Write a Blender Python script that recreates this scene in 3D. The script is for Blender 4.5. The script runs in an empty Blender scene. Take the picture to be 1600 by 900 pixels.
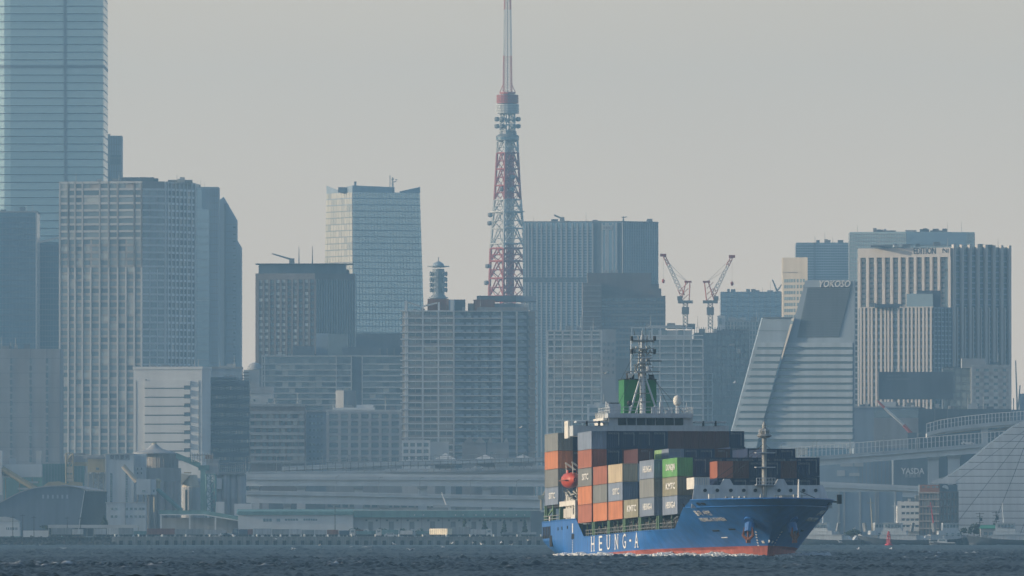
import bpy, bmesh, math, random
import numpy as np
from mathutils import Vector, Matrix, Euler
random.seed(7)
S = bpy.context.scene
COL = S.collection
# ---------------------------------------------------------------- camera
FPX = 17778.0            # focal length in photo pixels (1600 wide): 400 mm on a 36 mm sensor
CAMZ, HOR = 3.7, 834.0   # eye height over the water, horizon row
PIT = math.atan((HOR - 450) / FPX)
cd = bpy.data.cameras.new('camera')
cd.lens = 400; cd.sensor_width = 36; cd.clip_start = 1; cd.clip_end = 40000
cam = bpy.data.objects.new('camera', cd); COL.objects.link(cam)
cam.location = (0, 0, CAMZ); cam.rotation_euler = (math.pi / 2 + PIT, 0, 0)
S.camera = cam
# ---------------------------------------------------------------- sky, sun, exposure
SUN_EL, SUN_BACK = math.radians(13), math.radians(-3)   # low sun from the left
w = bpy.data.worlds.new('World'); S.world = w; w.use_nodes = True
nt = w.node_tree; nt.nodes.clear()
sky = nt.nodes.new('ShaderNodeTexSky'); sky.sky_type = 'NISHITA'; sky.sun_disc = False
sky.sun_elevation = SUN_EL
sky.sun_rotation = math.radians(-90) + SUN_BACK
sky.air_density = 1.0; sky.dust_density = 2.2; sky.ozone_density = 2.0
bg = nt.nodes.new('ShaderNodeBackground'); bg.inputs['Strength'].default_value = 0.09
# the murk of a hazy afternoon: the sky greys out evenly towards the horizon, all the way round
hs = nt.nodes.new('ShaderNodeMix'); hs.data_type = 'RGBA'
tc = nt.nodes.new('ShaderNodeTexCoord'); sx = nt.nodes.new('ShaderNodeSeparateXYZ'); nt.links.new(tc.outputs['Generated'], sx.inputs[0])
mr = nt.nodes.new('ShaderNodeMapRange'); mr.interpolation_type = 'SMOOTHSTEP'; mr.inputs['From Min'].default_value = -.02; mr.inputs['From Max'].default_value = .16
mr.inputs['To Min'].default_value = .92; mr.inputs['To Max'].default_value = 0; nt.links.new(sx.outputs['Z'], mr.inputs['Value'])
nt.links.new(mr.outputs[0], hs.inputs[0]); hs.inputs[7].default_value = (7.5, 5.85, 4.3, 1)
nz = nt.nodes.new('ShaderNodeTexNoise'); nz.inputs['Scale'].default_value = 9; nz.inputs['Detail'].default_value = 3; nt.links.new(tc.outputs['Generated'], nz.inputs['Vector'])   # faint unevenness of the smog
nr = nt.nodes.new('ShaderNodeMapRange'); nr.inputs['From Min'].default_value = .3; nr.inputs['From Max'].default_value = .7; nr.inputs['To Min'].default_value = .95; nr.inputs['To Max'].default_value = 1.05; nt.links.new(nz.outputs['Fac'], nr.inputs['Value'])
nv = nt.nodes.new('ShaderNodeHueSaturation'); nv.inputs['Saturation'].default_value = .93; nt.links.new(nr.outputs[0], nv.inputs['Value'])
out = nt.nodes.new('ShaderNodeOutputWorld')
nt.links.new(sky.outputs[0], hs.inputs[6]); nt.links.new(hs.outputs[2], nv.inputs['Color']); nt.links.new(nv.outputs[0], bg.inputs[0]); nt.links.new(bg.outputs[0], out.inputs[0])
sl = bpy.data.lights.new('sun', 'SUN'); sl.energy = 2.0; sl.angle = math.radians(0.5); sl.color = (1.0, .80, .58)
sun = bpy.data.objects.new('sun', sl); COL.objects.link(sun)
sdir = Vector((-math.cos(SUN_EL) * math.cos(SUN_BACK), math.cos(SUN_EL) * math.sin(SUN_BACK), math.sin(SUN_EL)))
sun.location = (-3000, 0, 3000)
sun.rotation_euler = sdir.to_track_quat('Z', 'Y').to_euler()
S.view_settings.view_transform = 'Standard'; S.view_settings.look = 'None'
S.view_settings.exposure = 0.96; S.view_settings.gamma = 1.0; S.view_settings.use_curve_mapping = False
S.cycles.use_denoising = True; S.cycles.denoiser = 'OPENIMAGEDENOISE'; S.cycles.denoising_input_passes = 'RGB_ALBEDO_NORMAL'; S.cycles.denoising_prefilter = 'ACCURATE'
S.cycles.max_bounces = 4; S.cycles.diffuse_bounces = 2; S.cycles.glossy_bounces = 2; S.cycles.volume_bounces = 0
S.cycles.transmission_bounces = 2; S.cycles.transparent_max_bounces = 6
S.cycles.use_adaptive_sampling = False
S.cycles.caustics_reflective = False; S.cycles.caustics_refractive = False
# ---------------------------------------------------------------- photo geometry -> places in the world
_c, _s = math.cos(PIT), math.sin(PIT)
def at(px, py, D):
    v = (450 - py) / FPX
    t = D / (_c - v * _s)
    return Vector(((px - 800) / FPX * t, D, CAMZ + t * (_s + v * _c)))
def WX(px, D): return (px - 800) / FPX * D
def WZ(py, D): return at(800, py, D).z
GZ = 2.5                 # level of the quay and the city behind it
# ---------------------------------------------------------------- haze
HAZE_DENSITY = 1.08e-4
def make_haze():
    x0, x1, y0, y1, z0, z1 = -6500, 6500, -2000, 9000, -2.0, 372
    v = [(x, y, z) for z in (z0, z1) for y in (y0, y1) for x in (x0, x1)]
    f = [(0, 2, 3, 1), (4, 5, 7, 6), (0, 1, 5, 4), (2, 6, 7, 3), (0, 4, 6, 2), (1, 3, 7, 5)]
    me = bpy.data.meshes.new('haze'); me.from_pydata(v, [], f)
    o = bpy.data.objects.new('haze', me); COL.objects.link(o); o['kind'] = 'stuff'
    m = bpy.data.materials.new('haze'); m.use_nodes = True
    n = m.node_tree; n.nodes.clear()
    pv = n.nodes.new('ShaderNodeVolumePrincipled'); mo = n.nodes.new('ShaderNodeOutputMaterial')
    pv.inputs['Color'].default_value = (.37, .70, 1.0, 1); pv.inputs['Density'].default_value = HAZE_DENSITY
    pv.inputs['Anisotropy'].default_value = 0.2
    n.links.new(pv.outputs[0], mo.inputs['Volume'])
    me.materials.append(m)
make_haze()
# ---------------------------------------------------------------- mesh helpers
class MB:
    def __init__(s): s.v = []; s.f = []; s.m = []
    def quad(s, *p, mi=0):
        n = len(s.v); s.v.extend(tuple(q) for q in p); s.f.append(tuple(range(n, n + len(p)))); s.m.append(mi); return s
    def ob(s, p, u, v, w, mi=0):
        p, u, v, w = Vector(p), Vector(u), Vector(v), Vector(w); n = len(s.v)
        s.v.extend(tuple(q) for q in (p, p + u, p + u + v, p + v, p + w, p + u + w, p + u + v + w, p + v + w))
        F = ((0, 3, 2, 1), (4, 5, 6, 7), (0, 1, 5, 4), (1, 2, 6, 5), (2, 3, 7, 6), (3, 0, 4, 7))
        if u.cross(v).dot(w) < 0: F = tuple(tuple(reversed(q)) for q in F)
        s.f.extend(tuple(n + i for i in q) for q in F); s.m.extend([mi] * 6); return s
    def bx(s, x0, x1, y0, y1, z0, z1, mi=0): return s.ob((x0, y0, z0), (x1 - x0, 0, 0), (0, y1 - y0, 0), (0, 0, z1 - z0), mi)
    def tube(s, a, b, r, r2=None, n=6, mi=0, caps=True):
        a, b = Vector(a), Vector(b); r2 = r if r2 is None else r2
        d = (b - a).normalized(); h = Vector((0, 0, 1)) if abs(d.z) < .9 else Vector((1, 0, 0))
        u = d.cross(h).normalized(); w = d.cross(u); k = len(s.v)
        for c, q in ((a, r), (b, r2)):
            for i in range(n):
                t = 2 * math.pi * i / n; s.v.append(tuple(c + u * (q * math.cos(t)) + w * (q * math.sin(t))))
        for i in range(n):
            j = (i + 1) % n; s.f.append((k + i, k + j, k + n + j, k + n + i)); s.m.append(mi)
        if caps:
            s.f.append(tuple(k + i for i in reversed(range(n)))); s.f.append(tuple(k + n + i for i in range(n))); s.m.extend((mi, mi))
        return s
    def prism(s, poly, z0, z1, mi=0, top=None):
        n = len(poly); k = len(s.v); top = top or poly
        s.v.extend((p[0], p[1], z0) for p in poly); s.v.extend((p[0], p[1], z1) for p in top)
        for i in range(n):
            j = (i + 1) % n; s.f.append((k + i, k + j, k + n + j, k + n + i)); s.m.append(mi)
        s.f.append(tuple(k + i for i in reversed(range(n)))); s.f.append(tuple(k + n + i for i in range(n))); s.m.extend((mi, mi)); return s
    def ext(s, poly, d, mi=0):          # polygon of 3-D points pushed along d
        n = len(poly); k = len(s.v); d = Vector(d); poly = [Vector(p) for p in poly]
        s.v.extend(tuple(p) for p in poly); s.v.extend(tuple(p + d) for p in poly)
        for i in range(n):
            j = (i + 1) % n; s.f.append((k + i, k + j, k + n + j, k + n + i)); s.m.append(mi)
        s.f.append(tuple(k + i for i in reversed(range(n)))); s.f.append(tuple(k + n + i for i in range(n))); s.m.extend((mi, mi)); return s
    def lathe(s, prof, n=16, c=(0, 0, 0), mi=0, sx=1, sy=1):   # prof: (r, z)
        k = len(s.v)
        for r, z in prof:
            for i in range(n):
                t = 2 * math.pi * i / n; s.v.append((c[0] + sx * r * math.cos(t), c[1] + sy * r * math.sin(t), c[2] + z))
        for a in range(len(prof) - 1):
            for i in range(n):
                j = (i + 1) % n; s.f.append((k + a * n + i, k + a * n + j, k + (a + 1) * n + j, k + (a + 1) * n + i)); s.m.append(mi)
        s.f.append(tuple(k + i for i in reversed(range(n)))); q = k + (len(prof) - 1) * n
        s.f.append(tuple(q + i for i in range(n))); s.m.extend((mi, mi)); return s
    def mesh(s, name, mats, smooth=False, fix=False):
        me = bpy.data.meshes.new(name); me.from_pydata(s.v, [], s.f)
        for m in (mats if isinstance(mats, (list, tuple)) else [mats]): me.materials.append(m)
        if any(s.m): me.polygons.foreach_set('material_index', s.m)
        if fix:
            b = bmesh.new(); b.from_mesh(me); bmesh.ops.remove_doubles(b, verts=b.verts, dist=1e-4); bmesh.ops.recalc_face_normals(b, faces=b.faces); b.to_mesh(me); b.free()
        if smooth: me.polygons.foreach_set('use_smooth', [True] * len(me.polygons))
        return me
    def build(s, name, mats, parent=None, loc=None, rot=None, smooth=False, fix=False, kind=None):
        o = link(name, s.mesh(name, mats, smooth, fix), parent, loc, rot)
        if kind: o['kind'] = kind
        return o
def link(name, me, parent=None, loc=None, rot=None):
    o = bpy.data.objects.new(name, me); COL.objects.link(o)
    if parent is not None: o.parent = parent
    if loc is not None: o.location = loc
    if rot is not None: o.rotation_euler = rot
    return o
def tag(o, label, cat, group=None):
    o['label'] = label; o['category'] = cat
    if group: o['group'] = group
    return o
def thing(name, label, cat, loc=(0, 0, 0), rz=0, group=None):
    o = link(name, None, None, loc, (0, 0, rz)); o.empty_display_size = 1
    return tag(o, label, cat, group)
ORD = ['first', 'second', 'third', 'fourth', 'fifth', 'sixth', 'seventh', 'eighth', 'ninth', 'tenth', 'eleventh', 'twelfth', 'thirteenth', 'fourteenth', 'fifteenth',
       'sixteenth', 'seventeenth', 'eighteenth', 'nineteenth', 'twentieth']
def copy_tree(o, parent=None):
    c = o.copy(); COL.objects.link(c)
    if parent is not None: c.parent = parent
    for ch in list(o.children): copy_tree(ch, c)
    return c
def text_mesh(txt, size, depth=.05, sx=1.0, spacing=1.0, bold=0.0):
    cu = bpy.data.curves.new('lettering', 'FONT'); cu.body = txt; cu.size = size; cu.extrude = depth; cu.align_x = 'CENTER'; cu.align_y = 'CENTER'
    cu.space_character = spacing; cu.offset = bold; cu.resolution_u = 2
    t = bpy.data.objects.new('lettering', cu); COL.objects.link(t)
    dg = bpy.context.evaluated_depsgraph_get()
    me = bpy.data.meshes.new_from_object(t.evaluated_get(dg))
    bpy.data.objects.remove(t)
    if sx != 1: me.transform(Matrix.Diagonal((sx, 1, 1, 1)))
    return me
def lettering(txt, size, mat, parent, loc, rot, name='lettering', **k):
    me = text_mesh(txt, size, **k); me.materials.clear(); me.materials.append(mat)
    return link(name, me, parent, loc, rot)
# ---------------------------------------------------------------- materials
def _nodes(name):
    m = bpy.data.materials.new(name); m.use_nodes = True; n = m.node_tree
    return m, n, n.nodes['Principled BSDF']
def _rgb(c): return tuple(c) + (1,) if len(c) == 3 else tuple(c)
def mat(name, col, rough=.75, metal=0.0, var=.14, scale=.15, streak=.12, spec=.35, bump=0.0, bscale=2.0, rnd=0.0, rust=0.0):
    """painted or mineral surface: base colour with mottling, vertical weather streaks and optional relief"""
    m, n, p = _nodes(name); N = n.nodes.new; L = n.links.new
    geo = N('ShaderNodeNewGeometry')
    a = N('ShaderNodeTexNoise'); a.inputs['Scale'].default_value = scale; a.inputs['Detail'].default_value = 4
    L(geo.outputs['Position'], a.inputs['Vector'])
    mp = N('ShaderNodeMapping'); mp.inputs['Scale'].default_value = (scale * 6, scale * 6, scale * .35); L(geo.outputs['Position'], mp.inputs['Vector'])
    b = N('ShaderNodeTexNoise'); b.inputs['Scale'].default_value = 1; b.inputs['Detail'].default_value = 3; L(mp.outputs[0], b.inputs['Vector'])
    def rng(src, amt):
        r = N('ShaderNodeMapRange'); r.inputs['From Min'].default_value = .3; r.inputs['From Max'].default_value = .7
        r.inputs['To Min'].default_value = 1 - amt; r.inputs['To Max'].default_value = 1 + amt; L(src, r.inputs['Value']); return r.outputs[0]
    mu = N('ShaderNodeMath'); mu.operation = 'MULTIPLY'; L(rng(a.outputs['Fac'], var), mu.inputs[0]); L(rng(b.outputs['Fac'], streak), mu.inputs[1])
    val = mu.outputs[0]
    if rnd:
        oi = N('ShaderNodeObjectInfo'); r = N('ShaderNodeMapRange'); r.inputs['To Min'].default_value = 1 - rnd; r.inputs['To Max'].default_value = 1 + rnd
        L(oi.outputs['Random'], r.inputs['Value']); m2 = N('ShaderNodeMath'); m2.operation = 'MULTIPLY'; L(val, m2.inputs[0]); L(r.outputs[0], m2.inputs[1]); val = m2.outputs[0]
    hs = N('ShaderNodeHueSaturation'); hs.inputs['Color'].default_value = _rgb(col); L(val, hs.inputs['Value'])
    if rust:        # runs and patches of rust
        mq = N('ShaderNodeMapping'); mq.inputs['Scale'].default_value = (1.1, 1.1, .16); L(geo.outputs['Position'], mq.inputs['Vector'])
        q = N('ShaderNodeTexNoise'); q.inputs['Scale'].default_value = 1; q.inputs['Detail'].default_value = 5; q.inputs['Roughness'].default_value = .65; L(mq.outputs[0], q.inputs['Vector'])
        rm = N('ShaderNodeMapRange'); rm.inputs['From Min'].default_value = .56; rm.inputs['From Max'].default_value = .74; rm.inputs['To Max'].default_value = rust; L(q.outputs['Fac'], rm.inputs['Value'])
        mx = N('ShaderNodeMix'); mx.data_type = 'RGBA'; mx.inputs[7].default_value = (.15, .075, .05, 1); L(rm.outputs[0], mx.inputs[0]); L(hs.outputs[0], mx.inputs[6]); L(mx.outputs[2], p.inputs['Base Color'])
    else: L(hs.outputs[0], p.inputs['Base Color'])
    p.inputs['Roughness'].default_value = rough; p.inputs['Metallic'].default_value = metal; p.inputs['Specular IOR Level'].default_value = spec
    if bump:
        c = N('ShaderNodeTexNoise'); c.inputs['Scale'].default_value = bscale; L(geo.outputs['Position'], c.inputs['Vector'])
        bu = N('ShaderNodeBump'); bu.inputs['Strength'].default_value = bump; bu.inputs['Distance'].default_value = .2; L(c.outputs['Fac'], bu.inputs['Height']); L(bu.outputs[0], p.inputs['Normal'])
    return m
def glass(name, cols, rough=.18, metal=.35, spec=.6):
    """window panes and curtain wall: each pane (object or mesh island) draws its own shade from COLS"""
    m, n, p = _nodes(name); N = n.nodes.new; L = n.links.new
    oi = N('ShaderNodeObjectInfo'); geo = N('ShaderNodeNewGeometry')
    ad = N('ShaderNodeMath'); ad.operation = 'ADD'; L(oi.outputs['Random'], ad.inputs[0]); L(geo.outputs['Random Per Island'], ad.inputs[1])
    fr = N('ShaderNodeMath'); fr.operation = 'FRACT'; L(ad.outputs[0], fr.inputs[0])
    cr = N('ShaderNodeValToRGB'); cr.color_ramp.interpolation = 'LINEAR'
    e = cr.color_ramp.elements
    while len(e) < len(cols): e.new(.5)
    for i, c in enumerate(cols): e[i].position = i / (len(cols) - 1); e[i].color = _rgb(c)
    L(fr.outputs[0], cr.inputs[0]); L(cr.outputs[0], p.inputs['Base Color'])
    p.inputs['Roughness'].default_value = rough; p.inputs['Metallic'].default_value = metal; p.inputs['Specular IOR Level'].default_value = spec
    ns = N('ShaderNodeTexNoise'); ns.inputs['Scale'].default_value = .35; L(geo.outputs['Position'], ns.inputs['Vector'])
    bu = N('ShaderNodeBump'); bu.inputs['Strength'].default_value = .25; bu.inputs['Distance'].default_value = .15; L(ns.outputs['Fac'], bu.inputs['Height']); L(bu.outputs[0], p.inputs['Normal'])
    return m
# ---------------------------------------------------------------- buildings: a run of visible faces, left to right, plus depth behind them
ALL_B = []
class Bld:
    """PX: photo columns of the corners, ANG: heading of each face in degrees (negative comes nearer to the right, positive recedes), D: distance of the nearest corner"""
    def __init__(s, name, label, cat, px, ang, top, D, depth=30, group=None, z0=GZ):
        k = lambda p: (p - 800) / FPX
        s.D, s.z0 = D, z0; piv = next((i for i, a in enumerate(ang) if a > 0), len(ang))
        V = {piv: (k(px[piv]) * D, D)}
        def step(o, a, p):
            dx, dy = math.cos(math.radians(a)), math.sin(math.radians(a)); t = (k(p) * o[1] - o[0]) / (dx - k(p) * dy); return (o[0] + dx * t, o[1] + dy * t)
        for i in range(piv, len(ang)): V[i + 1] = step(V[i], ang[i], px[i + 1])
        for i in range(piv - 1, -1, -1): V[i] = step(V[i + 1], ang[i], px[i])
        s.root = thing(name, label, cat, (V[piv][0], V[piv][1], z0), 0, group)
        s.v = [Vector((V[i][0] - V[piv][0], V[i][1] - V[piv][1])) for i in range(len(px))]
        s.wp = [Vector(V[i]) for i in range(len(px))]
        s.ang = [math.radians(a) for a in ang]; s.dir = [Vector((math.cos(a), math.sin(a))) for a in s.ang]; s.nor = [Vector((math.sin(a), -math.cos(a))) for a in s.ang]
        s.L = [(s.v[i + 1] - s.v[i]).length for i in range(len(ang))]
        s.back = [s.v[-1] + Vector((0, depth)), s.v[0] + Vector((0, depth))]
        s.H = s.Z(top); s.n = {}; s.cache = {}; s.k = k; ALL_B.append(s)
    def Z(s, py): return WZ(py, s.D) - s.z0
    def T(s, f, p): o, d, k = s.wp[f], s.dir[f], s.k(p); return (k * o[1] - o[0]) / (d.x - k * d.y)
    def P(s, f, t, z, o=0.0): q = s.v[f] + s.dir[f] * t + s.nor[f] * o; return Vector((q.x, q.y, z))
    def poly(s, grow=0.0):
        pts = s.v + s.back
        if not grow: return [tuple(p) for p in pts]
        c = sum(pts, Vector((0, 0))) / len(pts); return [tuple(p + (p - c).normalized() * grow) for p in pts]
    def body(s, m, name='wall', z0=0, z1=None, grow=0.0): return MB().prism(s.poly(grow), z0, s.H if z1 is None else z1).build(name, m, s.root)
    def roof(s, m, th=.8, name='roof', grow=.4): return MB().prism(s.poly(grow), s.H, s.H + th).build(name, m, s.root)
    def fbox(s, f, name, m, t0, t1, z0, z1, o0, o1):
        return MB().bx(0, t1 - t0, -o1, -o0, 0, z1 - z0).build(name, m, s.root, s.P(f, t0, z0), (0, 0, s.ang[f]))
    def pbox(s, f, name, m, p0, p1, y0, y1, o0=0, o1=.3): return s.fbox(f, name, m, s.T(f, p0), s.T(f, p1), s.Z(y1), s.Z(y0), o0, o1)     # by photo columns and rows
    def rbox(s, name, m, p0, p1, top, back=5, dep=10, z=None):          # a block on the roof, set back from the near corner
        D = s.D + back; x0, x1 = WX(p0, D) - s.wp[0][0] + s.v[0].x, WX(p1, D) - s.wp[0][0] + s.v[0].x
        return MB().bx(x0, x1, back, back + dep, s.H - .05 if z is None else z, WZ(top, D) - s.z0).build(name, m, s.root)
    def pcs(s, f, name, m, pos, w, h, o0, o1, cap=300, stuff=False):    # many alike pieces share one mesh; past CAP one joined field
        key = (name, round(w, 3), round(h, 3), o0, o1, m.name)
        if key not in s.cache: s.cache[key] = MB().bx(0, w, -o1, -o0, 0, h).mesh(name, m)
        rest = MB(); d = s.dir[f]; nn = s.nor[f]
        for t, z in pos:
            if not stuff and s.n.get(name, 0) < cap:
                s.n[name] = s.n.get(name, 0) + 1; link(name, s.cache[key], s.root, s.P(f, t, z), (0, 0, s.ang[f]))
            else: rest.ob(s.P(f, t, z, o0), (d.x * w, d.y * w, 0), (0, 0, h), (nn.x * (o1 - o0), nn.y * (o1 - o0), 0))
        if rest.f: rest.build(name + '_field', m, s.root, kind='stuff')
    def frame(s, f, edges, zs, colm, bandm, cw=.6, bh=.7, co=.5, bo=.3, pane=None, pm=.12, po=.06, stuff=False, colz=None, band=True, col=True, pc=300, bstuff=False):
        """columns at EDGES (metres along the face), floor bands at heights ZS, a pane in each bay"""
        z0, z1 = colz or (zs[0], zs[-1] + bh)
        if col: s.pcs(f, 'column', colm, [(e - cw / 2, z0) for e in edges], cw, z1 - z0, 0, co)
        if band: s.pcs(f, 'floor_band', bandm, [(edges[0], z) for z in zs], edges[-1] - edges[0], bh, 0, bo, stuff=bstuff)
        if pane:
            h = (zs[1] - zs[0]) - bh
            for e0, e1 in zip(edges, edges[1:]):
                s.pcs(f, 'window', pane, [(e0 + cw / 2 + pm, z + bh + .05) for z in reversed(zs[:-1])], e1 - e0 - cw - 2 * pm, h - .1, .0, po, stuff=stuff, cap=pc)
    def cols(s, f, *px): return [s.T(f, p) for p in px]
    def rows(s, y0, y1, n): return lin(s.Z(y0), s.Z(y1), n)
def lin(a, b, n): return [a + (b - a) * i / n for i in range(n + 1)]
# ---------------------------------------------------------------- water and land
def make_water():
    rows = [920.0]
    while rows[-1] < 3705: rows.append(rows[-1] + 0.75 + max(0, rows[-1] - 1250) * .0011)
    Y = np.array(rows); U = np.linspace(-.068, .068, 780)
    yy, uu = np.meshgrid(Y, U, indexing='ij'); xx = uu * yy
    rng = np.random.RandomState(3); h = np.zeros_like(xx)
    def octave(n, l0, l1, amp, sharp, spread):
        out = np.zeros_like(xx)
        for i in range(n):
            lam = l0 * (l1 / l0) ** rng.rand(); th = math.radians(-62) + rng.randn() * spread
            k = 2 * math.pi / lam; ph = rng.rand() * 6.283
            s = np.sin(k * (xx * math.cos(th) + yy * math.sin(th)) + ph)
            out += s if not sharp else (1 - np.abs(s)) * 2 - .73
        return out * amp / math.sqrt(n)
    h += octave(6, 22, 48, .16, False, .35)
    h += octave(10, 7, 18, .17, False, .6)
    h += octave(9, 3.5, 8, .17, True, .8)
    h += octave(9, 1.5, 3.5, .12, True, 1.1)
    gust = .75 + .35 * np.sin(xx * .021 + yy * .006 + 1.3) * np.sin(yy * .011 - xx * .008)
    h *= gust
    h *= np.clip((3700 - yy) / 400, .35, 1)
    co = np.stack([xx, yy, h], -1).reshape(-1, 3)
    nr, nc = xx.shape
    a = (np.arange(nr - 1)[:, None] * nc + np.arange(nc - 1)[None, :]).ravel()
    F = np.stack([a, a + 1, a + nc + 1, a + nc], -1)
    # the flat sheet that carries the bay on to the horizon on every side
    nv = len(co); B = 5900; z = -.75
    co = np.concatenate([co, [[-B, -1500, z], [B, -1500, z], [B, 3712, z], [-B, 3712, z]]])
    F = np.concatenate([F, [[nv, nv + 1, nv + 2, nv + 3]]])
    me = bpy.data.meshes.new('water'); me.vertices.add(len(co)); me.vertices.foreach_set('co', co.astype('f').ravel())
    me.loops.add(F.size); me.loops.foreach_set('vertex_index', F.astype('i').ravel())
    me.polygons.add(len(F)); me.polygons.foreach_set('loop_start', np.arange(0, F.size, 4, dtype='i')); me.polygons.foreach_set('loop_total', np.full(len(F), 4, dtype='i'))
    me.polygons.foreach_set('use_smooth', [True] * len(F)); me.update(calc_edges=True)
    m, n, p = _nodes('sea_water'); N = n.nodes.new; L = n.links.new
    geo = N('ShaderNodeNewGeometry'); sp = N('ShaderNodeSeparateXYZ'); L(geo.outputs['Position'], sp.inputs[0])
    b1 = N('ShaderNodeTexNoise'); b1.inputs['Scale'].default_value = 1.3; b1.inputs['Detail'].default_value = 4; b1.inputs['Roughness'].default_value = .6; L(geo.outputs['Position'], b1.inputs['Vector'])
    bu = N('ShaderNodeBump'); bu.inputs['Strength'].default_value = .6; bu.inputs['Distance'].default_value = .15; L(b1.outputs['Fac'], bu.inputs['Height']); L(bu.outputs[0], p.inputs['Normal'])
    fo = N('ShaderNodeTexNoise'); fo.inputs['Scale'].default_value = .28; fo.inputs['Detail'].default_value = 5; L(geo.outputs['Position'], fo.inputs['Vector'])
    m1 = N('ShaderNodeMapRange'); m1.inputs['From Min'].default_value = .34; m1.inputs['From Max'].default_value = .62; L(sp.outputs['Z'], m1.inputs['Value'])
    m2 = N('ShaderNodeMapRange'); m2.inputs['From Min'].default_value = .56; m2.inputs['From Max'].default_value = .66; L(fo.outputs['Fac'], m2.inputs['Value'])
    mu = N('ShaderNodeMath'); mu.operation = 'MULTIPLY'; L(m1.outputs[0], mu.inputs[0]); L(m2.outputs[0], mu.inputs[1])
    mx = N('ShaderNodeMix'); mx.data_type = 'RGBA'; mx.inputs[6].default_value = (.014, .021, .025, 1); mx.inputs[7].default_value = (.55, .58, .6, 1); L(mu.outputs[0], mx.inputs[0])
    L(mx.outputs[2], p.inputs['Base Color'])
    rr = N('ShaderNodeMapRange'); rr.inputs['To Min'].default_value = .33; rr.inputs['To Max'].default_value = .8; L(mu.outputs[0], rr.inputs['Value']); L(rr.outputs[0], p.inputs['Roughness'])
    p.inputs['IOR'].default_value = 1.33; p.inputs['Specular IOR Level'].default_value = .10
    me.materials.append(m)
    o = link('water', me); o['kind'] = 'structure'
make_water()
m_asphalt = mat('asphalt_ground', (.06, .06, .058), .9, scale=.05)
o = MB().quad((-5900, 3702, GZ), (5900, 3702, GZ), (5900, 8800, GZ), (-5900, 8800, GZ)).build('ground', m_asphalt); o['kind'] = 'structure'
# ---------------------------------------------------------------- paints shared by the ship and the shore
m_hull = mat('blue_hull_paint', (.023, .135, .40), .42, var=.12, scale=.10, streak=.16, spec=.45, rust=.35, bump=.35, bscale=.5)
m_boot = mat('red_boot_topping', (.33, .085, .062), .6, var=.25, scale=.3, streak=.25, rust=.5)
m_white = mat('white_ship_paint', (.70, .68, .62), .55, var=.06, scale=.3, streak=.1, rust=.25)
m_offw = mat('grey_white_paint', (.48, .52, .55), .6, var=.06, scale=.3, streak=.12, rust=.25)
m_deckgreen = mat('green_steel', (.12, .21, .12), .65, var=.15, scale=.4)
m_dark = mat('dark_steel', (.03, .032, .035), .7, var=.2, scale=.5)
m_lashing = mat('galvanised_steel', (.30, .31, .30), .55, metal=.3, var=.2, scale=1.0)
m_green = mat('funnel_green', (.02, .17, .045), .5, var=.06, scale=.3)
m_black = mat('black_paint', (.012, .012, .014), .6)
m_wglass = glass('wheelhouse_glass', [(.004, .006, .009), (.010, .013, .018)], .35, 0, .15)
m_orange = mat('lifeboat_orange', (.48, .075, .04), .42, var=.06, scale=.5)
m_rust = mat('rusty_iron', (.20, .075, .04), .8, var=.25, scale=1.5)
m_letter = mat('white_lettering_paint', (.75, .75, .72), .6, var=.08, scale=.5)
# ---------------------------------------------------------------- city materials: facade colours lightened to add to the haze
m_conc = mat('weathered_concrete', (.36, .37, .375), .85, scale=.05)
m_conc_l = mat('light_concrete', (.52, .53, .52), .8, scale=.05, streak=.08)
m_white_w = mat('white_wall_panel', (.68, .69, .68), .7, var=.05, scale=.06, streak=.06)
m_whitefr = mat('white_frame', (.46, .47, .47), .6, var=.05, scale=.1, streak=.05)
m_brown = mat('brown_tile', (.21, .19, .185), .75, var=.12, scale=.08)
m_brick = mat('brick_red_tile', (.24, .12, .09), .8, var=.15, scale=.2)
m_dkwall = mat('dark_grey_cladding', (.14, .175, .21), .6, var=.12, scale=.06)
m_blwall = mat('blue_grey_cladding', (.30, .37, .43), .6, var=.08, scale=.05)
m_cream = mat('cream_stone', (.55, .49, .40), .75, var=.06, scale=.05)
m_steel = mat('steel_grey', (.25, .27, .28), .55, metal=.2, var=.1, scale=.2)
m_roofd = mat('dark_roof', (.09, .09, .09), .85)
m_teal = mat('teal_roof_paint', (.16, .29, .28), .65, var=.12, scale=.1, streak=.15)
m_tan = mat('tan_steel', (.42, .37, .25), .65, var=.12, scale=.2)
m_purl = mat('purlin_brown', (.31, .30, .29), .8, var=.15, scale=.1)
g_blue = glass('blue_curtain_wall', [(.26, .38, .48), (.32, .44, .53), (.28, .40, .50)], .2, .65)
g_teal = glass('teal_curtain_wall', [(.48, .58, .60), (.56, .66, .67), (.51, .62, .64)], .22, .7)
g_navy = glass('navy_curtain_wall', [(.11, .20, .29), (.15, .25, .34), (.12, .21, .30)], .22, .5)
g_dark = glass('dark_windows', [(.14, .20, .25), (.20, .27, .32), (.15, .21, .26), (.26, .33, .37)], .2, .45)
g_mix = glass('mixed_windows', [(.09, .13, .17), (.19, .25, .29), (.28, .33, .36), (.12, .17, .21), (.24, .29, .32), (.50, .52, .50)], .2, .4)
g_grey = glass('grey_windows', [(.22, .28, .31), (.30, .36, .39), (.18, .24, .27)], .25, .4)
RB = random.Random(11)
def rooftop(b, items):      # plant rooms and boxes: (material, px0, px1, top row, depth back)
    for m_, p0, p1, y, bk in items: b.rbox('plant_room', m_, p0, p1, y, bk, 8)
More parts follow.
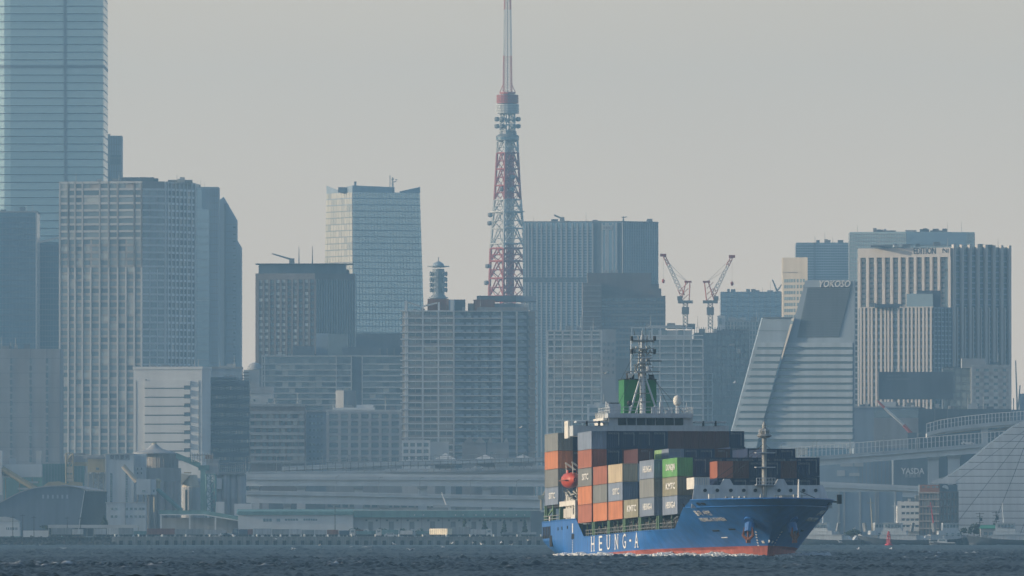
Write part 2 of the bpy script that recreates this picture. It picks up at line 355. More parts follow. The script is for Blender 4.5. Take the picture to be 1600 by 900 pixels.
# ---------------------------------------------------------------- tallest tower: rounded plan, slight taper
D = 6600
tw = thing('glass_tower', 'tallest glass tower with rounded corner, cut by the top edge of the picture', 'skyscraper', (WX(72, D), D, GZ))
g_tall = glass('tall_tower_glass', [(.27, .40, .46), (.33, .46, .52), (.30, .43, .49)], .22, .65)
m_tband = mat('floor_line_metal', (.27, .35, .41), .5)
def plan(z, H_, grow=0.0):
    k = 1 - .018 * (z / H_) ** 1.5; w_ = 33.2 * k + grow; xl = WX(10, D) - WX(72, D) - (1 - k) * 20
    return [(w_, 0 - grow), (w_ + .6, 3), (w_ + .8, 58), (xl - 40, 58), (xl - 30 - grow, 22), (xl - 4, 2.6 - grow), (xl - 1.2, .9 - grow), (xl + 2.5, -grow)]
TH = 338.0; nf = 76
for i in range(18, nf):
    z0, z1 = TH * i / nf, TH * (i + 1) / nf
    MB().prism(plan(z0, TH), z0 + .75, z1, top=plan(z1, TH)).build('glass_storey', g_tall, tw)
    MB().prism(plan(z0, TH, .15), z0, z0 + (.4 if i not in (61,) else 2.0)).build('floor_band', m_tband if i != 61 else m_dkwall, tw)
MB().prism(plan(0, TH), 0, TH * 18 / nf).build('base', g_teal, tw)
k0 = WX(99.5, D) - WX(72, D); MB().ob((k0 + .7, -.55, 60), (2.0, 0, 0), (-1.2, 0, TH - 60), (0, .6, 0)).build('seam', m_dkwall, tw)
b = Bld('slab_tower', 'pale blue slab tower tucked behind the tallest glass tower', 'building', (120, 190), (0,), 212, 6800, 20)
b.body(m_blwall); b.pcs(0, 'mullion', m_steel, [(t, 0) for t in lin(0, b.L[0] - .5, 18)], .5, b.H, 0, .3); b.frame(0, [0, b.L[0]], b.rows(700, 216, 46), m_steel, m_steel, bh=.5, col=False, bo=.4)
b.pbox(0, 'louvre_panel', m_dkwall, 172, 189, 242, 258)
# ---------------------------------------------------------------- left edge group
b = Bld('office_tower', 'dark blue glass office tower at the left edge above the grey block', 'office tower', (-60, 57), (0,), 332, 5600, 40)
b.body(g_navy); b.frame(0, lin(0, b.L[0], 22), b.rows(700, 340, 40), m_dkwall, m_dkwall, cw=.25, bh=.5, co=.12, bo=.2); b.roof(m_conc); b.pbox(0, 'corner_fin', m_conc_l, 55.6, 57.4, 333, 560, 0, .6); rooftop(b, [(m_dkwall, 30, 38, 323, 8)])
b = Bld('office_tower', 'lower dark glass tower between the left edge tower and the white gridded one', 'office tower', (58, 96), (0,), 378, 5680, 40)
b.body(g_navy); b.frame(0, lin(0, b.L[0], 9), b.rows(700, 385, 38), m_dkwall, m_dkwall, cw=.25, bh=.5, co=.12, bo=.2)
MB().ob(b.P(0, 0, b.H - 1, .1), (b.L[0], 0, 3), (0, .8, 0), (0, 0, 1.0)).build('parapet', m_conc_l, b.root)
b = Bld('windowless_block', 'plain grey concrete block with three columns of slit windows at the left edge', 'building', (-60, 93), (0,), 545, 4500, 40)
b.body(m_conc)
for x_ in (17, 47.5, 73): b.pcs(0, 'slit_window', g_dark, [(b.T(0, x_) - .4, z) for z in b.rows(722, 568, 14)], .9, 2.0, 0, .08); b.pbox(0, 'wall_joint', m_dkwall, x_ - .3, x_ + .3, 545, 722, 0, .03)
for z in b.rows(722, 560, 7): b.fbox(0, 'wall_joint', m_dkwall, 0, b.L[0], z, z + .12, 0, .03)
rooftop(b, [(m_steel, 1, 14, 540, 5)])
# ---------------------------------------------------------------- white gridded residential tower
b = Bld('apartment_tower', 'tall apartment tower with a white column grid and a glazed chamfered corner', 'apartment tower', (93, 222, 257, 304), (-14, 28, 62), 283, 5300, 30)
b.body(m_purl)
zr = [b.Z(297 + 10.95 * i) for i in range(39)][::-1]
cl = b.cols(0, 93.6, 107, 117.5, 129, 142, 156, 170, 184, 197, 210, 221.4)
hi = [z for z in zr if z > b.Z(375)]; lo = [z for z in zr if z <= b.Z(375)]
b.frame(0, cl, lo + hi[:1], m_whitefr, m_purl, cw=.75, bh=1.1, co=.6, bo=.25, pane=g_mix, colz=(0, b.Z(417)), pc=210)
ch = b.cols(0, 93.6, 107, 117.5, 129, 156, 170, 184, 210, 221.4)
b.frame(0, ch, hi, m_whitefr, m_whitefr, cw=.75, bh=1.0, co=.6, bo=.5, pane=g_mix, colz=(b.Z(417), b.H - 1), pc=260)
b.pcs(0, 'column', m_whitefr, [(t - .37, b.Z(417)) for t in ch], .75, b.H - b.Z(417), 0, .6)
b.pcs(0, 'crown_pane', g_mix, [(t + .6, b.Z(295)) for t in ch[:-1]], 3.0, 3.0, 0, .1)
b.fbox(0, 'crown_band', m_whitefr, 0, b.L[0], b.H - 1.0, b.H, 0, .6)
c1 = lin(0, b.L[1], 3); b.frame(1, c1, zr, m_white_w, m_white_w, cw=.5, bh=.9, co=.3, bo=.12, pane=g_grey, colz=(0, b.Z(420)), stuff=True)  # brighter white and grey panes put the sky's reflection into the colour
c2 = b.cols(2, 257.5, 261, 266.5, 273, 279, 285.5, 291, 298, 303.6)
b.frame(2, c2, zr, m_white_w, m_white_w, cw=.8, bh=1.0, co=.6, bo=.35, pane=g_mix, colz=(0, b.H), stuff=True)  # brighter white here too, painted for reflected sky
b.fbox(2, 'crown_band', m_whitefr, 0, b.L[2], b.H - .8, b.H, 0, .6)
rooftop(b, [(m_dkwall, 190, 240, 277, 6), (m_steel, 262, 300, 281, 20)])
b = Bld('office_tower', 'pale blue office tower with a dark glazed strip beside the white gridded tower', 'office tower', (270, 341), (0,), 292, 6000, 30)
b.body(m_blwall); b.pbox(0, 'glass_strip', g_blue, 272, 327, 327, 600, 0, .2); b.pbox(0, 'glass_strip', g_blue, 272, 315.5, 295, 326.5, 0, .2)
for y_ in range(345, 580, 12): b.pbox(0, 'floor_band', m_steel, 272, 326.5, y_, y_ + 1.2, .2, .35)
b.pbox(0, 'ledge', m_whitefr, 272, 327, 469, 470, .2, .6)
b.frame(0, lin(b.T(0, 328), b.L[0], 4), b.rows(600, 296, 28), m_steel, m_steel, cw=.2, bh=.35, co=.15, bo=.12)
D = 6050; r = thing('slanted_roof_tower', 'blue tower with a steep slanted roofline beside the pale blue slab', 'office tower', (WX(341, D), D, GZ))
q = [(341, 600), (341, 314), (349, 307.5), (369.5, 343), (369.5, 374), (376.5, 386), (376.5, 600)]
MB().ext([(WX(x, D) - WX(341, D), 0, WZ(y, D) - GZ) for x, y in q], (0, 25, 0)).build('wall', m_blwall, r)
def pb(root, D, x0, x1, y0, y1, m_, name, o=.3, X0=None):
    X0 = root.location.x; return MB().bx(WX(x0, D) - X0, WX(x1, D) - X0, -o, .02, WZ(y1, D) - root.location.z, WZ(y0, D) - root.location.z).build(name, m_, root)
pb(r, D, 350, 353, 318, 600, m_dkwall, 'glass_seam')
for y in range(350, 590, 11): pb(r, D, 353.5, 369, y, y + .9, m_steel, 'floor_band', .2); pb(r, D, 364, 368, y + 4, y + 6.5, g_dark, 'window', .15)
# ---------------------------------------------------------------- white low block and its dark neighbour
b = Bld('white_office_block', 'white office block with five dark horizontal slots, behind the concrete plant', 'office block', (209, 315.5, 327.5), (-8, 40), 577, 4250, 25)
b.body(m_white_w); b.pbox(0, 'side_fin', m_steel, 212.3, 212.9, 594, 720, 0, .12); b.pbox(0, 'side_fin', m_steel, 310.5, 311.4, 594, 720, 0, .15)
for i in range(9):
    y = 606 + 14 * i; b.pbox(0, 'slot_window', g_dark, 226, 288, y, y + 1.5, 0, .06); b.pbox(0, 'balcony_recess', g_dark, 287, 297.5, y - 3.4, y + 2.4, 0, .06)
    b.pbox(0, 'wall_panel', m_white_w, 226, 288, y - 12.2, y - .2, 0, .5); b.pbox(0, 'balcony_front', m_white_w, 287, 297.5, y - 11.4, y - 3.8, 0, .6)
b.pbox(0, 'wall_lamp', m_dkwall, 227.5, 229.5, 592.5, 594.3, .3, .8); b.roof(m_white_w, 1.0)
b = Bld('parapet_block', 'pale blue upper block showing behind the white office block', 'building', (300, 377), (0,), 576, 4500, 20); b.body(m_blwall); b.roof(m_conc)
b = Bld('dark_glass_block', 'dark glass block with lit office floors, joined to the white slotted block', 'office block', (327.8, 389), (0,), 594, 4270, 25)
b.body(g_dark); b.rbox('roof_block', m_dkwall, 328, 369, 589.5, .5, 20)
zz = b.rows(727, 603, 9)
for z in zz: b.fbox(0, 'floor_band', m_dkwall, 0, b.L[0], z - .2, z + 1.7, 0, .35)
b.frame(0, lin(0, b.L[0], 14), zz, m_dkwall, m_dkwall, cw=.3, bh=1.8, co=.25, pane=g_mix, band=False)
D = 5000; r = thing('domed_hall', 'small grey domed building seen in the gap beside the brown tower', 'building', (WX(393, D), D, GZ))
k = WX(401, D) - WX(376, D)
MB().bx(-k / 2, k / 2, 0, 14, 0, WZ(578, D) - GZ).build('wall', m_conc_l, r)
MB().lathe([(k * .5 * math.cos(t), k * .48 * math.sin(t)) for t in [i * math.pi / 14 for i in range(8)]], 18, (1.2, 7, WZ(578, D) - GZ)).build('dome', m_conc, r, smooth=True)
for y in (581, 586, 591): pb(r, D, 377, 389, y, y + 1.6, m_brown, 'floor_band')
# ---------------------------------------------------------------- brown tower with roof crane
b = Bld('brown_office_tower', 'brown office tower with rows of pale blinds and a crane arm on its roof', 'office tower', (399, 492, 554), (-9, 20), 427, 5500, 30)
b.body(m_brown); zz = b.rows(560, 434, 13)
c0 = lin(b.L[0] * .03, b.L[0] * .99, 10)
b.pcs(0, 'pier', m_brown, [(t, 0) for t in c0], .9, b.Z(436), 0, .5)
bl = glass('blinds', [(.18, .21, .23), (.38, .43, .44), (.55, .60, .60), (.22, .26, .28)], .3, .15)
for i in range(10): b.pcs(0, 'window', bl if i in (0, 1, 3, 4, 6, 8) else g_dark, [(c0[i] + 1.05, z + .6) for z in zz[:-1]], c0[1] - c0[0] - 1.25, 1.5, 0, .3)
c1 = lin(.3, b.L[1] - .5, 15); b.pcs(1, 'pier', m_steel, [(t, 0) for t in c1], .5, b.Z(436), 0, .6); b.pcs(1, 'glass_strip', g_dark, [(t + .6, 0) for t in c1[:-1]], b.L[1] / 15 - .8, b.Z(438), 0, .15)
b.rbox('roof_storey', m_dkwall, 404, 540, 412, 4, 16); b.rbox('roof_slab', m_dkwall, 398.5, 552, 411.6, 1.5, 24, z=b.H + 4.6)
for x in (467, 488): D = 5512; MB().tube((WX(x, D) - b.wp[1].x, 12, b.H + 4), (WX(x, D) - b.wp[1].x, 12, WZ(385, D) - GZ), .35, .12, n=5).build('aerial', m_steel, b.root)
D = 5510; X = b.wp[1].x; MB().bx(WX(452, D) - X, WX(460, D) - X, 8, 11, b.H + 5, b.H + 7.4).build('roof_crane', m_steel, b.root); MB().tube((WX(459, D) - X, 9.5, WZ(406.5, D) - GZ), (WX(425, D) - X, 9.5, WZ(396.5, D) - GZ), .55, .3, n=5).build('crane_arm', m_steel, b.root)
# ---------------------------------------------------------------- glass tower with the sunlit narrow side
D = 7200; xc = WX(550, D); r = thing('glass_tower', 'tapering glass tower whose narrow left side glows cream in the sun', 'skyscraper', (xc, D, GZ))
def ivert(y):
    u = (y - 300) / 250.0; l, c, rr = 510 - 5.5 * u, 550.5 + 1.5 * u, 656 + 8 * u; kk = lambda p: (p - 800) / FPX
    c = kk(c) * D; o = []
    for p, a in ((l, 180 - 62), (rr, 24)):
        dx, dy = math.cos(math.radians(a)), math.sin(math.radians(a)); t = (kk(p) * D - c) / (dx - kk(p) * dy); o.append((c + dx * t - xc, dy * t))
    return [o[0], (c - xc, 0), o[1], (o[1][0] + o[0][0] - c + xc, o[1][1] + o[0][1])]
g_lit = glass('sunlit_curtain_wall', [(.48, .46, .38), (.60, .56, .46), (.54, .51, .42), (.34, .35, .32)], .45, .1)  # cream sunlight put into the pane colour of the left side
ys = [560 - 10.0 * i for i in range(27)]
for y0, y1 in zip(ys, ys[1:]):
    z0, z1 = WZ(y0, D) - GZ, WZ(y1, D) - GZ; p0, p1 = ivert(y0), ivert(y1)
    L0, C0, R0, B0 = [Vector(p) for p in p0]
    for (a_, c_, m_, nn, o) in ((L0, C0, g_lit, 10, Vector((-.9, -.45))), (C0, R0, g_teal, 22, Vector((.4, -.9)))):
        s_ = MB()
        for i in range(nn):
            u0, u1 = i / nn + .006, (i + 1) / nn - .006; a0, a1 = a_.lerp(c_, u0), a_.lerp(c_, u1); dz = (z1 - z0)
            s_.ob((a0.x, a0.y, z0 + .5), (a1.x - a0.x, a1.y - a0.y, 0), (o.x * .2, o.y * .2, 0), (0, 0, dz - .7))
        s_.build('pane_row', m_, r, kind='stuff')
    MB().prism(p0, z0, z1 + .02, top=p1).build('storey', m_steel if y0 > 320 else m_blwall, r)
p0 = ivert(300); zt = WZ(300, D) - GZ
L0, C0, R0, B0 = [Vector(p) for p in p0]
for a_, c_, h0, h1 in ((L0, L0.lerp(C0, .55), 5.0, 1.0), (C0, C0.lerp(R0, .62), 4.2, 3.4), (R0.lerp(C0, .3), R0, .8, 3.8), (L0.lerp(C0, .75), C0, 3.4, 4.2)):
    MB().ext([(a_.x, a_.y, zt), (c_.x, c_.y, zt), (c_.x, c_.y, zt + h1), (a_.x, a_.y, zt + h0)], (.2, .8, 0)).build('crown_screen', m_blwall, r)
X = xc; MB().tube((WX(609, D) - X, 12, zt), (WX(609, D) - X, 12, WZ(273, D) - GZ), .3, n=5).build('aerial', m_steel, r)
MB().tube((WX(613, D) - X, 12, zt), (WX(613, D) - X, 12, WZ(276, D) - GZ), .9, .5, n=6).build('aerial_mast', m_steel, r)
for x, y, s_ in ((616, 284, 1.3), (613, 280, 1.1), (619, 281, .8)): MB().lathe([(.1, 0), (s_, .3), (s_, .6)], 8, (WX(x, D) - X, 11, WZ(y, D) - GZ)).build('dish', m_steel, r)
MB().bx(WX(528, D) - X, WX(540, D) - X, 6, 14, zt, WZ(292, D) - GZ).build('plant_room', m_dkwall, r); MB().bx(WX(553, D) - X, WX(556.5, D) - X, 8, 11, zt, WZ(283, D) - GZ).build('aerial_box', m_steel, r)
# ---------------------------------------------------------------- middle office blocks
b = Bld('wide_office_block', 'wide dark glass office block with long pale floor lines, in the middle of the skyline', 'office block', (409, 640), (0,), 557, 4950, 30)
b.body(g_dark); zz = b.rows(652, 570, 9) + [b.Z(557.5)]
cl = lin(0, b.L[0], 22)
b.frame(0, cl, zz, m_dkwall, m_conc_l, cw=.15, bh=.6, co=.12, bo=.6, pane=g_mix)
for p in (409.5, 413.5, 525.5, 549, 566): b.pbox(0, 'pier', m_conc_l, p - .8, p + .8, 556, 655, 0, .9)
b.pbox(0, 'recess', m_dkwall, 550, 565, 557, 655, 0, .65)
b.rbox('roof_block', m_dkwall, 457, 491, 541, 4, 12); b.rbox('roof_block', m_dkwall, 534, 628, 542, 4, 12); b.rbox('roof_block', m_dkwall, 556, 628, 521, 8, 12); b.rbox('roof_block', m_blwall, 494, 514, 521, 9, 12)
b.rbox('glass_lantern', g_grey, 513, 543, 522, 6, 10)
for p in (593, 604, 615): b.rbox('vent_frame', m_steel, p, p + 2, 544, 3.5, 1)
b = Bld('small_white_block', 'small white rooftop block beside the brown banded flats', 'building', (391, 427), (0,), 604, 4650, 15); b.body(m_conc_l); b.pbox(0, 'upper_band', m_conc, 391, 427, 604, 615, 0, .3); b.pbox(0, 'window', g_dark, 396, 399, 624, 627, 0, .1); b.pbox(0, 'window', g_dark, 419, 426, 623, 630, 0, .1)
b = Bld('brown_flats', 'brown flats with long balconies, left of the white gridded office', 'flats', (389, 476), (0,), 635, 4450, 25)
b.body(m_brown); zz = b.rows(724, 647, 7)
b.frame(0, lin(0, b.L[0], 9), zz, m_brown, m_conc, cw=.5, bh=1.1, co=.2, bo=.9, pane=g_mix); b.roof(m_conc, 1.0)
b = Bld('plain_block', 'plain blue grey block between the brown flats and the white gridded office', 'building', (475.5, 510), (0,), 644, 4480, 20); b.body(m_blwall); b.pbox(0, 'white_edge', m_conc_l, 475.6, 478.5, 644, 726, 0, .3); b.roof(m_conc)
b.pcs(0, 'window', g_dark, [(b.T(0, p), z) for p in (483, 489, 495, 501) for z in b.rows(718, 652, 6)], .8, .8, 0, .06)
b = Bld('white_grid_office', 'white office block with a grid of square windows above the elevated road', 'office block', (510, 626.5), (0,), 643, 4330, 25)
b.body(m_conc); zz = b.rows(726, 647, 7)
b.frame(0, b.cols(0, 512.3, 530.5, 546, 562, 578, 594, 609.5, 625.5), zz, m_whitefr, m_whitefr, cw=1.0, bh=1.05, co=.5, bo=.35, pane=g_dark); b.pbox(0, 'corner_wall', m_whitefr, 510, 514, 643, 728, 0, .55)
b.roof(m_conc_l, .7)
rooftop(b, [(m_white_w, 521, 585, 637, 5), (m_white_w, 557, 583, 632.5, 8), (m_steel, 538, 552, 633, 6)])
b = Bld('stair_tower_block', 'plain grey tower block standing behind the white gridded office', 'building', (524.5, 537, 556), (-40, 30), 610, 4600, 10); b.body(m_conc)
# ---------------------------------------------------------------- apartment tower with balconies, in front of the red and white tower
b = Bld('balcony_tower', 'broad apartment tower with balcony slabs and white pilasters, below the red lattice tower', 'apartment tower', (628.5, 825, 836), (0, 55), 487, 4700, 28)
b.body(m_purl); zz = b.rows(718, 487, 21)
ce = b.cols(0, 633.5, 636.5, 660.5, 685, 709); cr_ = b.cols(0, 709, 726.5, 738, 749, 766, 784, 807.5, 824.5)
b.frame(0, ce, zz, m_white_w, m_white_w, cw=.7, bh=.5, co=.9, bo=1.1, pane=g_mix, pm=.5)
b.fbox(0, 'recess_wall', m_dkwall, cr_[0], cr_[-1], 0, b.H, 0, .1); b.pcs(0, 'window', g_dark, [(e0 + .6, z + .6) for e0, e1 in zip(cr_, cr_[1:]) for z in zz[:-1] if RB.random() < .93], 2.3, 2.0, .1, .16)
b.pcs(0, 'floor_band', m_conc_l, [(cr_[0], z) for z in zz], cr_[5] - cr_[0], .4, .1, 1.0); b.pcs(0, 'floor_band', m_blwall, [(cr_[5], z) for z in zz], cr_[-1] - cr_[5], .45, .1, .7)
b.pcs(0, 'pier', m_conc_l, [(e - .35, 0) for e in (cr_[0], cr_[5], cr_[6])], .7, b.H, .1, 1.2); b.pcs(0, 'pier', m_dkwall, [(e - .3, 0) for e in (cr_[1], cr_[2], cr_[3], cr_[4], cr_[7])], .6, b.H, .1, .9); b.fbox(0, 'deep_recess', m_dkwall, cr_[1] + .4, cr_[2] - .4, 0, b.H - 3, .1, .3)
for e0, e1 in zip(ce[1:], ce[2:]): b.pcs(0, 'balcony_rail', m_purl, [(e0 + .5, z + .55) for z in zz[:-1]], e1 - e0 - 1.0, .9, .75, .85); b.pcs(0, 'partition', m_conc_l, [((e0 + e1) / 2, z + .55) for z in zz[:-1]], .2, 2.2, 0, .8, stuff=True)
for e0, e1 in zip(cr_, cr_[1:]): b.pcs(0, 'balcony_rail', m_blwall, [(e0 + .5, z + .4) for z in zz[:-1]], e1 - e0 - 1.0, .9, .6, .7)
b.pcs(0, 'end_balcony', m_white_w, [(b.T(0, 625.5), z) for z in zz], b.T(0, 636) - b.T(0, 625.5), .5, -.5, 1.6)
b.pcs(1, 'end_balcony', m_conc, [(0, z) for z in zz], b.L[1], .6, 0, 1.0)
for p0, p1, y in ((632, 636.5, 470), (684, 687, 472), (703.5, 709, 468), (659, 661, 478)): b.rbox('crown_post', m_white_w, p0, p1, y, 0.3, 1.2)
for (xa, ya), (xb, yb) in (((638, 471), (656, 477)), ((662, 477), (683, 472))): D = b.D + 2; MB().ob((WX(xa, D) - b.wp[1].x + b.v[1].x, 2, WZ(ya, D) - GZ - .6), (WX(xb, D) - WX(xa, D), 0, WZ(yb, D) - WZ(ya, D)), (0, 6, 0), (0, 0, .6)).build('roof_canopy', m_conc_l, b.root)
rooftop(b, [(m_brick, 668, 701, 467, 9), (m_blwall, 701, 711, 468, 8), (m_dkwall, 709, 727, 468, 9), (m_conc, 722, 727, 480, 3), (m_brown, 731, 742, 474, 8), (m_brick, 740, 773, 468, 8), (m_dkwall, 772, 805, 474, 8), (m_conc_l, 802, 825, 474, 10), (m_purl, 745, 824, 480, 4)])
b.rbox('heliport_deck', m_dkwall, 745, 806, 462, 10, 14, z=b.H + 4.6); b.rbox('heliport_deck', m_blwall, 806, 838, 463, 12, 14, z=b.H + 4.4)
# ---------------------------------------------------------------- telecom tower
D = 6500; r = thing('telecom_tower', 'round telecommunications tower with stacked dishes left of the red lattice tower', 'telecom tower', (WX(685, D), D, GZ)); Zt = lambda y: WZ(y, D) - GZ
MB().lathe([(4.2, 0), (4.2, Zt(468)), (5.0, Zt(466)), (3.4, Zt(460)), (3.4, Zt(420))], 16).build('shaft', m_steel, r)
MB().lathe([(3.8, Zt(418)), (2.9, Zt(412)), (1.2, Zt(409)), (.2, Zt(408))], 14).build('cap', m_blwall, r, smooth=True); MB().tube((0, 0, Zt(408)), (0, 0, Zt(402)), .25, n=5).build('aerial', m_steel, r)
for y, rr in ((417, 6.3), (434, 4.6), (451, 4.6), (466, 5.6)): MB().lathe([(rr, Zt(y)), (rr, Zt(y) + .5)], 18).build('platform', m_steel, r)
dsh = MB().lathe([(.1, 0), (1.0, .25), (1.35, .8), (1.35, 1.2)], 10).mesh('dish', m_steel)
for y in (428, 437, 445, 453):
    for a in range(6): t = math.radians(a * 60 + 15); link('dish', dsh, r, (3.8 * math.cos(t), 3.8 * math.sin(t), Zt(y)), (0, math.pi / 2, t))
# ---------------------------------------------------------------- red and white lattice tower
m_tred = mat('tower_orange_red', (.42, .095, .07), .55, var=.05); m_twh = mat('tower_white', (.56, .57, .55), .55, var=.05)
D = 6970; r = thing('lattice_tower', 'tall red and white lattice broadcasting tower rising above the skyline', 'broadcasting tower', (WX(793, D), D, GZ)); Zt = lambda y: WZ(y, D) - GZ
PXM = FPX / D; PHI = math.radians(-13)
RK = [(480, 31), (460, 29), (420, 28), (381, 26.5), (345, 23.8), (310, 20.6), (275, 18.6), (240, 16.8), (215, 16.0), (178, 15.2), (177, 14)]
def RR(y):
    for (ya, ra), (yb, rb) in zip(RK, RK[1:]):
        if yb <= y <= ya: return (ra + (rb - ra) * (ya - y) / (ya - yb)) / PXM
    return RK[0][1] / PXM
def corner(y, i, f=1.0): t = PHI + i * math.pi / 2; q = RR(y) * f; return Vector((q * math.cos(t), q * math.sin(t), Zt(y)))
def lattice(levels, mt, wl, wb, f=1.0):
    for i in range(4):
        l = MB()
        for ya, yb in zip(levels, levels[1:]): l.tube(corner(ya, i, f), corner(yb, i, f), wl, n=6)
        l.build('leg', mt, r)
    for ya, yb in zip(levels, levels[1:]):
        for i in range(4):
            j = (i + 1) % 4; p = MB(); a0, a1, b0, b1 = corner(ya, i, f), corner(ya, j, f), corner(yb, i, f), corner(yb, j, f); mid = (a0 + a1) / 2; mb = (b0 + b1) / 2
            p.tube(b0, b1, wb * 1.15, n=5); p.tube(a0, mb, wb, n=5); p.tube(a1, mb, wb, n=5); p.tube(mid, (a0 + b0) / 2, wb * .6, n=4); p.tube(mid, (a1 + b1) / 2, wb * .6, n=4)
            p.tube((a0 + b0) / 2, (a1 + b1) / 2, wb * .6, n=4)
            p.build('bracing', mt, r)
lattice([500, 480, 463, 435, 408, 388], m_tred, 1.0, .48); lattice([388, 357, 332, 312], m_twh, .95, .42); lattice([312, 290, 264, 239], m_tred, .85, .40); lattice([239, 221], m_twh, .75, .36); lattice([213, 195, 178], m_twh, .7, .34, .72)
for y0, y1, mt in ((239, 312, m_tred), (212, 239, m_twh), (312, 388, m_twh), (388, 470, m_tred)): # lift shaft
    w_ = 5.3 / PXM; s_ = MB()
    for i in range(4):
        for k_ in (0, 1): pass
    n_ = max(3, int((y1 - y0) / 6)); xo = 4.0 / PXM
    for sx in (-1, 1):
        for sy in (-1, 1): s_.tube((xo + sx * w_, sy * w_, Zt(y1)), (xo + sx * w_, sy * w_, Zt(y0)), .5, n=5)
    for i in range(n_):
        za, zb = Zt(y1) + (Zt(y0) - Zt(y1)) * i / n_, Zt(y1) + (Zt(y0) - Zt(y1)) * (i + 1) / n_
        for sy in (-1, 1): s_.tube((xo - w_, sy * w_, za), (xo + w_, sy * w_, zb), .36, n=4); s_.tube((xo + w_, sy * w_, za), (xo - w_, sy * w_, zb), .36, n=4); s_.tube((xo - w_, sy * w_, zb), (xo + w_, sy * w_, zb), .4, n=4)
        for sx in (-1, 1): s_.tube((xo + sx * w_, -w_, za), (xo + sx * w_, w_, zb), .3, n=4)
    s_.bx(xo - w_ * .72, xo + w_ * .72, -w_ * .7, w_ * .7, Zt(y1), Zt(y0)); s_.build('lift_shaft', mt, r)
for y, rr in ((331.5, 27.5), (381.5, 30)): MB().prism([(rr / PXM * math.cos(PHI + i * math.pi / 2), rr / PXM * math.sin(PHI + i * math.pi / 2)) for i in range(4)], Zt(y), Zt(y) + .6).build('gantry', m_twh, r)
MB().lathe([(13.5 / PXM, Zt(222)), (16 / PXM, Zt(220)), (18 / PXM, Zt(219)), (18 / PXM, Zt(213.5)), (18.5 / PXM, Zt(213)), (14 / PXM, Zt(210))], 20).build('top_deck', m_steel, r)
MB().lathe([(18.2 / PXM, Zt(218.3)), (18.25 / PXM, Zt(214.5))], 20).build('deck_windows', g_dark, r)
MB().bx(-6 / PXM, 14 / PXM, -5 / PXM, 5 / PXM, Zt(210), Zt(205)).build('deck_cabin', m_steel, r)
for k_, (y0, y1, mt, rr) in enumerate(((177.5, 162.5, m_twh, 18), (161.5, 148, m_tred, 17.2))):
    n_ = 6
    for i in range(n_): za = Zt(y0) + (Zt(y1) - Zt(y0)) * i / n_; zb = Zt(y0) + (Zt(y1) - Zt(y0)) * (i + .72) / n_; MB().lathe([(rr / PXM, za), (rr / PXM, zb)], 20).build('aerial_ring', mt, r)
    MB().lathe([((rr - 2) / PXM, Zt(y0)), ((rr - 2) / PXM, Zt(y1))], 16).build('aerial_core', m_steel, r)
MB().lathe([(12.5 / PXM, Zt(147)), (12.5 / PXM, Zt(144))], 12).build('mast_collar', m_tred, r)
d2 = MB().lathe([(.1, 0), (1.2, .3), (1.6, .9), (1.6, 2.2), (1.0, 2.8)], 8).mesh('drum_aerial', m_steel)
for y in (190, 201):
    for a in (0, 55, 115, 180, 240, 300): t = math.radians(a); link('drum_aerial', d2, r, (17 / PXM * math.cos(t) * .98, 17 / PXM * math.sin(t), Zt(y)))
for x, y in ((766, 340), (765, 353), (787, 363), (762, 420), (760, 446), (784, 300), (800, 300), (801, 281)): link('drum_aerial', d2, r, (WX(x, D) - WX(793, D), -6, Zt(y)))
sk = [(144, 6.4), (87, 5.9), (15, 4.8), (-12, 4.5)]
for (ya, ra), (yb, rb), mt in ((sk[0], sk[1], m_tred), (sk[1], sk[2], m_twh), (sk[2], sk[3], m_tred)):
    s_ = MB(); n_ = int((ya - yb) / 4.2)
    cx = lambda y, rr, i: Vector((rr / PXM * math.cos(math.radians(45 + 8 + 90 * i)) * 1.4, rr / PXM * math.sin(math.radians(53 + 90 * i)) * 1.4, Zt(y)))
    for i in range(4): s_.tube(cx(ya, ra, i), cx(yb, rb, i), .2, n=4)
    for j in range(n_):
        y0, y1 = ya + (yb - ya) * j / n_, ya + (yb - ya) * (j + 1) / n_; r0, r1 = ra + (rb - ra) * j / n_, ra + (rb - ra) * (j + 1) / n_
        for i in range(4): s_.tube(cx(y0, r0, i), cx(y1, r1, (i + 1) % 4), .075, n=4); s_.tube(cx(y0, r0, (i + 1) % 4), cx(y1, r1, i), .075, n=4)
    s_.build('aerial_mast', mt, r); MB().tube((0, 0, Zt(ya)), (0, 0, Zt(yb)), .26, n=6).build('mast_core', m_steel, r)
for sx in (-1, 1): MB().tube((sx * 12 / PXM, 0, Zt(144)), (sx * 6.4 / PXM, 0, Zt(131)), .22, n=4).build('mast_stay', m_tred, r)
# ---------------------------------------------------------------- big tower with white fins behind the lattice tower
b = Bld('finned_tower', 'huge office tower with white vertical fins and a dark belt, right of the lattice tower', 'office tower', (817, 972, 1028), (-6, 40), 347, 6200, 40)
b.body(g_blue); zt = b.Z(351)
fins = [820, 824.5, 830, 838, 845, 853, 860, 868, 876, 884, 893, 901, 909, 917, 925]
b.pcs(0, 'fin', m_whitefr, [(b.T(0, p), 0) for p in fins], .75, b.Z(441), 0, .5); b.pcs(0, 'fin', m_whitefr, [(b.T(0, p), b.Z(433)) for p in fins], .75, zt - b.Z(433) + 1, 0, .5)
b.pcs(0, 'narrow_fin', m_steel, [(b.T(0, p + 2.6), 0) for p in fins], .4, b.Z(441), 0, .4); b.pcs(0, 'narrow_fin', m_steel, [(b.T(0, p + 2.6), b.Z(433)) for p in fins], .4, zt - b.Z(433), 0, .4)
b.pcs(0, 'fin', m_whitefr, [(b.T(0, p), b.Z(441)) for p in (940, 946, 949, 956.5, 962)], .75, zt - b.Z(441) + 1, 0, .5)
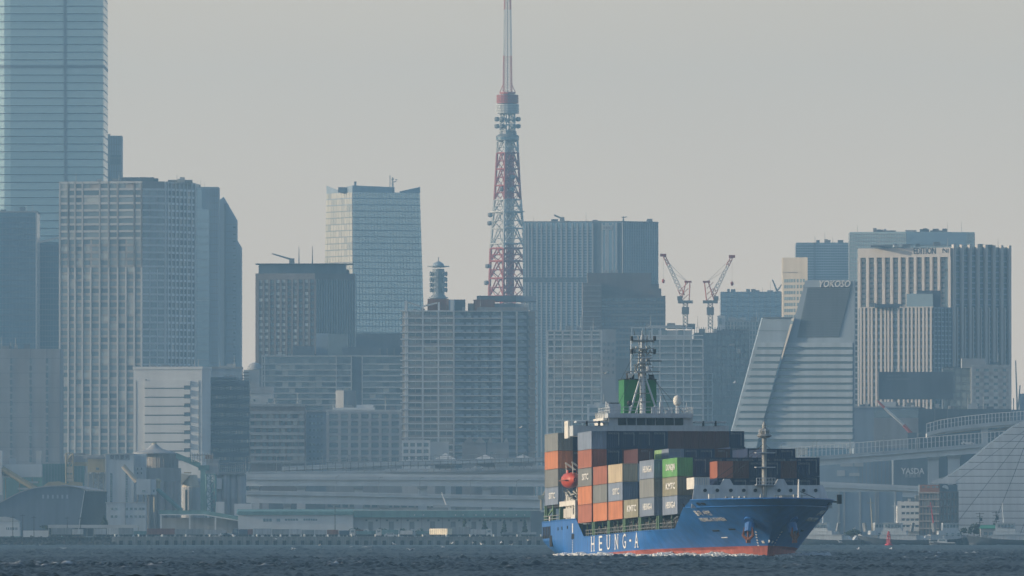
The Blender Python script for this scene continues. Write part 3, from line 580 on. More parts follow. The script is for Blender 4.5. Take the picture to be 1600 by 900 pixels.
b.pbox(0, 'dark_belt', m_dkwall, 817, 916, 433.5, 440.5, 0, .3); b.pbox(0, 'sign_panel', m_whitefr, 941, 956.5, 352, 359, .3, .7)
for i, ch in enumerate('|||'): b.pbox(0, 'sign_mark', m_steel, 943 + i * 4, 945 + i * 4, 353.5, 357.5, .7, .8)
b.pcs(0, 'spandrel', m_blwall, [(0, z) for z in b.rows(560, 360, 46)], b.T(0, 926), 1.1, 0, .15); b.pbox(0, 'dark_strip', m_dkwall, 926.5, 939.5, 348, 500, 0, .2); b.pbox(0, 'dark_strip', m_dkwall, 965, 971.8, 348, 500, 0, .2)
c2 = lin(0, b.L[1] - .6, 20); b.pcs(1, 'fin', m_conc_l, [(t, 0) for t in c2], .55, b.H, 0, .5); b.pcs(1, 'spandrel', m_blwall, [(0, z) for z in b.rows(560, 360, 46)], b.L[1], .8, 0, .2, stuff=True)
b.roof(m_steel, .6)
rooftop(b, [(m_steel, 866, 878, 345.5, 8), (m_steel, 880, 890, 345, 8), (m_steel, 926, 940, 345, 8)])
D = 6212; X = b.wp[1].x; q = lambda x, y: (WX(x, D) - X, 12, WZ(y, D) - GZ)
MB().bx(q(875, 0)[0], q(882, 0)[0], 10, 14, b.H, b.H + 3).build('crane_base', m_steel, b.root); MB().tube(q(879, 342), q(866, 336), .5, n=5).build('crane_arm', m_steel, b.root); MB().tube(q(974, 347), q(974, 338), .6, .2, n=5).build('aerial', m_steel, b.root); MB().tube(q(971, 339.5), q(980, 339), .25, n=4).build('aerial_arm', m_steel, b.root)
# ---------------------------------------------------------------- stepped brown block
D = 5500; X = WX(918, D); r = thing('stepped_tower', 'brown stepped tower block in front of the white finned tower', 'building', (X, D, GZ))
for i, (x0, x1, y, dy) in enumerate(((918, 1018, 426, 6), (1017, 1030, 443, 7), (1018, 1033.5, 450.5, 4), (930, 1040, 462, 2), (910.5, 940, 442, 0))): MB().bx(WX(x0, D) - X, WX(x1, D) - X, dy, 34, 0, WZ(y, D) - GZ).build('wall', m_brown, r)
zz = [WZ(560 - i * 9.5, D) - GZ for i in range(10)]
for z in zz: MB().bx(WX(938, D) - X, WX(1039, D) - X, 1.7, 2, z, z + 1.0).build('floor_band', m_purl, r); 
w_ = MB()
for i in range(18):
    for z in zz: x = WX(941 + i * 5.4, D) - X; w_.bx(x, x + 1.0, 1.8, 2, z + 1.2, z + 2.6)
w_.build('windows', g_dark, r, kind='stuff')
for y in range(446, 560, 8): pb(r, D, 911, 939, y, y + 1.2, m_conc, 'floor_band', .3)
for x in (944, 954, 961): MB().bx(WX(x, D) - X, WX(x + 5, D) - X, 10, 14, WZ(426, D) - GZ, WZ(421, D) - GZ).build('roof_tank', m_conc, r)
# ---------------------------------------------------------------- white balcony towers behind the ship's bridge
b = Bld('white_balcony_tower', 'white apartment tower with open balconies, left of the ship\'s funnel', 'apartment tower', (855, 940), (0,), 516, 4620, 25)
b.body(m_conc_l); zz = b.rows(700, 532, 16); ce = b.cols(0, 855.5, 866, 879, 893.5, 910, 924.5, 939.5)
b.frame(0, ce, zz, m_white_w, m_white_w, cw=.45, bh=.5, co=.9, bo=1.0, pane=g_mix, pm=.4)
for e0, e1 in zip(ce, ce[1:]): b.pcs(0, 'balcony_rail', g_grey, [(e0 + .3, z + .5) for z in zz[:-1]], e1 - e0 - .6, .95, .8, .88)
b.pcs(0, 'crown_pane', g_grey, [(e + .5, b.Z(527)) for e in ce[:-1]], 2.4, 2.2, 0, .1); b.fbox(0, 'crown_beam', m_white_w, 0, b.L[0], b.H - .5, b.H, 0, 1.0); b.fbox(0, 'crown_beam', m_white_w, 0, b.L[0], b.Z(524), b.Z(524) + .5, 0, 1.0)
b.pcs(0, 'column', m_white_w, [(e - .3, b.Z(532)) for e in ce], .55, b.H - b.Z(532), 0, 1.0); rooftop(b, [(m_steel, 884, 893, 509, 6)])
b = Bld('plain_block', 'plain pale block with six small windows behind the left balcony tower', 'building', (935, 962), (0,), 514.5, 4680, 20); b.body(m_conc)
b.pcs(0, 'window', g_dark, [(b.T(0, p), b.Z(y)) for p in (942, 949, 956.5) for y in (540, 551, 562, 573, 584)], .8, 1.3, 0, .08)
b = Bld('office_block', 'low white office with a few broad windows, partly hidden by the ship', 'office block', (918, 985), (0,), 635, 4330, 20); b.body(m_conc_l); b.frame(0, b.cols(0, 919, 936, 952, 968, 984), b.rows(700, 637, 5), m_white_w, m_white_w, cw=.8, bh=1.3, pane=g_dark)
b = Bld('white_balcony_tower', 'white apartment tower with a stepped balcony frame, right of the ship\'s mast', 'apartment tower', (986, 1099), (0,), 512, 4560, 25)
b.body(m_conc_l, z1=b.Z(531)); zz = b.rows(660, 531, 12); ce = b.cols(0, 986.5, 1003, 1018, 1031, 1056, 1068, 1080, 1098.5)
b.frame(0, ce, zz, m_white_w, m_white_w, cw=.4, bh=.42, co=.9, bo=1.0, pane=g_grey, pm=.3)
for e0, e1 in zip(ce, ce[1:]): b.pcs(0, 'balcony_rail', g_grey, [(e0 + .25, z + .42) for z in zz[:-1]], e1 - e0 - .5, .95, .8, .88)
b.rbox('penthouse', m_conc_l, 1003, 1080, 516, 3, 14, z=b.Z(531)); b.fbox(0, 'crown_beam', m_white_w, 0, b.T(0, 1082), b.Z(513), b.Z(511.5), .3, 1.0); b.fbox(0, 'crown_beam', m_white_w, 0, b.L[0], b.Z(525), b.Z(523.5), .3, 1.0)
b.pcs(0, 'crown_post', m_white_w, [(b.T(0, p), b.Z(531)) for p in (986.2, 1003, 1018, 1031, 1056, 1068, 1080)], .4, b.Z(512) - b.Z(531), .4, .95); b.pcs(0, 'crown_pane', g_grey, [(b.T(0, p), b.Z(524)) for p in (1005, 1020, 1034, 1060)], 2.2, 2.2, -2.95, -2.9)
b.rbox('roof_slab', m_conc_l, 1014, 1068, 508.5, 4, 10, z=b.Z(510.5))
b = Bld('balcony_annex', 'low stepped wing with white balcony frames beside the right balcony tower', 'apartment block', (1099, 1113), (0,), 584, 4565, 20); b.body(m_conc_l); b.frame(0, [0, b.L[0] / 2, b.L[0]], b.rows(660, 584, 7), m_white_w, m_white_w, cw=.4, bh=.42, co=.9, bo=1.0, pane=g_grey)
b = Bld('tower_under_construction', 'dark tower under construction carrying two red and white tower cranes', 'building', (1085, 1170), (0,), 520, 5050, 35)
b.body(m_dkwall); b.frame(0, lin(0, b.L[0], 12), b.rows(690, 522, 17), m_dkwall, m_dkwall, cw=.3, bh=.6, co=.2, bo=.25, pane=g_dark); 
b.pcs(0, 'scaffold_post', m_dkwall, [(t, b.H) for t in lin(0, b.L[0], 24)], .25, 2.6, -2, -1.7); b.fbox(0, 'hoarding', m_dkwall, b.T(0, 1120), b.T(0, 1140), b.H - 1, b.Z(516), -.5, .3); b.rbox('canopy', m_steel, 1132, 1170, 514, 3, 6, z=b.H + .8)
b.pbox(0, 'pale_opening', m_conc, 1140, 1148, 537, 540, .1, .4); b.pbox(0, 'pale_opening', m_conc, 1152, 1157, 545, 552, .1, .4)  # pale concrete blocks on the dark wall
m_crred = mat('crane_red', (.45, .10, .08), .6); m_crwh = mat('crane_white', (.6, .6, .58), .6)
def tower_crane(x, foot, slew, apex, tip, hook, label, flip):
    D = 5065; r = thing('tower_crane', label, 'tower crane', (WX(x, D), D, WZ(foot, D)), 0, 'tower cranes on the unfinished building'); X0, Z0_ = r.location.x, r.location.z
    q = lambda px, py, y=0.0: Vector((WX(px, D) - X0, y, WZ(py, D) - Z0_))
    m_ = MB(); h = q(x, slew).z; n_ = 7
    for sx in (-1, 1):
        for sy in (-1, 1): m_.tube((sx * 1.0, sy * 1.0, 0), (sx * 1.0, sy * 1.0, h), .2, n=4)
    for i in range(n_):
        for sy in (-1, 1): m_.tube((-1, sy, h * i / n_), (1, sy, h * (i + 1) / n_), .13, n=4); m_.tube((1, sy, h * i / n_), (-1, sy, h * (i + 1) / n_), .13, n=4); m_.tube((sy, -1, h * i / n_), (sy, 1, h * (i + 1) / n_), .13, n=4)
    m_.build('mast', m_steel, r); MB().bx(-1.6, 1.6, -1.4, 1.4, h * .55, h * .85).build('climbing_frame', m_steel, r)
    MB().bx(-3.3, 3.3, -1.6, 1.6, h, h + 1.3).build('slewing_deck', m_steel, r)
    k = -1 if not flip else 1
    MB().bx(min(k * 1.5, k * 3.6), max(k * 1.5, k * 3.6), -1.5, 1.5, h + 1.3, h + 3.2).build('machine_house', m_steel, r)
    t_ = q(apex[0], apex[1]); a = MB()
    for sx in (-1, 1):
        for sy in (-.8, .8): a.tube((sx * 1.7, sy, h + 1.3), t_ + Vector((sx * .9, sy, 0)), .22, n=4)
    for i in range(3):
        for sy in (-.8, .8): z0, z1 = h + 1.3 + (t_.z - h - 1.3) * i / 3, h + 1.3 + (t_.z - h - 1.3) * (i + 1) / 3; a.tube((-1.5, sy, z0), (1.3, sy, z1), .13, n=4)
    a.bx(t_.x - 1.6, t_.x + 1.6, -1, 1, t_.z - .2, t_.z + .6); a.build('a_frame', m_crred, r)
    s0, e0 = q(x + (4 if not flip else -4) * -1, slew - 12), q(*tip); jm = MB(); jw = MB(); d = (e0 - s0); nn = Vector((-d.z, 0, d.x)).normalized(); n_ = 12
    for i in range(n_):
        g = jm if i < 2 or i > 8 else jw; u0, u1 = s0 + d * (i / n_), s0 + d * ((i + 1) / n_); w0 = .95 - .45 * i / n_; w1 = .95 - .45 * (i + 1) / n_
        for sn in (-1, 1):
            for sy in (-.7, .7): g.tube(u0 + nn * sn * w0 + Vector((0, sy, 0)), u1 + nn * sn * w1 + Vector((0, sy, 0)), .16, n=4)
        for sy in (-.7, .7): g.tube(u0 + nn * w0 + Vector((0, sy, 0)), u1 - nn * w1 + Vector((0, sy, 0)), .11, n=4); g.tube(u0 - nn * w0 + Vector((0, sy, 0)), u1 + nn * w1 + Vector((0, sy, 0)), .11, n=4)
    jm.build('jib_end', m_crred, r); jw.build('jib', m_crwh, r); MB().bx(e0.x - 1.6, e0.x + 1.2, -.8, .8, e0.z - .8, e0.z + .4).build('jib_head', m_crred, r)
    MB().tube(t_, s0 + d * .62 + nn * .3, .07, n=4).build('pendant', m_steel, r); MB().tube(t_, s0 + d * .9 + nn * .3, .07, n=4).build('pendant', m_steel, r)
    hk = q(*hook); MB().tube((hk.x, 0, e0.z), hk, .05, n=4).build('hoist_rope', m_steel, r); MB().lathe([(.1, 0), (.6, .5), (.7, 1.4), (.15, 2.2)], 8, hk).build('hook_block', m_crred, r)
tower_crane(1071, 512, 474, (1075, 441), (1037, 398), (1036.5, 443), 'left of the twin red and white cranes, jib leaning left', False)
tower_crane(1110, 514, 474, (1104, 441), (1144.5, 400), (1144, 447), 'right of the twin red and white cranes, jib leaning right', True)
# ---------------------------------------------------------------- right of the cranes
b = Bld('blue_office_block', 'flat topped pale blue office block right of the twin cranes', 'office block', (1126, 1222), (0,), 456, 6500, 30)
b.body(g_blue); b.pcs(0, 'fin', m_steel, [(t, 0) for t in lin(0, b.L[0] - .6, 11)], .5, b.H, 0, .4); b.frame(0, [0, b.L[0]], b.rows(560, 458, 14), m_blwall, m_blwall, bh=.8, col=False, bo=.15); rooftop(b, [(m_steel, 1178, 1182, 453, 6), (m_steel, 1212, 1220, 455, 6)])
D = 6510; X = b.wp[1].x; MB().tube((WX(1215, D) - X, 10, b.H), (WX(1207, D) - X, 10, WZ(437, D) - GZ), .6, .4, n=5).build('roof_crane', m_steel, b.root); MB().tube((WX(1215, D) - X, 10, b.H + 1), (WX(1222, D) - X, 10, WZ(444, D) - GZ), .4, n=5).build('crane_arm', m_steel, b.root)
b = Bld('pale_block', 'low pale block in front of the flat blue office block', 'building', (1132, 1200), (0,), 501, 5900, 20); b.body(m_conc); b.frame(0, lin(0, b.L[0], 14), b.rows(560, 503, 8), m_conc_l, m_conc, cw=.3, bh=.6, co=.15, bo=.2, pane=g_grey, stuff=True)
b = Bld('white_stair_block', 'tiny white roof block with one dark window between crane and blue office', 'building', (1121, 1133), (0,), 493, 5600, 10); b.body(m_white_w); b.pbox(0, 'window', g_dark, 1123.5, 1128, 497, 507, 0, .1)
b = Bld('cream_block', 'cream building with small square windows, lit by the sun', 'building', (1223, 1262), (-34,), 402, 5650, 20)
b.body(m_cream); b.pbox(0, 'cornice', m_purl, 1223, 1246, 424.5, 425.6, 0, .3); zz = b.rows(506, 441, 7)
b.pcs(0, 'window', g_dark, [(b.T(0, p), z) for p in (1225.5, 1229, 1232.5, 1236, 1240, 1245, 1250, 1254.5) for z in zz], 1.15, 1.7, -.05, .06)
b = Bld('blue_glass_block', 'plain blue glass block above the sloping tower', 'office block', (1244, 1330), (0,), 379, 5850, 25)
b.body(g_blue); b.frame(0, lin(0, b.L[0], 24), b.rows(520, 383, 34), m_blwall, m_blwall, cw=.2, bh=.4, co=.1, bo=.12); b.pbox(0, 'seam', m_dkwall, 1272, 1274, 379, 500, 0, .3)
b = Bld('teal_glass_tower', 'teal glass tower rising behind the white pillared tower', 'office tower', (1328, 1416, 1523), (-14, 12), 362, 5600, 25)
b.body(g_teal); 
for f in (0, 1): b.frame(f, lin(0, b.L[f], 22), b.rows(560, 366, 34), m_steel, m_steel, cw=.2, bh=.35, co=.15, bo=.18)
b.fbox(1, 'louvre_band', g_blue, 0, b.T(1, 1510), b.Z(382), b.Z(363), 0, .3)
rooftop(b, [(m_steel, 1380, 1400, 360, 8), (m_conc_l, 1415, 1432, 359.5, 8), (m_dkwall, 1438, 1452, 358, 8), (m_steel, 1454, 1481, 360, 12)])
# ---------------------------------------------------------------- white pillared tower with its lower wing
m_ed = mat('pinkish_white_stone', (.62, .57, .52), .7, var=.04, scale=.06, streak=.05)
b = Bld('white_pillar_tower', 'white pillared hotel tower with dark letters along its sunlit parapet', 'hotel tower', (1343, 1487, 1577), (-24, 34), 385, 4850, 30)
b.body(g_dark); pil = [1344.5, 1357.5, 1370, 1382.5, 1395, 1407.5, 1419.5, 1432, 1444.5, 1457, 1469, 1485.5]
b.pbox(0, 'parapet', m_ed, 1343, 1487, 387, 401.5, 0, 1.6); b.pcs(0, 'pillar', m_ed, [(b.T(0, p) - .6, 0) for p in pil], 1.25, b.Z(401.5), 0, 1.6)
zz = b.rows(520, 408, 14); b.pcs(0, 'spandrel', m_conc, [(b.T(0, p) + .7, z) for p in pil[:-1] for z in zz], 1.5, 1.3, 0, .3); b.pcs(0, 'spandrel_slot', m_dkwall, [(b.T(0, p) + 2.3, b.Z(424)) for p in pil[:-1]], 1.0, 1.2, 0, .35)
b.pcs(1, 'pillar', m_ed, [(t, 0) for t in lin(0, b.L[1] - 1.2, 7)], 1.2, b.H + .8, 0, 1.6); b.pcs(1, 'thin_pillar', m_ed, [(t + b.L[1] / 14, 0) for t in lin(0, b.L[1] - 1.2, 7)[:-1]], .7, b.Z(480), 0, 1.0)
b.pcs(1, 'spandrel', m_blwall, [(0, z) for z in b.rows(640, 400, 28)], b.L[1], .7, 0, .2)
m_sign = mat('dark_sign_letters', (.05, .075, .11), .5)
rot0 = (math.pi / 2, 0, b.ang[0]); t_ = (b.T(0, 1433) + b.T(0, 1461.5)) / 2
lettering('EDITION', 4.0, m_sign, b.root, b.P(0, t_, b.Z(392.2), 1.68), rot0, name='sign_letters', depth=.08, sx=.66, bold=.03)
for p in (1475, 1481): b.pbox(0, 'sign_mark', m_sign, p, p + .9, 389, 395, 1.6, 1.75)
MB().ob(b.P(0, b.T(0, 1475.5), b.Z(389.3), 1.6), (b.dir[0].x * 1.7, b.dir[0].y * 1.7, -1.6), (.1, -.2, 0), (0, 0, .5)).build('sign_mark', m_sign, b.root); b.pbox(0, 'sign_mark', m_sign, 1483.5, 1484.3, 389, 395, 1.6, 1.75)
rooftop(b, [(m_conc_l, 1397, 1404, 382.5, 4), (m_dkwall, 1361, 1383, 383.5, 5)])
b2 = Bld('pillared_wing', 'lower pillared wing with a glass box on top, in front of the white pillared tower', 'building', (1344, 1459, 1487), (-20, 30), 480, 4780, 20)
b2.body(g_dark); pl = [1346, 1351.5, 1358, 1363, 1370, 1377.5, 1384, 1389, 1394.5, 1405, 1413, 1419.5, 1425.5, 1432, 1437, 1443.5, 1449, 1455.5]
b2.pcs(0, 'pillar', m_ed, [(b2.T(0, p) - .4, 0) for p in pl], .85, b2.H, 0, 1.0); b2.pcs(0, 'spandrel', m_blwall, [(0, z) for z in b2.rows(640, 490, 14)], b2.L[0], 1.2, 0, .3); b2.pbox(0, 'edge_beam', m_ed, 1344, 1459, 479, 480.5, 0, 1.1)
b2.frame(1, lin(0, b2.L[1], 5), b2.rows(640, 482, 22), m_blwall, m_blwall, cw=.3, bh=.5); b2.rbox('glass_box', g_teal, 1417, 1458, 459, 4, 8); b2.rbox('roof_frame', m_dkwall, 1433, 1470, 454, 6, 8); b2.rbox('roof_garden', m_dkwall, 1367, 1410, 475, 4, 4)
b2.rbox('canopy', m_conc_l, 1458, 1472, 480, 5, 6, z=b2.H - 3)
b = Bld('narrow_window_tower', 'narrow white slab with one column of windows beside the sloping tower', 'building', (1330, 1348), (0,), 440, 5000, 18); b.body(m_conc_l); b.pcs(0, 'window', g_dark, [(b.T(0, 1336.5), z) for z in b.rows(640, 446, 23)], 1.3, 1.6, 0, .08); b.pbox(0, 'dark_seam', m_dkwall, 1341.5, 1344, 440, 640, 0, .1)
# ---------------------------------------------------------------- sloping tower
m_pan = mat('pale_spandrel_panel', (.36, .43, .48), .55, var=.05, scale=.06); m_louv = mat('louvre_slat', (.16, .21, .26), .5)
D = 4300; AN = math.radians(-15); X = WX(1335, D); r = thing('sloping_tower', 'tower with one leaning side and a louvred sloping panel under large letters', 'office tower', (X, D, GZ))
def sl(px, py, o=0.0):     # a point of its facade, which turns a little to the left
    kk = (px - 800) / FPX; dx, dy = math.cos(AN), math.sin(AN); t = (kk * D - X) / (dx - kk * dy); Dp = D + dy * t
    return Vector((dx * t + math.sin(AN) * o, dy * t - math.cos(AN) * o, at(px, py, Dp).z - GZ))
bk = Vector((.026 * 22, 22, 0))
def slab(name, m_, pts, o0, o1): n_ = Vector((math.sin(AN), -math.cos(AN), 0)) * (o1 - o0); return MB().ext([sl(x, y, o0) for x, y in pts], n_).build(name, m_, r)
MB().ext([sl(*p) for p in ((1259, 438), (1335, 437), (1335, 700), (1180, 700))], bk).build('right_wing', m_blwall, r)
LW = 2.4
MB().ext([sl(*p) for p in ((1194, 496), (1240, 496), (1184, 700), (1139, 700))], bk * .8 - Vector((math.sin(AN), -math.cos(AN), 0)) * -LW).build('left_wing', m_blwall, r).location = Vector((math.sin(AN), -math.cos(AN), 0)) * LW * 1
el = lambda y: 1259 - (y - 438) * (79 / 262); ll = lambda y: 1194 - (y - 496) * (55 / 204); lr = lambda y: 1240 - (y - 496) * (56 / 204)
slab('louvre_field', m_dkwall, ((1262, 450), (1330, 450), (1311, 527), (1246, 527)), 0, .2)
for i in range(30): y = 451 + i * 2.5; slab('louvre_slat', m_louv, ((1262 - (y - 450) * .21, y), (1330 - (y - 450) * .247, y), (1330 - (y - 450) * .247, y + .9), (1262 - (y - 450) * .21, y + .9)), .2, .5)
slab('sign_band', m_blwall, ((1259, 438), (1335, 437.5), (1335, 449), (1256, 449)), 0, .5)
for i in range(14):
    y = 535.5 + 11.05 * i
    if y > 690: break
    h = 7.2 if i not in (10,) else 17; dk = 10.6
    slab('spandrel_panel', m_pan, ((el(y) + 2, y), (1333, y), (1333, y + 7.0), (el(y + 7) + 2, y + 7.0)), 0, .9)
    slab('ribbon_window', g_dark, ((el(y) + 2, y + 7.2), (1333, y + 7.2), (1333, y + 10.8), (el(y + 10) + 2, y + 10.8)), 0, .15)
    slab('spandrel_panel', m_pan, ((ll(y) + .5, y), (lr(y), y), (lr(y + 7), y + 7.0), (ll(y + 7) + .5, y + 7.0)), LW, LW + .9)
    slab('ribbon_window', g_dark, ((ll(y) + 4, y + 7.2), (lr(y) - 1, y + 7.2), (lr(y + 10) - 1, y + 10.8), (ll(y + 10) + 4, y + 10.8)), LW, LW + .15)
slab('floor_joint', m_dkwall, ((1187, 516.5), (1233, 516.5), (1233, 517.3), (1187, 517.3)), LW, LW + .1)
slab('parapet', m_dkwall, ((1194, 495.5), (1240, 495.5), (1239.6, 497), (1193.6, 497)), LW, LW + .5)
tm = (sl(1283, 444) + sl(1327, 444)) / 2; n_ = Vector((math.sin(AN), -math.cos(AN), 0)); me = text_mesh('YOKOSO', 3.5, .15, .85, bold=.06); me.transform(Matrix(((1, .22, 0, 0), (0, 1, 0, 0), (0, 0, 1, 0), (0, 0, 0, 1)))); me.materials.clear(); me.materials.append(m_letter)
link('sign_letters', me, r, tm + n_ * .75, (math.pi / 2, 0, AN))
# ---------------------------------------------------------------- blocks behind the ramps on the right
b = Bld('dark_signboard', 'wide dark billboard panel with faint writing above the grey depot', 'billboard', (1372, 1490), (0,), 581, 4400, 3, z0=WZ(624, 4400)); b.body(m_dkwall, name='panel'); b.pbox(0, 'frame_edge', m_conc, 1371.5, 1373, 581, 623, 0, .3)
m_faint = mat('faded_sign_writing', (.19, .23, .26), .7)
for y, n_ in ((585, 9), (590.5, 15)): b.pcs(0, 'faded_letter', m_faint, [(b.T(0, 1386) + i * .62, b.Z(y + 3.2)) for i in range(n_)], .4, .7, 0, .06)
b.pcs(0, 'support_post', m_steel, [(b.T(0, p), -10) for p in (1380, 1400, 1420, 1440, 1460, 1480)], .4, 10, -1.5, -1.1); b.pcs(0, 'top_lamp', m_conc_l, [(b.T(0, p), b.H) for p in (1394, 1400, 1405, 1410)], .5, 1.0, -.5, 0)
b = Bld('depot_building', 'grey teal depot block below the dark billboard', 'depot', (1334, 1437), (0,), 637, 4390, 25); b.body(m_blwall); b.pbox(0, 'wall_panel', m_conc, 1366, 1435, 653, 700, 0, .3); b.pbox(0, 'dark_window', g_dark, 1366, 1435, 640, 652.5, 0, .15); b.pbox(0, 'dark_slot', m_dkwall, 1435, 1446, 637, 700, -2, .1); b.roof(m_conc_l, .5)
rooftop(b, [(m_conc_l, 1373, 1400, 628, 5), (m_steel, 1415, 1430, 629, 5), (m_conc_l, 1424, 1428, 633, 3)])
b = Bld('grey_block', 'low dark grey block right of the depot under the billboard', 'building', (1437, 1580), (0,), 639, 4420, 20); b.body(m_dkwall); b.pbox(0, 'window', m_conc_l, 1460, 1467, 631, 637, 0, .2)
b = Bld('white_grid_flats', 'white flats with small square windows at the foot of the pillared tower', 'flats', (1520, 1577), (0,), 574, 4600, 20)
b.body(m_conc_l); b.frame(0, b.cols(0, 1521, 1534, 1549, 1563, 1576), b.rows(652, 576, 7), m_conc_l, m_conc_l, cw=1.8, bh=1.6, co=.25, bo=.25, pane=g_dark); b.rbox('roof_storey', m_conc, 1503, 1540, 560, 4, 10); b.roof(m_conc_l, .5)
b = Bld('glass_stair_block', 'dark glazed block with light floor lines beside the white flats', 'building', (1474, 1521), (0,), 574, 4620, 18); b.body(g_dark); b.frame(0, lin(0, b.L[0], 5), b.rows(650, 576, 6), m_dkwall, m_dkwall, cw=.3, bh=.8, pane=g_grey); b.pbox(0, 'parapet', m_conc_l, 1474, 1490, 573, 577, 0, .3)
b = Bld('far_block', 'small dark block at the far right edge beyond the road ramp', 'building', (1578, 1640), (0,), 640, 5600, 20); b.body(m_dkwall); b.rbox('roof_block', m_blwall, 1594, 1640, 615, 3, 10); b.rbox('roof_post', m_steel, 1583, 1584.5, 622, 2, 1)
D = 5580; r = thing('roof_crane', 'thin crane jib standing on the small block at the right edge', 'crane', (WX(1590, D), D, WZ(640, D))); MB().tube((0, 4, 0), (WX(1590.5, D) - WX(1593, D), 4, WZ(563, D) - WZ(640, D)), .5, .3, n=5).build('jib', m_steel, r); MB().tube((.4, 4, 0), (1.4, 4, 12), .3, n=4).build('back_stay', m_steel, r)
D = 4300; r = thing('mobile_crane', 'red and white crane jib leaning left behind the road ramp', 'crane', (WX(1424, D), D, GZ)); q = lambda x, y: (WX(x, D) - WX(1424, D), 0, WZ(y, D) - GZ)
MB().tube(q(1424, 677), q(1412, 664), .7, n=5).build('jib_end', m_crred, r); MB().tube(q(1412, 664), q(1382, 637), .6, n=5).build('jib', m_crwh, r); MB().tube(q(1382, 637), q(1371, 626), .55, .35, n=5).build('jib_end', m_crred, r); MB().bx(q(1418, 0)[0], q(1432, 0)[0], -1.5, 1.5, 0, q(0, 676)[2]).build('crane_body', m_dkwall, r)

# roof clutter: tanks, fans and rails on the tall blocks, each a small piece of its building
RC = random.Random(41)
for b in ALL_B:
    if b.D < 4250 or b.H < 25: continue
    x0, x1 = b.v[0].x + 2, b.v[-1].x - 2
    if x1 - x0 < 9: continue
    for i in range(min(7, 2 + int((x1 - x0) / 7))):
        w_, h_ = RC.uniform(1.2, 3.8), RC.uniform(.7, 1.9); x = RC.uniform(x0, x1 - w_); y = max(v.y for v in b.v) * .0 + RC.uniform(5, 9) + abs(x - b.v[min(range(len(b.v)), key=lambda i_: abs(b.v[i_].y))].x) * .35
        MB().bx(x, x + w_, y, y + 2.5, b.H - .3, b.H + h_ + .3).build('roof_unit', RC.choice((m_steel, m_conc, m_conc_l, m_dkwall)), b.root)
    rl = MB()
    for i in range(3): x = RC.uniform(x0, x1); rl.tube((x, 8, b.H), (x, 8, b.H + RC.uniform(2.5, 6)), .14, .06, n=4)
    rl.build('roof_aerials', m_steel, b.root, kind='stuff')
# ---------------------------------------------------------------- quay
m_quay = mat('quay_concrete', (.26, .26, .25), .85, var=.18, scale=.3, streak=.25); m_rubber = mat('black_rubber', (.02, .02, .022), .8); m_rubble = mat('rubble_stone', (.10, .10, .10), .9, var=.4, scale=1.5)
D = 3702
q_ = thing('quay_wall', 'long concrete quay wall with a row of black rubber fenders', 'quay wall', (WX(175, D), D, 0))
MB().bx(0, WX(1340, D) - WX(175, D), 0, 3.5, -1.5, GZ + .02).build('wall', m_quay, q_); MB().bx(0, WX(1340, D) - WX(175, D), -.25, .9, GZ + .02, GZ + .32).build('coping', m_quay, q_)
fm = MB().bx(-.55, .55, -.5, 0, -.2, 1.5).mesh('rubber_fender', m_rubber); bm = MB().lathe([(.25, 0), (.2, .4), (.35, .45), (.3, .65)], 8).mesh('bollard', m_letter)
for i in range(76): link('rubber_fender', fm, q_, (3 + i * 2.95, 0, 0))
for i in range(24): link('bollard', bm, q_, (1 + i * 7.7, .5, GZ + .32))
q_ = thing('rubble_bank', 'dark rubble bank at the water\'s edge below the concrete plant', 'embankment', (WX(-900, D), D, 0)); L_ = WX(176, D) - WX(-900, D)
MB().ext([(0, -1.5, -1), (0, 2, GZ + .1), (0, 8, GZ + .1), (0, 8, -1)], (L_, 0, 0)).build('bank', m_rubble, q_); s_ = MB(); R = random.Random(5)
for i in range(700): x = L_ - abs(R.gauss(0, 60)) if i < 600 else R.uniform(0, L_); t = R.random(); s_.ob((x, -1.7 + 3.4 * t, -.6 + 3.1 * t), (R.uniform(.4, 1.1), R.uniform(-.2, .2), R.uniform(-.1, .2)), (0, .5, .1), (R.uniform(-.1, .1), -.1, R.uniform(.3, .7)))
s_.build('rubble', m_rubble, q_, kind='stuff')
q_ = thing('quay_wall', 'grey quay wall behind the tugboats on the far right', 'quay wall', (WX(1255, D), D, 0)); MB().bx(0, WX(2700, D) - WX(1255, D), -.1, 3.5, -1.5, GZ - .3).build('wall', m_conc, q_); MB().bx(0, WX(2700, D) - WX(1255, D), -.35, .6, GZ - .3, GZ + .1).build('coping', m_quay, q_)
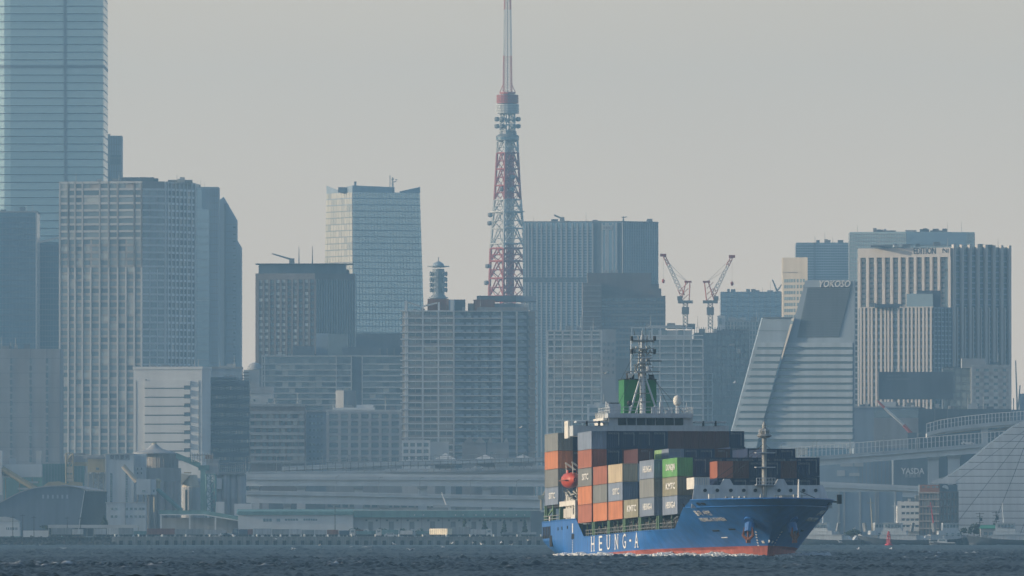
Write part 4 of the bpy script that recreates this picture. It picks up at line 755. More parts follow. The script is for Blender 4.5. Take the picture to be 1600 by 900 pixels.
# ---------------------------------------------------------------- elevated roads
m_deckc = mat('viaduct_concrete', (.62, .64, .64), .75, var=.08, scale=.04, streak=.10); m_deckw = mat('viaduct_girder', (.74, .75, .74), .6, var=.06, scale=.05, streak=.08)  # lightened like the facades, adding to the haze
def road(name, label, D, top, thick, dep=11.0, par=1.0, girder=True, piers=(), fence=None, mt=m_deckc, fst=2.2, pm=None):
    """TOP: (photo column, row) points of the road edge; fascia THICK metres deep; PIERS: columns; FENCE: height of the barrier"""
    P = [at(x, y, D) for x, y in top]; o = P[0]; r = thing(name, label, 'elevated road', (o.x, D, GZ)); b = MB(); g = MB(); c = MB()
    for p, q in zip(P, P[1:]):
        p, q = p - Vector((o.x, D, GZ)), q - Vector((o.x, D, GZ)); d = q - p
        b.ob(p + Vector((0, 0, -.9)), d, (0, dep, 0), (0, 0, .9)); g.ob(p + Vector((0, 1.2, -thick)), d, (0, dep - 2.4, 0), (0, 0, thick - .9)); c.ob(p + Vector((0, -.15, 0)), d, (0, .3, 0), (0, 0, par)); c.ob(p + Vector((0, dep - .15, 0)), d, (0, .3, 0), (0, 0, par))
    b.build('road_deck', m_asphalt if False else mt, r); g.build('girder', m_deckw if girder else mt, r); c.build('parapet', mt, r)
    for x, w_ in piers:
        pt = next((at(x, a[1] + (bb[1] - a[1]) * (x - a[0]) / (bb[0] - a[0]), D) for a, bb in zip(top, top[1:]) if a[0] <= x <= bb[0]), P[0]); l = pt - Vector((o.x, D, GZ))
        MB().bx(l.x - w_ / 2, l.x + w_ / 2, dep * .3, dep * .7, 0, l.z - thick).build('pier', mt, r); MB().ext([(l.x - w_ * .5, 2, l.z - thick - 1.0), (l.x + w_ * .5, 2, l.z - thick - 1.0), (l.x + w_ * .62, 1, l.z - thick), (l.x - w_ * .62, 1, l.z - thick)], (0, dep - 2, 0)).build('pier_cap', mt, r)
    if fence:
        pst = MB().bx(-.14, .14, -.1, .1, 0, fence).mesh('fence_post', pm or m_white_w); n_all = 0; rest = MB(); rl = MB()
        for p, q in zip(P, P[1:]):
            p, q = p - Vector((o.x, D, GZ)), q - Vector((o.x, D, GZ)); n_ = max(1, int((q - p).length / fst)); rl.tube(p + Vector((0, -.2, par + fence)), q + Vector((0, -.2, par + fence)), .1, n=4); rl.tube(p + Vector((0, -.2, par + fence * .5)), q + Vector((0, -.2, par + fence * .5)), .06, n=4)
            for i in range(n_):
                l = p.lerp(q, i / n_) + Vector((0, -.2, par - .05)); n_all += 1
                if n_all <= 290: link('fence_post', pst, r, l)
                else: rest.bx(l.x - .14, l.x + .14, l.y - .1, l.y + .1, l.z, l.z + fence)
        rl.build('fence_rail', pm or m_white_w, r)
        if rest.f: rest.build('fence_post_field', pm or m_white_w, r, kind='stuff')
    return r
road('viaduct', 'upper pale viaduct running behind the warehouses and the ship', 4010, [(375, 745.5), (560, 745.5), (850, 746.5), (1100, 750), (1285, 757), (1440, 764)], 3.1, piers=((398, 3), (470, 3), (560, 3), (660, 3), (760, 3), (900, 3), (1200, 3), (1330, 3)))
road('viaduct', 'lower pale viaduct sloping down to the right under the upper one', 3985, [(378, 768.5), (560, 771.5), (700, 774.5), (850, 777), (1050, 781), (1285, 792), (1440, 801)], 3.8, par=.5, piers=((448, 2.4), (600, 3), (720, 3), (840, 3), (1000, 3), (1200, 3), (1400, 3)))
r = road('viaduct', 'distant railed viaduct behind the pale ones, with a row of grey parapet blocks', 4090, [(330, 741), (380, 739.5), (560, 738), (700, 737), (860, 731)], 3.0, par=.6, fence=3.2, fst=2.6, piers=((350, 2), (700, 2)), pm=m_steel)
bk = MB().bx(-.9, .9, -.5, 0, 0, 1.3).mesh('parapet_block', m_conc_l)
for i in range(26): p = at(605 + i * 9.6, 737.8 - max(0, i * 9.6 - 95) * .035, 4089) - Vector(r.location); link('parapet_block', bk, r, p)
road('viaduct', 'second distant railed road rising to the right behind the parapet blocks', 4140, [(440, 731), (560, 726), (620, 723), (860, 716)], 1.2, par=.5, fence=1.6, fst=3.0, pm=m_steel)
road('road_ramp', 'long road ramp with a tall railed barrier rising to the right behind the ship', 3900, [(1130, 727), (1240, 718), (1278, 714.5), (1400, 705.5), (1480, 699), (1548, 693.5), (1600, 690)], 2.9, dep=9, par=.4, fence=3.6, fst=1.35, piers=((1459, 3.6), (1491, 4.0)))
r = road('road_ramp', 'upper curving road ramp at the right edge with its girder lit by the sun', 4060, [(1448, 677.5), (1470, 671.5), (1508, 666), (1550, 661.5), (1600, 658), (1660, 655)], 1.6, dep=9, par=.4, fence=3.1, fst=1.2)
o = Vector(r.location)
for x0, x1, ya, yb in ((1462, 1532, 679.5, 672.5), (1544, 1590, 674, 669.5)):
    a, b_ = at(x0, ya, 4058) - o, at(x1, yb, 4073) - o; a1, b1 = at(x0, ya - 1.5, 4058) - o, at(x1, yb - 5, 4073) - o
    MB().ext([a, b_, b1, a1], (.2, 5, 0)).build('sunlit_girder', m_cream, r)  # cream colour carries the sunlight on this girder
p = at(1538, 671, 4066) - o; MB().bx(p.x - 1.2, p.x + 1.2, 2, 6, -6, p.z + 1).build('pier', m_deckc, r)
# lamp posts along the roads
lp = MB().tube((0, 0, 0), (0, 0, 5.6), .13, .09, n=5).tube((0, 0, 5.6), (.9, -.4, 6.0), .08, n=4).bx(.6, 1.5, -.6, -.2, 5.95, 6.1)
lpm = lp.mesh('street_lamp', m_steel); k_ = 0
LP = [(x, y, 4088, 'on the distant railed viaduct') for x, y in ((384, 739), (389, 739), (432, 738), (444, 738), (478, 738), (504, 738), (541, 738), (569, 738), (611, 737), (677, 737), (705, 736.5), (744, 735.5), (774, 734), (818, 732))] + \
     [(x, y, 3984, 'on the lower pale viaduct') for x, y in ((525, 769), (592, 771), (656, 772), (735, 774), (807, 775))] + [(x, y, 3899, 'on the long road ramp behind the ship') for x, y in ((1221, 719), (1270, 715), (1276, 715), (1328, 711), (1380, 707), (1434, 703))]
cnt = {}
for x, y, D, wh in LP:
    i = cnt.get(wh, 0); cnt[wh] = i + 1; p = at(x, y, D); o = link('street_lamp', lpm); o.location = p; s_ = 1.0 if D > 4000 else .95; o.scale = (s_, s_, s_); tag(o, f'{ORD[i]} lamp post from the left {wh}', 'street lamp', 'street lamps on the elevated roads')
# cars and trucks up on the viaducts
m_car = mat('car_paint_grey', (.22, .24, .26), .35, rnd=.5); m_carw = mat('car_paint_white', (.6, .6, .6), .35)
def car(loc, label, mt, s_=1.0):
    r = thing('car', label, 'car', loc); L_ = 4.4
    MB().ext([(0, 0, .35), (L_, 0, .35), (L_, 0, .8), (L_ - .9, 0, .95), (L_ - 1.5, 0, 1.45), (.9, 0, 1.45), (.2, 0, .95), (0, 0, .9)], (0, 1.7, 0)).build('body', mt, r); MB().bx(1.0, L_ - 1.4, -.02, 1.72, .98, 1.36).build('side_window', g_dark, r)
    w_ = MB().tube((0, -.05, 0), (0, .2, 0), .33, n=10).mesh('wheel', m_rubber)
    for x in (.85, L_ - .85): link('wheel', w_, r, (x, 0, .33)); link('wheel', w_, r, (x, 1.55, .33))
car(at(1502, 695.5, 3903), 'small pale car on the long road ramp above the tall pier', m_carw); car(at(739, 734, 4094), 'white car behind the parapet blocks of the distant viaduct', m_carw); car(at(1246, 717.5, 3903), 'pale car on the road ramp just right of the ship\'s top boxes', m_carw)
# ---------------------------------------------------------------- concave tiled anchorage wall on the right
D = 3800; r = thing('anchorage_wall', 'huge sweeping pale slab wall with panel joints at the right edge', 'bridge anchorage', (WX(1600, D), D, GZ)); X = WX(1600, D)
OUT = [(657, 1600), (668, 1582), (693, 1548), (719.5, 1517), (738, 1492), (743.6, 1483), (748, 1469), (751, 1457)]
def ip(tab, y):
    for (ya, xa), (yb, xb) in zip(tab, tab[1:]):
        if ya <= y <= yb: return xa + (xb - xa) * (y - ya) / (yb - ya)
    return tab[0][1] if y < tab[0][0] else tab[-1][1]
J0 = [(640, 1646), (673.6, 1600), (752, 1494), (756, 1488)]; J1 = [(600, 1690), (680.6, 1600), (740, 1554.7), (814.7, 1497), (840, 1477)]; J2 = [(600, 1680), (699, 1600), (740, 1585), (798.7, 1561), (840, 1543)]; J3 = [(640, 1690), (760, 1622), (840, 1592)]
def wpt(x, y, o=0): p = at(x, y, D); return Vector((p.x - X, -o, p.z - GZ))
m_slab = mat('anchorage_panel', (.70, .71, .71), .7, var=.05, scale=.08, streak=.10, rnd=.05)
bkp = [wpt(ip(OUT, y), y, -.3) for y in range(660, 752, 4)] + [wpt(1457, 755, -.3), wpt(1494, 756, -.3), wpt(1494, 840, -.3), wpt(1680, 840, -.3), wpt(1680, 650, -.3)]
MB().ext(bkp, (0, 26, 0)).build('core', m_dkwall, r)
yy = 657.0; rowsY = [657 + 10.9 * i for i in range(18)]
for ya, yb in zip(rowsY, rowsY[1:]):
    yb = min(yb, 840); y0, y1 = ya + .42, yb - .42
    lo = lambda y: ip(OUT, y) if y < 755.5 else 1494
    if ya > 751: L0, L1 = 1494, 1494
    else: L0, L1 = ip(OUT, y0), ip(OUT, min(y1, 751))
    ch0 = [L0] + [max(L0, ip(t, y0)) for t in (J0, J1, J2, J3)] + [1676]; ch1 = [L1] + [max(L1, ip(t, y1)) for t in (J0, J1, J2, J3)] + [1676]
    if ya > 751: ch0[1] = L0; ch1[1] = L1
    for i in range(5):
        a, b_, c, d = ch0[i] + (.5 if i else 0), ch0[i + 1] - .5, ch1[i + 1] - .5, ch1[i] + (.5 if i else 0)
        if b_ - a < .8 and c - d < .8: continue
        if b_ < a: a = b_ = (a + b_) / 2
        if c < d: c = d = (c + d) / 2
        MB().ext([wpt(d, y1), wpt(c, y1), wpt(b_, y0), wpt(a, y0)], (0, .28, 0)).build('wall_panel', m_slab, r)
MB().ext([wpt(1457, 755.5, .1), wpt(1494, 756, .1), wpt(1494, 750, .1), wpt(1469, 748, .1), wpt(1457, 750.8, .1)], (0, .5, 0)).build('ledge_panel', m_slab, r)
# ---------------------------------------------------------------- low buildings on the right bank
b = Bld('brown_office', 'brown brick office with balcony lines and a white round mark, before the sweeping wall', 'office', (1437, 1468, 1496), (-10, 14), 757.5, 3765, 14)
b.body(m_dkwall); b.pbox(0, 'brick_band', m_brick, 1437, 1468, 757.5, 769, 0, .4); zz = b.rows(838, 770, 6); b.frame(0, lin(0, b.L[0], 6), zz[:-1] + [b.Z(771)], m_brown, m_purl, cw=.5, bh=.45, co=.3, bo=.9, pane=g_mix); b.frame(1, lin(0, b.L[1], 5), zz, m_brown, m_brown, cw=.6, bh=.5, co=.3, bo=.7, pane=g_dark)
for p in (1441, 1449, 1457, 1463): b.pbox(0, 'window', g_dark, p, p + 3.5, 759.5, 762.5, .4, .45)
t_ = b.T(1, 1476.5); MB().ext([(t_ + 1.15 * math.cos(a), 0, 1.15 * math.sin(a) * .95 + b.Z(763)) for a in [math.pi * i / 10 - .35 for i in range(11)]], (0, -.12, 0)).build('round_mark', m_letter, b.root, b.P(1, 0, 0, .05), (0, 0, b.ang[1]))
b = Bld('white_house', 'small white office with ribbon windows left of the brown brick office', 'office', (1402, 1437), (-6,), 783, 3772, 12)
b.body(m_conc_l, z1=b.Z(790)); b.pbox(0, 'stair_wall', m_white_w, 1402, 1408, 783, 826, 0, .5); zz = b.rows(830, 790, 4); b.frame(0, b.cols(0, 1408, 1415, 1422, 1429, 1436.5), zz, m_white_w, m_white_w, cw=.3, bh=1.3, co=.3, bo=.6, pane=g_dark); b.rbox('roof_room', m_conc_l, 1414, 1426, 783, 3, 5, z=b.Z(790)); b.rbox('roof_tank', m_steel, 1430, 1437, 774, 3, 4, z=b.Z(790)); b.rbox('roof_tank', m_conc_l, 1419, 1423, 779, 2, 2, z=b.Z(784))
b = Bld('insurance_office', 'dark office block with large pale lettering between road ramp and viaduct', 'office block', (1396, 1453), (0,), 712, 4200, 20); b.body(m_dkwall)
t_ = b.T(0, 1426); lettering('YASDA', 3.1, m_letter, b.root, b.P(0, t_, b.Z(736.5), .1), (math.pi / 2, 0, 0), name='sign_letters', depth=.06, sx=.86, bold=.07); lettering('安田倉庫', 1.5, m_conc_l, b.root, b.P(0, t_, b.Z(743.7), .1), (math.pi / 2, 0, 0), name='sign_letters', depth=.05)
b = Bld('grey_depot', 'long grey depot wall between the ship\'s bow and the lettered dark office', 'depot', (1250, 1396), (0,), 716, 4230, 20); b.body(m_blwall)
for i in range(9): b.pbox(0, 'wall_rib', m_conc, 1341 + i * 6, 1342 + i * 6, 720, 757, 0, .2)
for x0, x1, y0, y1 in ((1308, 1320, 735, 744), (1327, 1343, 739, 744), (1335, 1349, 722, 729), (1313, 1333, 724, 729)): b.pbox(0, 'pale_panel', m_conc_l, x0, x1, y0, y1, 0, .25)
b = Bld('apron_shed', 'long grey shed with pale columns under the viaducts right of the ship', 'shed', (1262, 1410), (0,), 768, 3900, 15); b.body(m_blwall); b.pcs(0, 'pier', m_conc, [(b.T(0, p), 0) for p in (1310, 1318, 1343, 1367, 1371, 1398)], .5, b.H, 0, .3)
# ---------------------------------------------------------------- trees
m_leaf = mat('dark_leaves', (.045, .065, .035), .9, var=.5, scale=.9); m_bark = mat('bark', (.07, .05, .04), .9)
def tree(px, foot, D, h, w_, label, name='tree', trunk=.25, n=420, cone=False, seed=1):
    R = random.Random(seed); p = at(px, foot, D); p.z = GZ; r = thing(name, label, 'tree', p); t0 = h * trunk
    t = MB(); t.tube((0, 0, 0), (0, 0, h * .75), .22 * h / 8, .05, n=6)
    for i in range(5): a = R.uniform(0, 6.28); t.tube((0, 0, t0 + h * .08 * i), (w_ * .35 * math.cos(a), w_ * .35 * math.sin(a), t0 + h * .1 * i + h * .18), .09, .03, n=4)
    t.build('trunk', m_bark, r); c = MB(); cl = [(R.uniform(-.62, .62), R.uniform(-.62, .62), R.uniform(.1, .95), R.uniform(.22, .42)) for _ in range(11)]
    for i in range(n):
        if cone: z = R.random() ** 1.6; rad = w_ / 2 * (1 - z) * R.random() ** .4; a = R.uniform(0, 6.28); x, y = rad * math.cos(a), rad * math.sin(a)
        else:
            cx, cy, cz, cr_ = R.choice(cl); a, e = R.uniform(0, 6.28), R.uniform(-1.2, 1.5); q = cr_ * R.random() ** .33; x, y, z = (cx + q * math.cos(a) * math.cos(e)) * w_ / 2, (cy + q * math.sin(a) * math.cos(e)) * w_ / 2, cz * .78 + q * math.sin(e) * .6
        zz = t0 + (h - t0) * max(0, min(1, z)); s_ = R.uniform(.22, .5) * (h / 7) ** .5; u = Vector((R.uniform(-1, 1), R.uniform(-1, 1), R.uniform(-.6, .6))).normalized() * s_; v = u.cross(Vector((R.uniform(-1, 1), R.uniform(-1, 1), R.uniform(-1, 1)))).normalized() * s_ * .7; o = Vector((x, y, zz)); c.quad(o - u - v, o + u - v, o + u + v, o - u + v)
    c.build('crown', m_leaf, r); return r
tree(1522, 838, 3760, 4.6, 4.4, 'round dark tree before the sweeping wall at right', seed=2)
tree(1500, 838, 3752, 3.4, 6.4, 'low wide bush beside the brown brick office', 'bush', .05, seed=3); tree(1478, 838, 3750, 2.4, 7, 'low bush behind the red mast tugboat', 'bush', .05, seed=4); tree(1385, 838, 3765, 4.6, 12, 'broad dark bush under the viaducts behind the tugboats', 'bush', .1, 700, seed=5); tree(1330, 838, 3765, 3.0, 9, 'low bush behind the leftmost tugboat', 'bush', .05, seed=6)
tree(163, 836, 3790, 7.0, 6.5, 'dark pointed conifer beside the plant hall', 'conifer', .05, 500, True, seed=7); tree(88, 838, 3788, 4.6, 15, 'broad dark bush left of the plant hall', 'bush', .05, 700, seed=8); tree(112, 838, 3786, 3.2, 7, 'small bush in front of the plant hall\'s dark end', 'bush', .05, seed=9)
for i, (x, hh) in enumerate(((726, 6.2), (757, 6.0), (788, 5.6), (820, 5.6))): tree(x, 830, 3765, hh, 2.6, f'{("first", "second", "third", "last")[i]} thin pointed tree in front of the warehouse doors', 'conifer', .1, 160, True, seed=20 + i)
for i, (x, w_) in enumerate(((556, 5.5), (595, 4.5), (626, 4.5), (655, 5))): tree(x, 834, 3758, 3.4, w_, f'{("leftmost", "second", "third", "rightmost")[i]} of four round bushes behind the parked trucks', 'bush', .1, 160, seed=30 + i)
b = Bld('green_roof_hut', 'small grey hut with a green roof near the right edge', 'hut', (1532, 1575), (0,), 826, 3748, 6); b.body(m_conc); b.pcs(0, 'window', g_dark, [(b.T(0, p), .8) for p in (1537, 1545, 1560)], 1.1, 1.0, 0, .05)
MB().ext([(b.v[0].x - .5, -.5, b.H), (b.v[1].x + .5, -.5, b.H), (b.v[1].x - .2, 3, b.H + 1.0), (b.v[0].x + .2, 3, b.H + 1.0)], (0, 0, .15)).build('roof', mat('green_roof', (.07, .30, .19), .6), b.root)
for i, (x, y) in enumerate(((1531, 801), (1556.5, 799))):
    p = at(x, 838, 3770); p.z = GZ; r = thing('utility_pole', f'{("left", "right")[i]}-hand utility pole with transformers in front of the sweeping wall', 'utility pole', p); h = WZ(y, 3770) - GZ
    MB().tube((0, 0, 0), (0, 0, h), .2, .14, n=6).build('pole', m_dark, r)
    for dz, w_ in ((.4, 1.4), (1.4, 1.0), (3.4, 1.2)): MB().bx(-w_, w_, -.1, .1, h - dz, h - dz + .14).build('crossarm', m_dark, r)
    MB().tube((.5, -.2, h - 2.8), (.5, -.2, h - 1.6), .35, n=8).build('transformer', m_dark, r); MB().tube((-.5, -.2, h - 4.8), (-.5, -.2, h - 3.8), .35, n=8).build('transformer', m_dark, r)
# ---------------------------------------------------------------- boats
m_boatw = mat('boat_white_paint', (.52, .56, .58), .5, var=.05, scale=.5); m_boatd = mat('boat_black_hull', (.05, .065, .085), .5, var=.1); m_red = mat('signal_red', (.52, .03, .045), .5)
def boat_hull(L_, B_, F_, bowup, mt, root, name='hull'):
    k = MB(); n = 12
    for s_ in (-1, 1):
        for zf, sc in ((-.6, .7), (F_ * .5, .94), (None, 1.0)):
            for i in range(n + 1):
                u = i / n; bb = B_ / 2 * (1 if u < .55 else max(.02, 1 - ((u - .55) / .45) ** 2.2)) * sc; z = zf if zf is not None else F_ + bowup * max(0, (u - .3) / .7) ** 2; k.v.append((-L_ / 2 + L_ * u * (1 if zf is None else .97), s_ * bb, z))
    m_ = n + 1
    for s_ in (0, 1):
        for a in (0, 1):
            for i in range(n): q = (s_ * 3 * m_ + a * m_ + i, s_ * 3 * m_ + a * m_ + i + 1, s_ * 3 * m_ + (a + 1) * m_ + i + 1, s_ * 3 * m_ + (a + 1) * m_ + i); k.f.append(q if s_ == 0 else q[::-1]); k.m.append(0)
    for i in range(n): k.f.append((2 * m_ + i, 5 * m_ + i, 5 * m_ + i + 1, 2 * m_ + i + 1)); k.m.append(0)
    for a in (0, 1): k.f.append((a * m_, (a + 1) * m_, 3 * m_ + (a + 1) * m_, 3 * m_ + a * m_)); k.m.append(0)
    k.build(name, mt, root)
def tug(px, D, ang, label, mast, L_=26, mcol=None, mh=9.0):
    r = thing('tugboat', label, 'tugboat', (WX(px, D), D, 0), math.radians(ang), 'tugboats moored along the quay'); boat_hull(L_, 8.0, 1.7, 1.5, m_boatd, r)
    s_ = L_ / 26
    for x0, x1, yy, z0, z1, nm in ((-6.5, 5.5, 3.0, 1.6, 3.4, 'deckhouse'), (-3.2, 5.0, 2.7, 3.4, 4.7, 'upper_deckhouse'), (-1.6, 4.4, 2.1, 4.7, 7.0, 'wheelhouse')):
        MB().ext([(x0 * s_, -yy, z0), (x1 * s_, -yy, z0), (x1 * s_ - .15, -yy + .1, z1), (x0 * s_ + .15, -yy + .1, z1)], (0, 2 * yy - .2, 0)).build(nm, m_boatw, r)
    MB().bx(-6.7 * s_, 5.7 * s_, -3.15, 3.15, 3.36, 3.46).build('boat_deck', m_boatw, r)
    wn_ = MB().bx(0, .75, -.05, .05, 0, .95).mesh('window', g_dark)
    for i in range(5): link('window', wn_, r, (-1.1 + i * 1.05, -2.13, 5.7)); link('window', wn_, r, (-1.1 + i * 1.05, 2.13, 5.7))
    for i in range(3): link('window', wn_, r, (-.5 + i * 1.9, -3.03, 3.0), None)
    MB().bx(-1.5 * s_, 4.6 * s_, -2.3, 2.3, 7.0, 7.2).build('wheelhouse_roof', m_boatw, r)
    MB().tube((mast * .75, 0, 4.6), (mast, 0, 6.2 + mh * .8), .24, .12, n=6).build('mast', mcol or m_boatw, r); MB().bx(mast - 1.1, mast + 1.1, -.1, .1, 6 + mh * .68, 6.18 + mh * .68).build('mast_arm', mcol or m_boatw, r)
    for y in (-1.3, 1.3): MB().tube((-4.5 * s_, y, 4.4), (-5 * s_, y, 7.2), .5, .42, n=8).build('funnel', m_steel, r)
    b_ = MB(); [b_.tube((-12 * s_ + i * 2.2 * s_, -3.9, 1.8), (-12 * s_ + i * 2.2 * s_, -3.9, 2.7), .05, n=4) for i in range(12)]; b_.tube((-12 * s_, -3.9, 2.7), (12 * s_, -3.9, 2.9), .05, n=4); b_.build('rail', m_boatw, r)
    fn_ = MB().tube((0, 0, -.3), (0, 0, .3), .5, n=10).mesh('tyre_fender', m_rubber)
    for i in range(8): link('tyre_fender', fn_, r, (-10 * s_ + i * 2.6 * s_, -4.05, 1.0), (math.pi / 2, 0, 0))
    MB().bx(6.6 * s_, 8.2 * s_, -1.6, 1.6, 1.9, 3.2).build('winch', m_steel, r); MB().ext([(-9 * s_, -2.2, 1.7), (-6.2 * s_, -2.2, 1.7), (-6.2 * s_, -2.2, 3.2), (-8 * s_, -2.2, 3.0)], (0, 4.4, 0)).build('after_cabin', m_boatw, r)
    return r
tug(1287, 3640, 168, 'white tugboat half hidden by the ship\'s bow, leftmost of the moored tugs', .3, 26); tug(1372, 3655, 8, 'tugboat with a tan mast, behind the buoy and the other tug', -2.5, 24, m_tan, 11)
tug(1402, 3635, 172, 'white tugboat with a leaning white mast, right behind the red buoy', .8, 26, None, 9.5); tug(1478, 3650, 5, 'tugboat with a bright red mast, in front of the brown brick office', -5.0, 22, m_red, 9.5); tug(1578, 3640, 176, 'white tugboat with a thin pale mast at the right edge', 2.5, 28, None, 9.5)
D = 3420; r = thing('pilot_boat', 'small white and dark launch speeding left past the tugboats', 'launch', (WX(1472, D), D, .1), math.radians(172)); boat_hull(8.2, 2.6, .75, .9, m_boatd, r)
MB().ext([(-1.5, -.9, .8), (1.7, -.9, .9), (1.0, -.9, 2.1), (-1.3, -.9, 2.1)], (0, 1.8, 0)).build('cabin', m_boatw, r); MB().bx(-1.0, .9, -.93, .93, 1.4, 1.95).build('cabin_window', g_dark, r); MB().bx(-3.8, -1.5, -1.1, 1.1, .75, 1.05).build('after_deck', m_boatw, r); MB().bx(1.5, 3.9, -.9, .9, .95, 1.25).build('fore_deck', m_boatw, r); MB().tube((-.4, 0, 2.1), (-.5, 0, 3.2), .06, n=5).build('mast', m_boatw, r)
D = 3330; r = thing('buoy', 'red lattice topped navigation buoy floating in front of the tugboats', 'buoy', (WX(1388.5, D), D, 0))
MB().lathe([(.3, -.5), (1.1, -.1), (1.2, .45), (.95, .7), (.6, .8)], 14).build('float', m_red, r, smooth=True); MB().lathe([(.62, .8), (.30, 2.0), (.30, 2.4)], 10).build('tower', m_red, r)
for i in range(4): t = i * math.pi / 2 + .4; MB().tube((.8 * math.cos(t), .8 * math.sin(t), .95), (.35 * math.cos(t), .35 * math.sin(t), 3.9), .08, n=4).build('leg', m_red, r)
MB().lathe([(.62, 3.4), (.62, 3.55)], 10).build('gallery', m_red, r); MB().lathe([(.3, 3.6), (.34, 4.1), (.12, 4.5)], 10).build('lantern', m_red, r)
MB().tube((-.4, 0, 2.9), (.4, 0, 2.9), .3, n=8).build('radar_reflector', m_red, r)
# gulls over the water
gm = MB(); gm.lathe([(.02, -.35), (.10, -.15), (.12, .05), (.07, .25), (.02, .32)], 6); me_ = gm.mesh('gull', mat('gull_white', (.75, .75, .74), .7)); me_.transform(Matrix.Rotation(math.pi / 2, 4, 'Y'))
wg = MB(); wg.ext([(-.14, .05, .02), (.14, .05, .02), (.10, .45, .20), (-.10, .45, .20)], (0, 0, .02)); wg.ext([(-.10, .45, .20), (.10, .45, .20), (-.10, .85, .10)], (0, 0, .02)); wm = wg.mesh('wing', me_.materials[0])
wl = wm.copy(); wl.transform(Matrix.Diagonal((1, -1, 1, 1)))
G = [(706, 849, 3000), (692, 855, 2700), (739, 848, 2900), (783, 848, 2800), (800, 851, 2500), (752, 850, 2700), (641, 859, 2300), (615, 850, 2900), (825, 844, 3100), (1257, 862, 2400), (1290, 863, 2400), (1341, 858, 2600), (1312, 847, 3000), (1392, 858, 2500), (500, 852, 2600), (458, 858, 2300), (432, 842, 3200), (1148, 598, 2600), (813, 668, 2600), (1335, 826, 3200), (946, 583, 2900)]
R = random.Random(3)
for i, (x, y, D) in enumerate(G):
    o = link('gull', me_); o.location = at(x, y, D); o.rotation_euler = (R.uniform(-.4, .4), R.uniform(-.2, .2), R.uniform(0, 6.28)); tag(o, 'small white gull flying low over the bay', 'gull', 'gulls over the bay'); link('wing', wm, o); link('wing', wl, o); o.scale = (1.25,) * 3
# ---------------------------------------------------------------- concrete plant and warehouses on the left bank
m_pale = mat('pale_blue_cladding', (.52, .57, .60), .65, var=.05, scale=.1, streak=.12); m_silo = mat('silo_concrete', (.38, .39, .39), .8, var=.10, scale=.1, streak=.2); m_cont = mat('trailer_paint', (.45, .46, .46), .55, rnd=.3)
def plant(name, label, cat, px, D): r = thing(name, label, cat, (WX(px, D), D, GZ)); r['D'] = D; return r
def loc(r, x, y, o=0): D = r['D'] ; p = at(x, y, D); return Vector((p.x - r.location.x, o, p.z - GZ))
def pbx(r, name, m_, x0, x1, y0, y1, o0=0, o1=6):
    a, b_ = loc(r, x0, y1), loc(r, x1, y0); return MB().bx(a.x, b_.x, o0, o1, max(a.z, 0) if y1 < 838 else 0, b_.z).build(name, m_, r)
def ptube(r, name, m_, x0, y0, x1, y1, rad, o=0, n=10): return MB().tube(loc(r, x0, y0, o), loc(r, x1, y1, o), rad, n=n).build(name, m_, r, smooth=False)
b = Bld('silo_building', 'tall pale plant building with four dark characters near its top', 'plant building', (165, 210), (0,), 709, 3860, 12)
b.body(m_pale); m_char = mat('dark_blue_characters', (.07, .09, .13), .6); lettering('東京菱光', 1.75, m_char, b.root, b.P(0, (b.T(0, 170) + b.T(0, 204)) / 2, b.Z(715), .1), (math.pi / 2, 0, 0), name='sign_characters', depth=.05, sx=1.0)
for p in (174, 198): b.pcs(0, 'slit_pane', g_dark, [(b.T(0, p) - .4, z) for z in b.rows(785, 739, 12)[:-1]], .75, .75, 0, .06)
b.pbox(0, 'edge_trim', m_conc_l, 165, 166.2, 709, 785, 0, .2); b.pbox(0, 'edge_trim', m_blwall, 208.8, 210.5, 709, 785, 0, .25); b.pbox(0, 'cornice', m_conc_l, 165, 210, 708.5, 710, 0, .3)
r = plant('batching_tower', 'pale slab beside the lettered plant building under the conical roof', 'plant building', 210, 3866); pbx(r, 'wall', m_pale, 210.5, 228, 709, 838, 0, 9)
for x in (214, 220): 
    for y in (731, 738): MB().bx(loc(r, x, y).x, loc(r, x + 2, y).x, -.06, .05, loc(r, x, y + 3).z, loc(r, x, y).z).build('window', g_dark, r)
b = Bld('plant_office', 'low pale office with small windows below the lettered plant building', 'office', (166, 228), (0,), 786, 3800, 8); b.body(m_pale); b.pcs(0, 'window', g_dark, [(b.T(0, p), b.Z(y)) for y in (797, 809) for p in (173, 179, 196, 203, 210, 217, 222)], .9, .8, 0, .06); b.pbox(0, 'downpipe', m_steel, 195.5, 196.2, 786, 838, 0, .15); b.roof(m_conc_l, .25)
r = plant('conical_silo', 'broad brown silo under a wide conical roof with a lit cap', 'silo', 240, 3882); c = loc(r, 252, 709, 9); k = (loc(r, 277, 709).x - loc(r, 227, 709).x) / 2
MB().lathe([(k, 0), (k, c.z)], 24, (c.x, 9, 0)).build('silo_wall', m_purl, r); c2 = loc(r, 240, 708, 9); MB().lathe([(k * 1.38, c2.z - .2), (k * 1.38, c2.z + .15), (k * .5, loc(r, 240, 701).z), (.9, loc(r, 240, 694).z)], 24, (c2.x, 9, 0)).build('cone_roof', m_conc, r); MB().lathe([(.9, loc(r, 0, 695).z), (.9, loc(r, 0, 692.5).z), (.2, loc(r, 0, 691).z)], 10, (c2.x, 9, 0)).build('roof_cap', m_tan, r)
for i in range(14): t = math.pi + i * math.pi / 13; MB().tube((c.x + k * math.cos(t), 9 + k * math.sin(t), 0), (c.x + k * math.cos(t), 9 + k * math.sin(t), c.z), .12, n=4).build('silo_rib', m_purl, r)
r = plant('silo_block', 'brown plant block with storage cylinders under the conical roof', 'silo', 228, 3872); pbx(r, 'wall', m_silo, 224, 282, 731, 752, 0, 8)
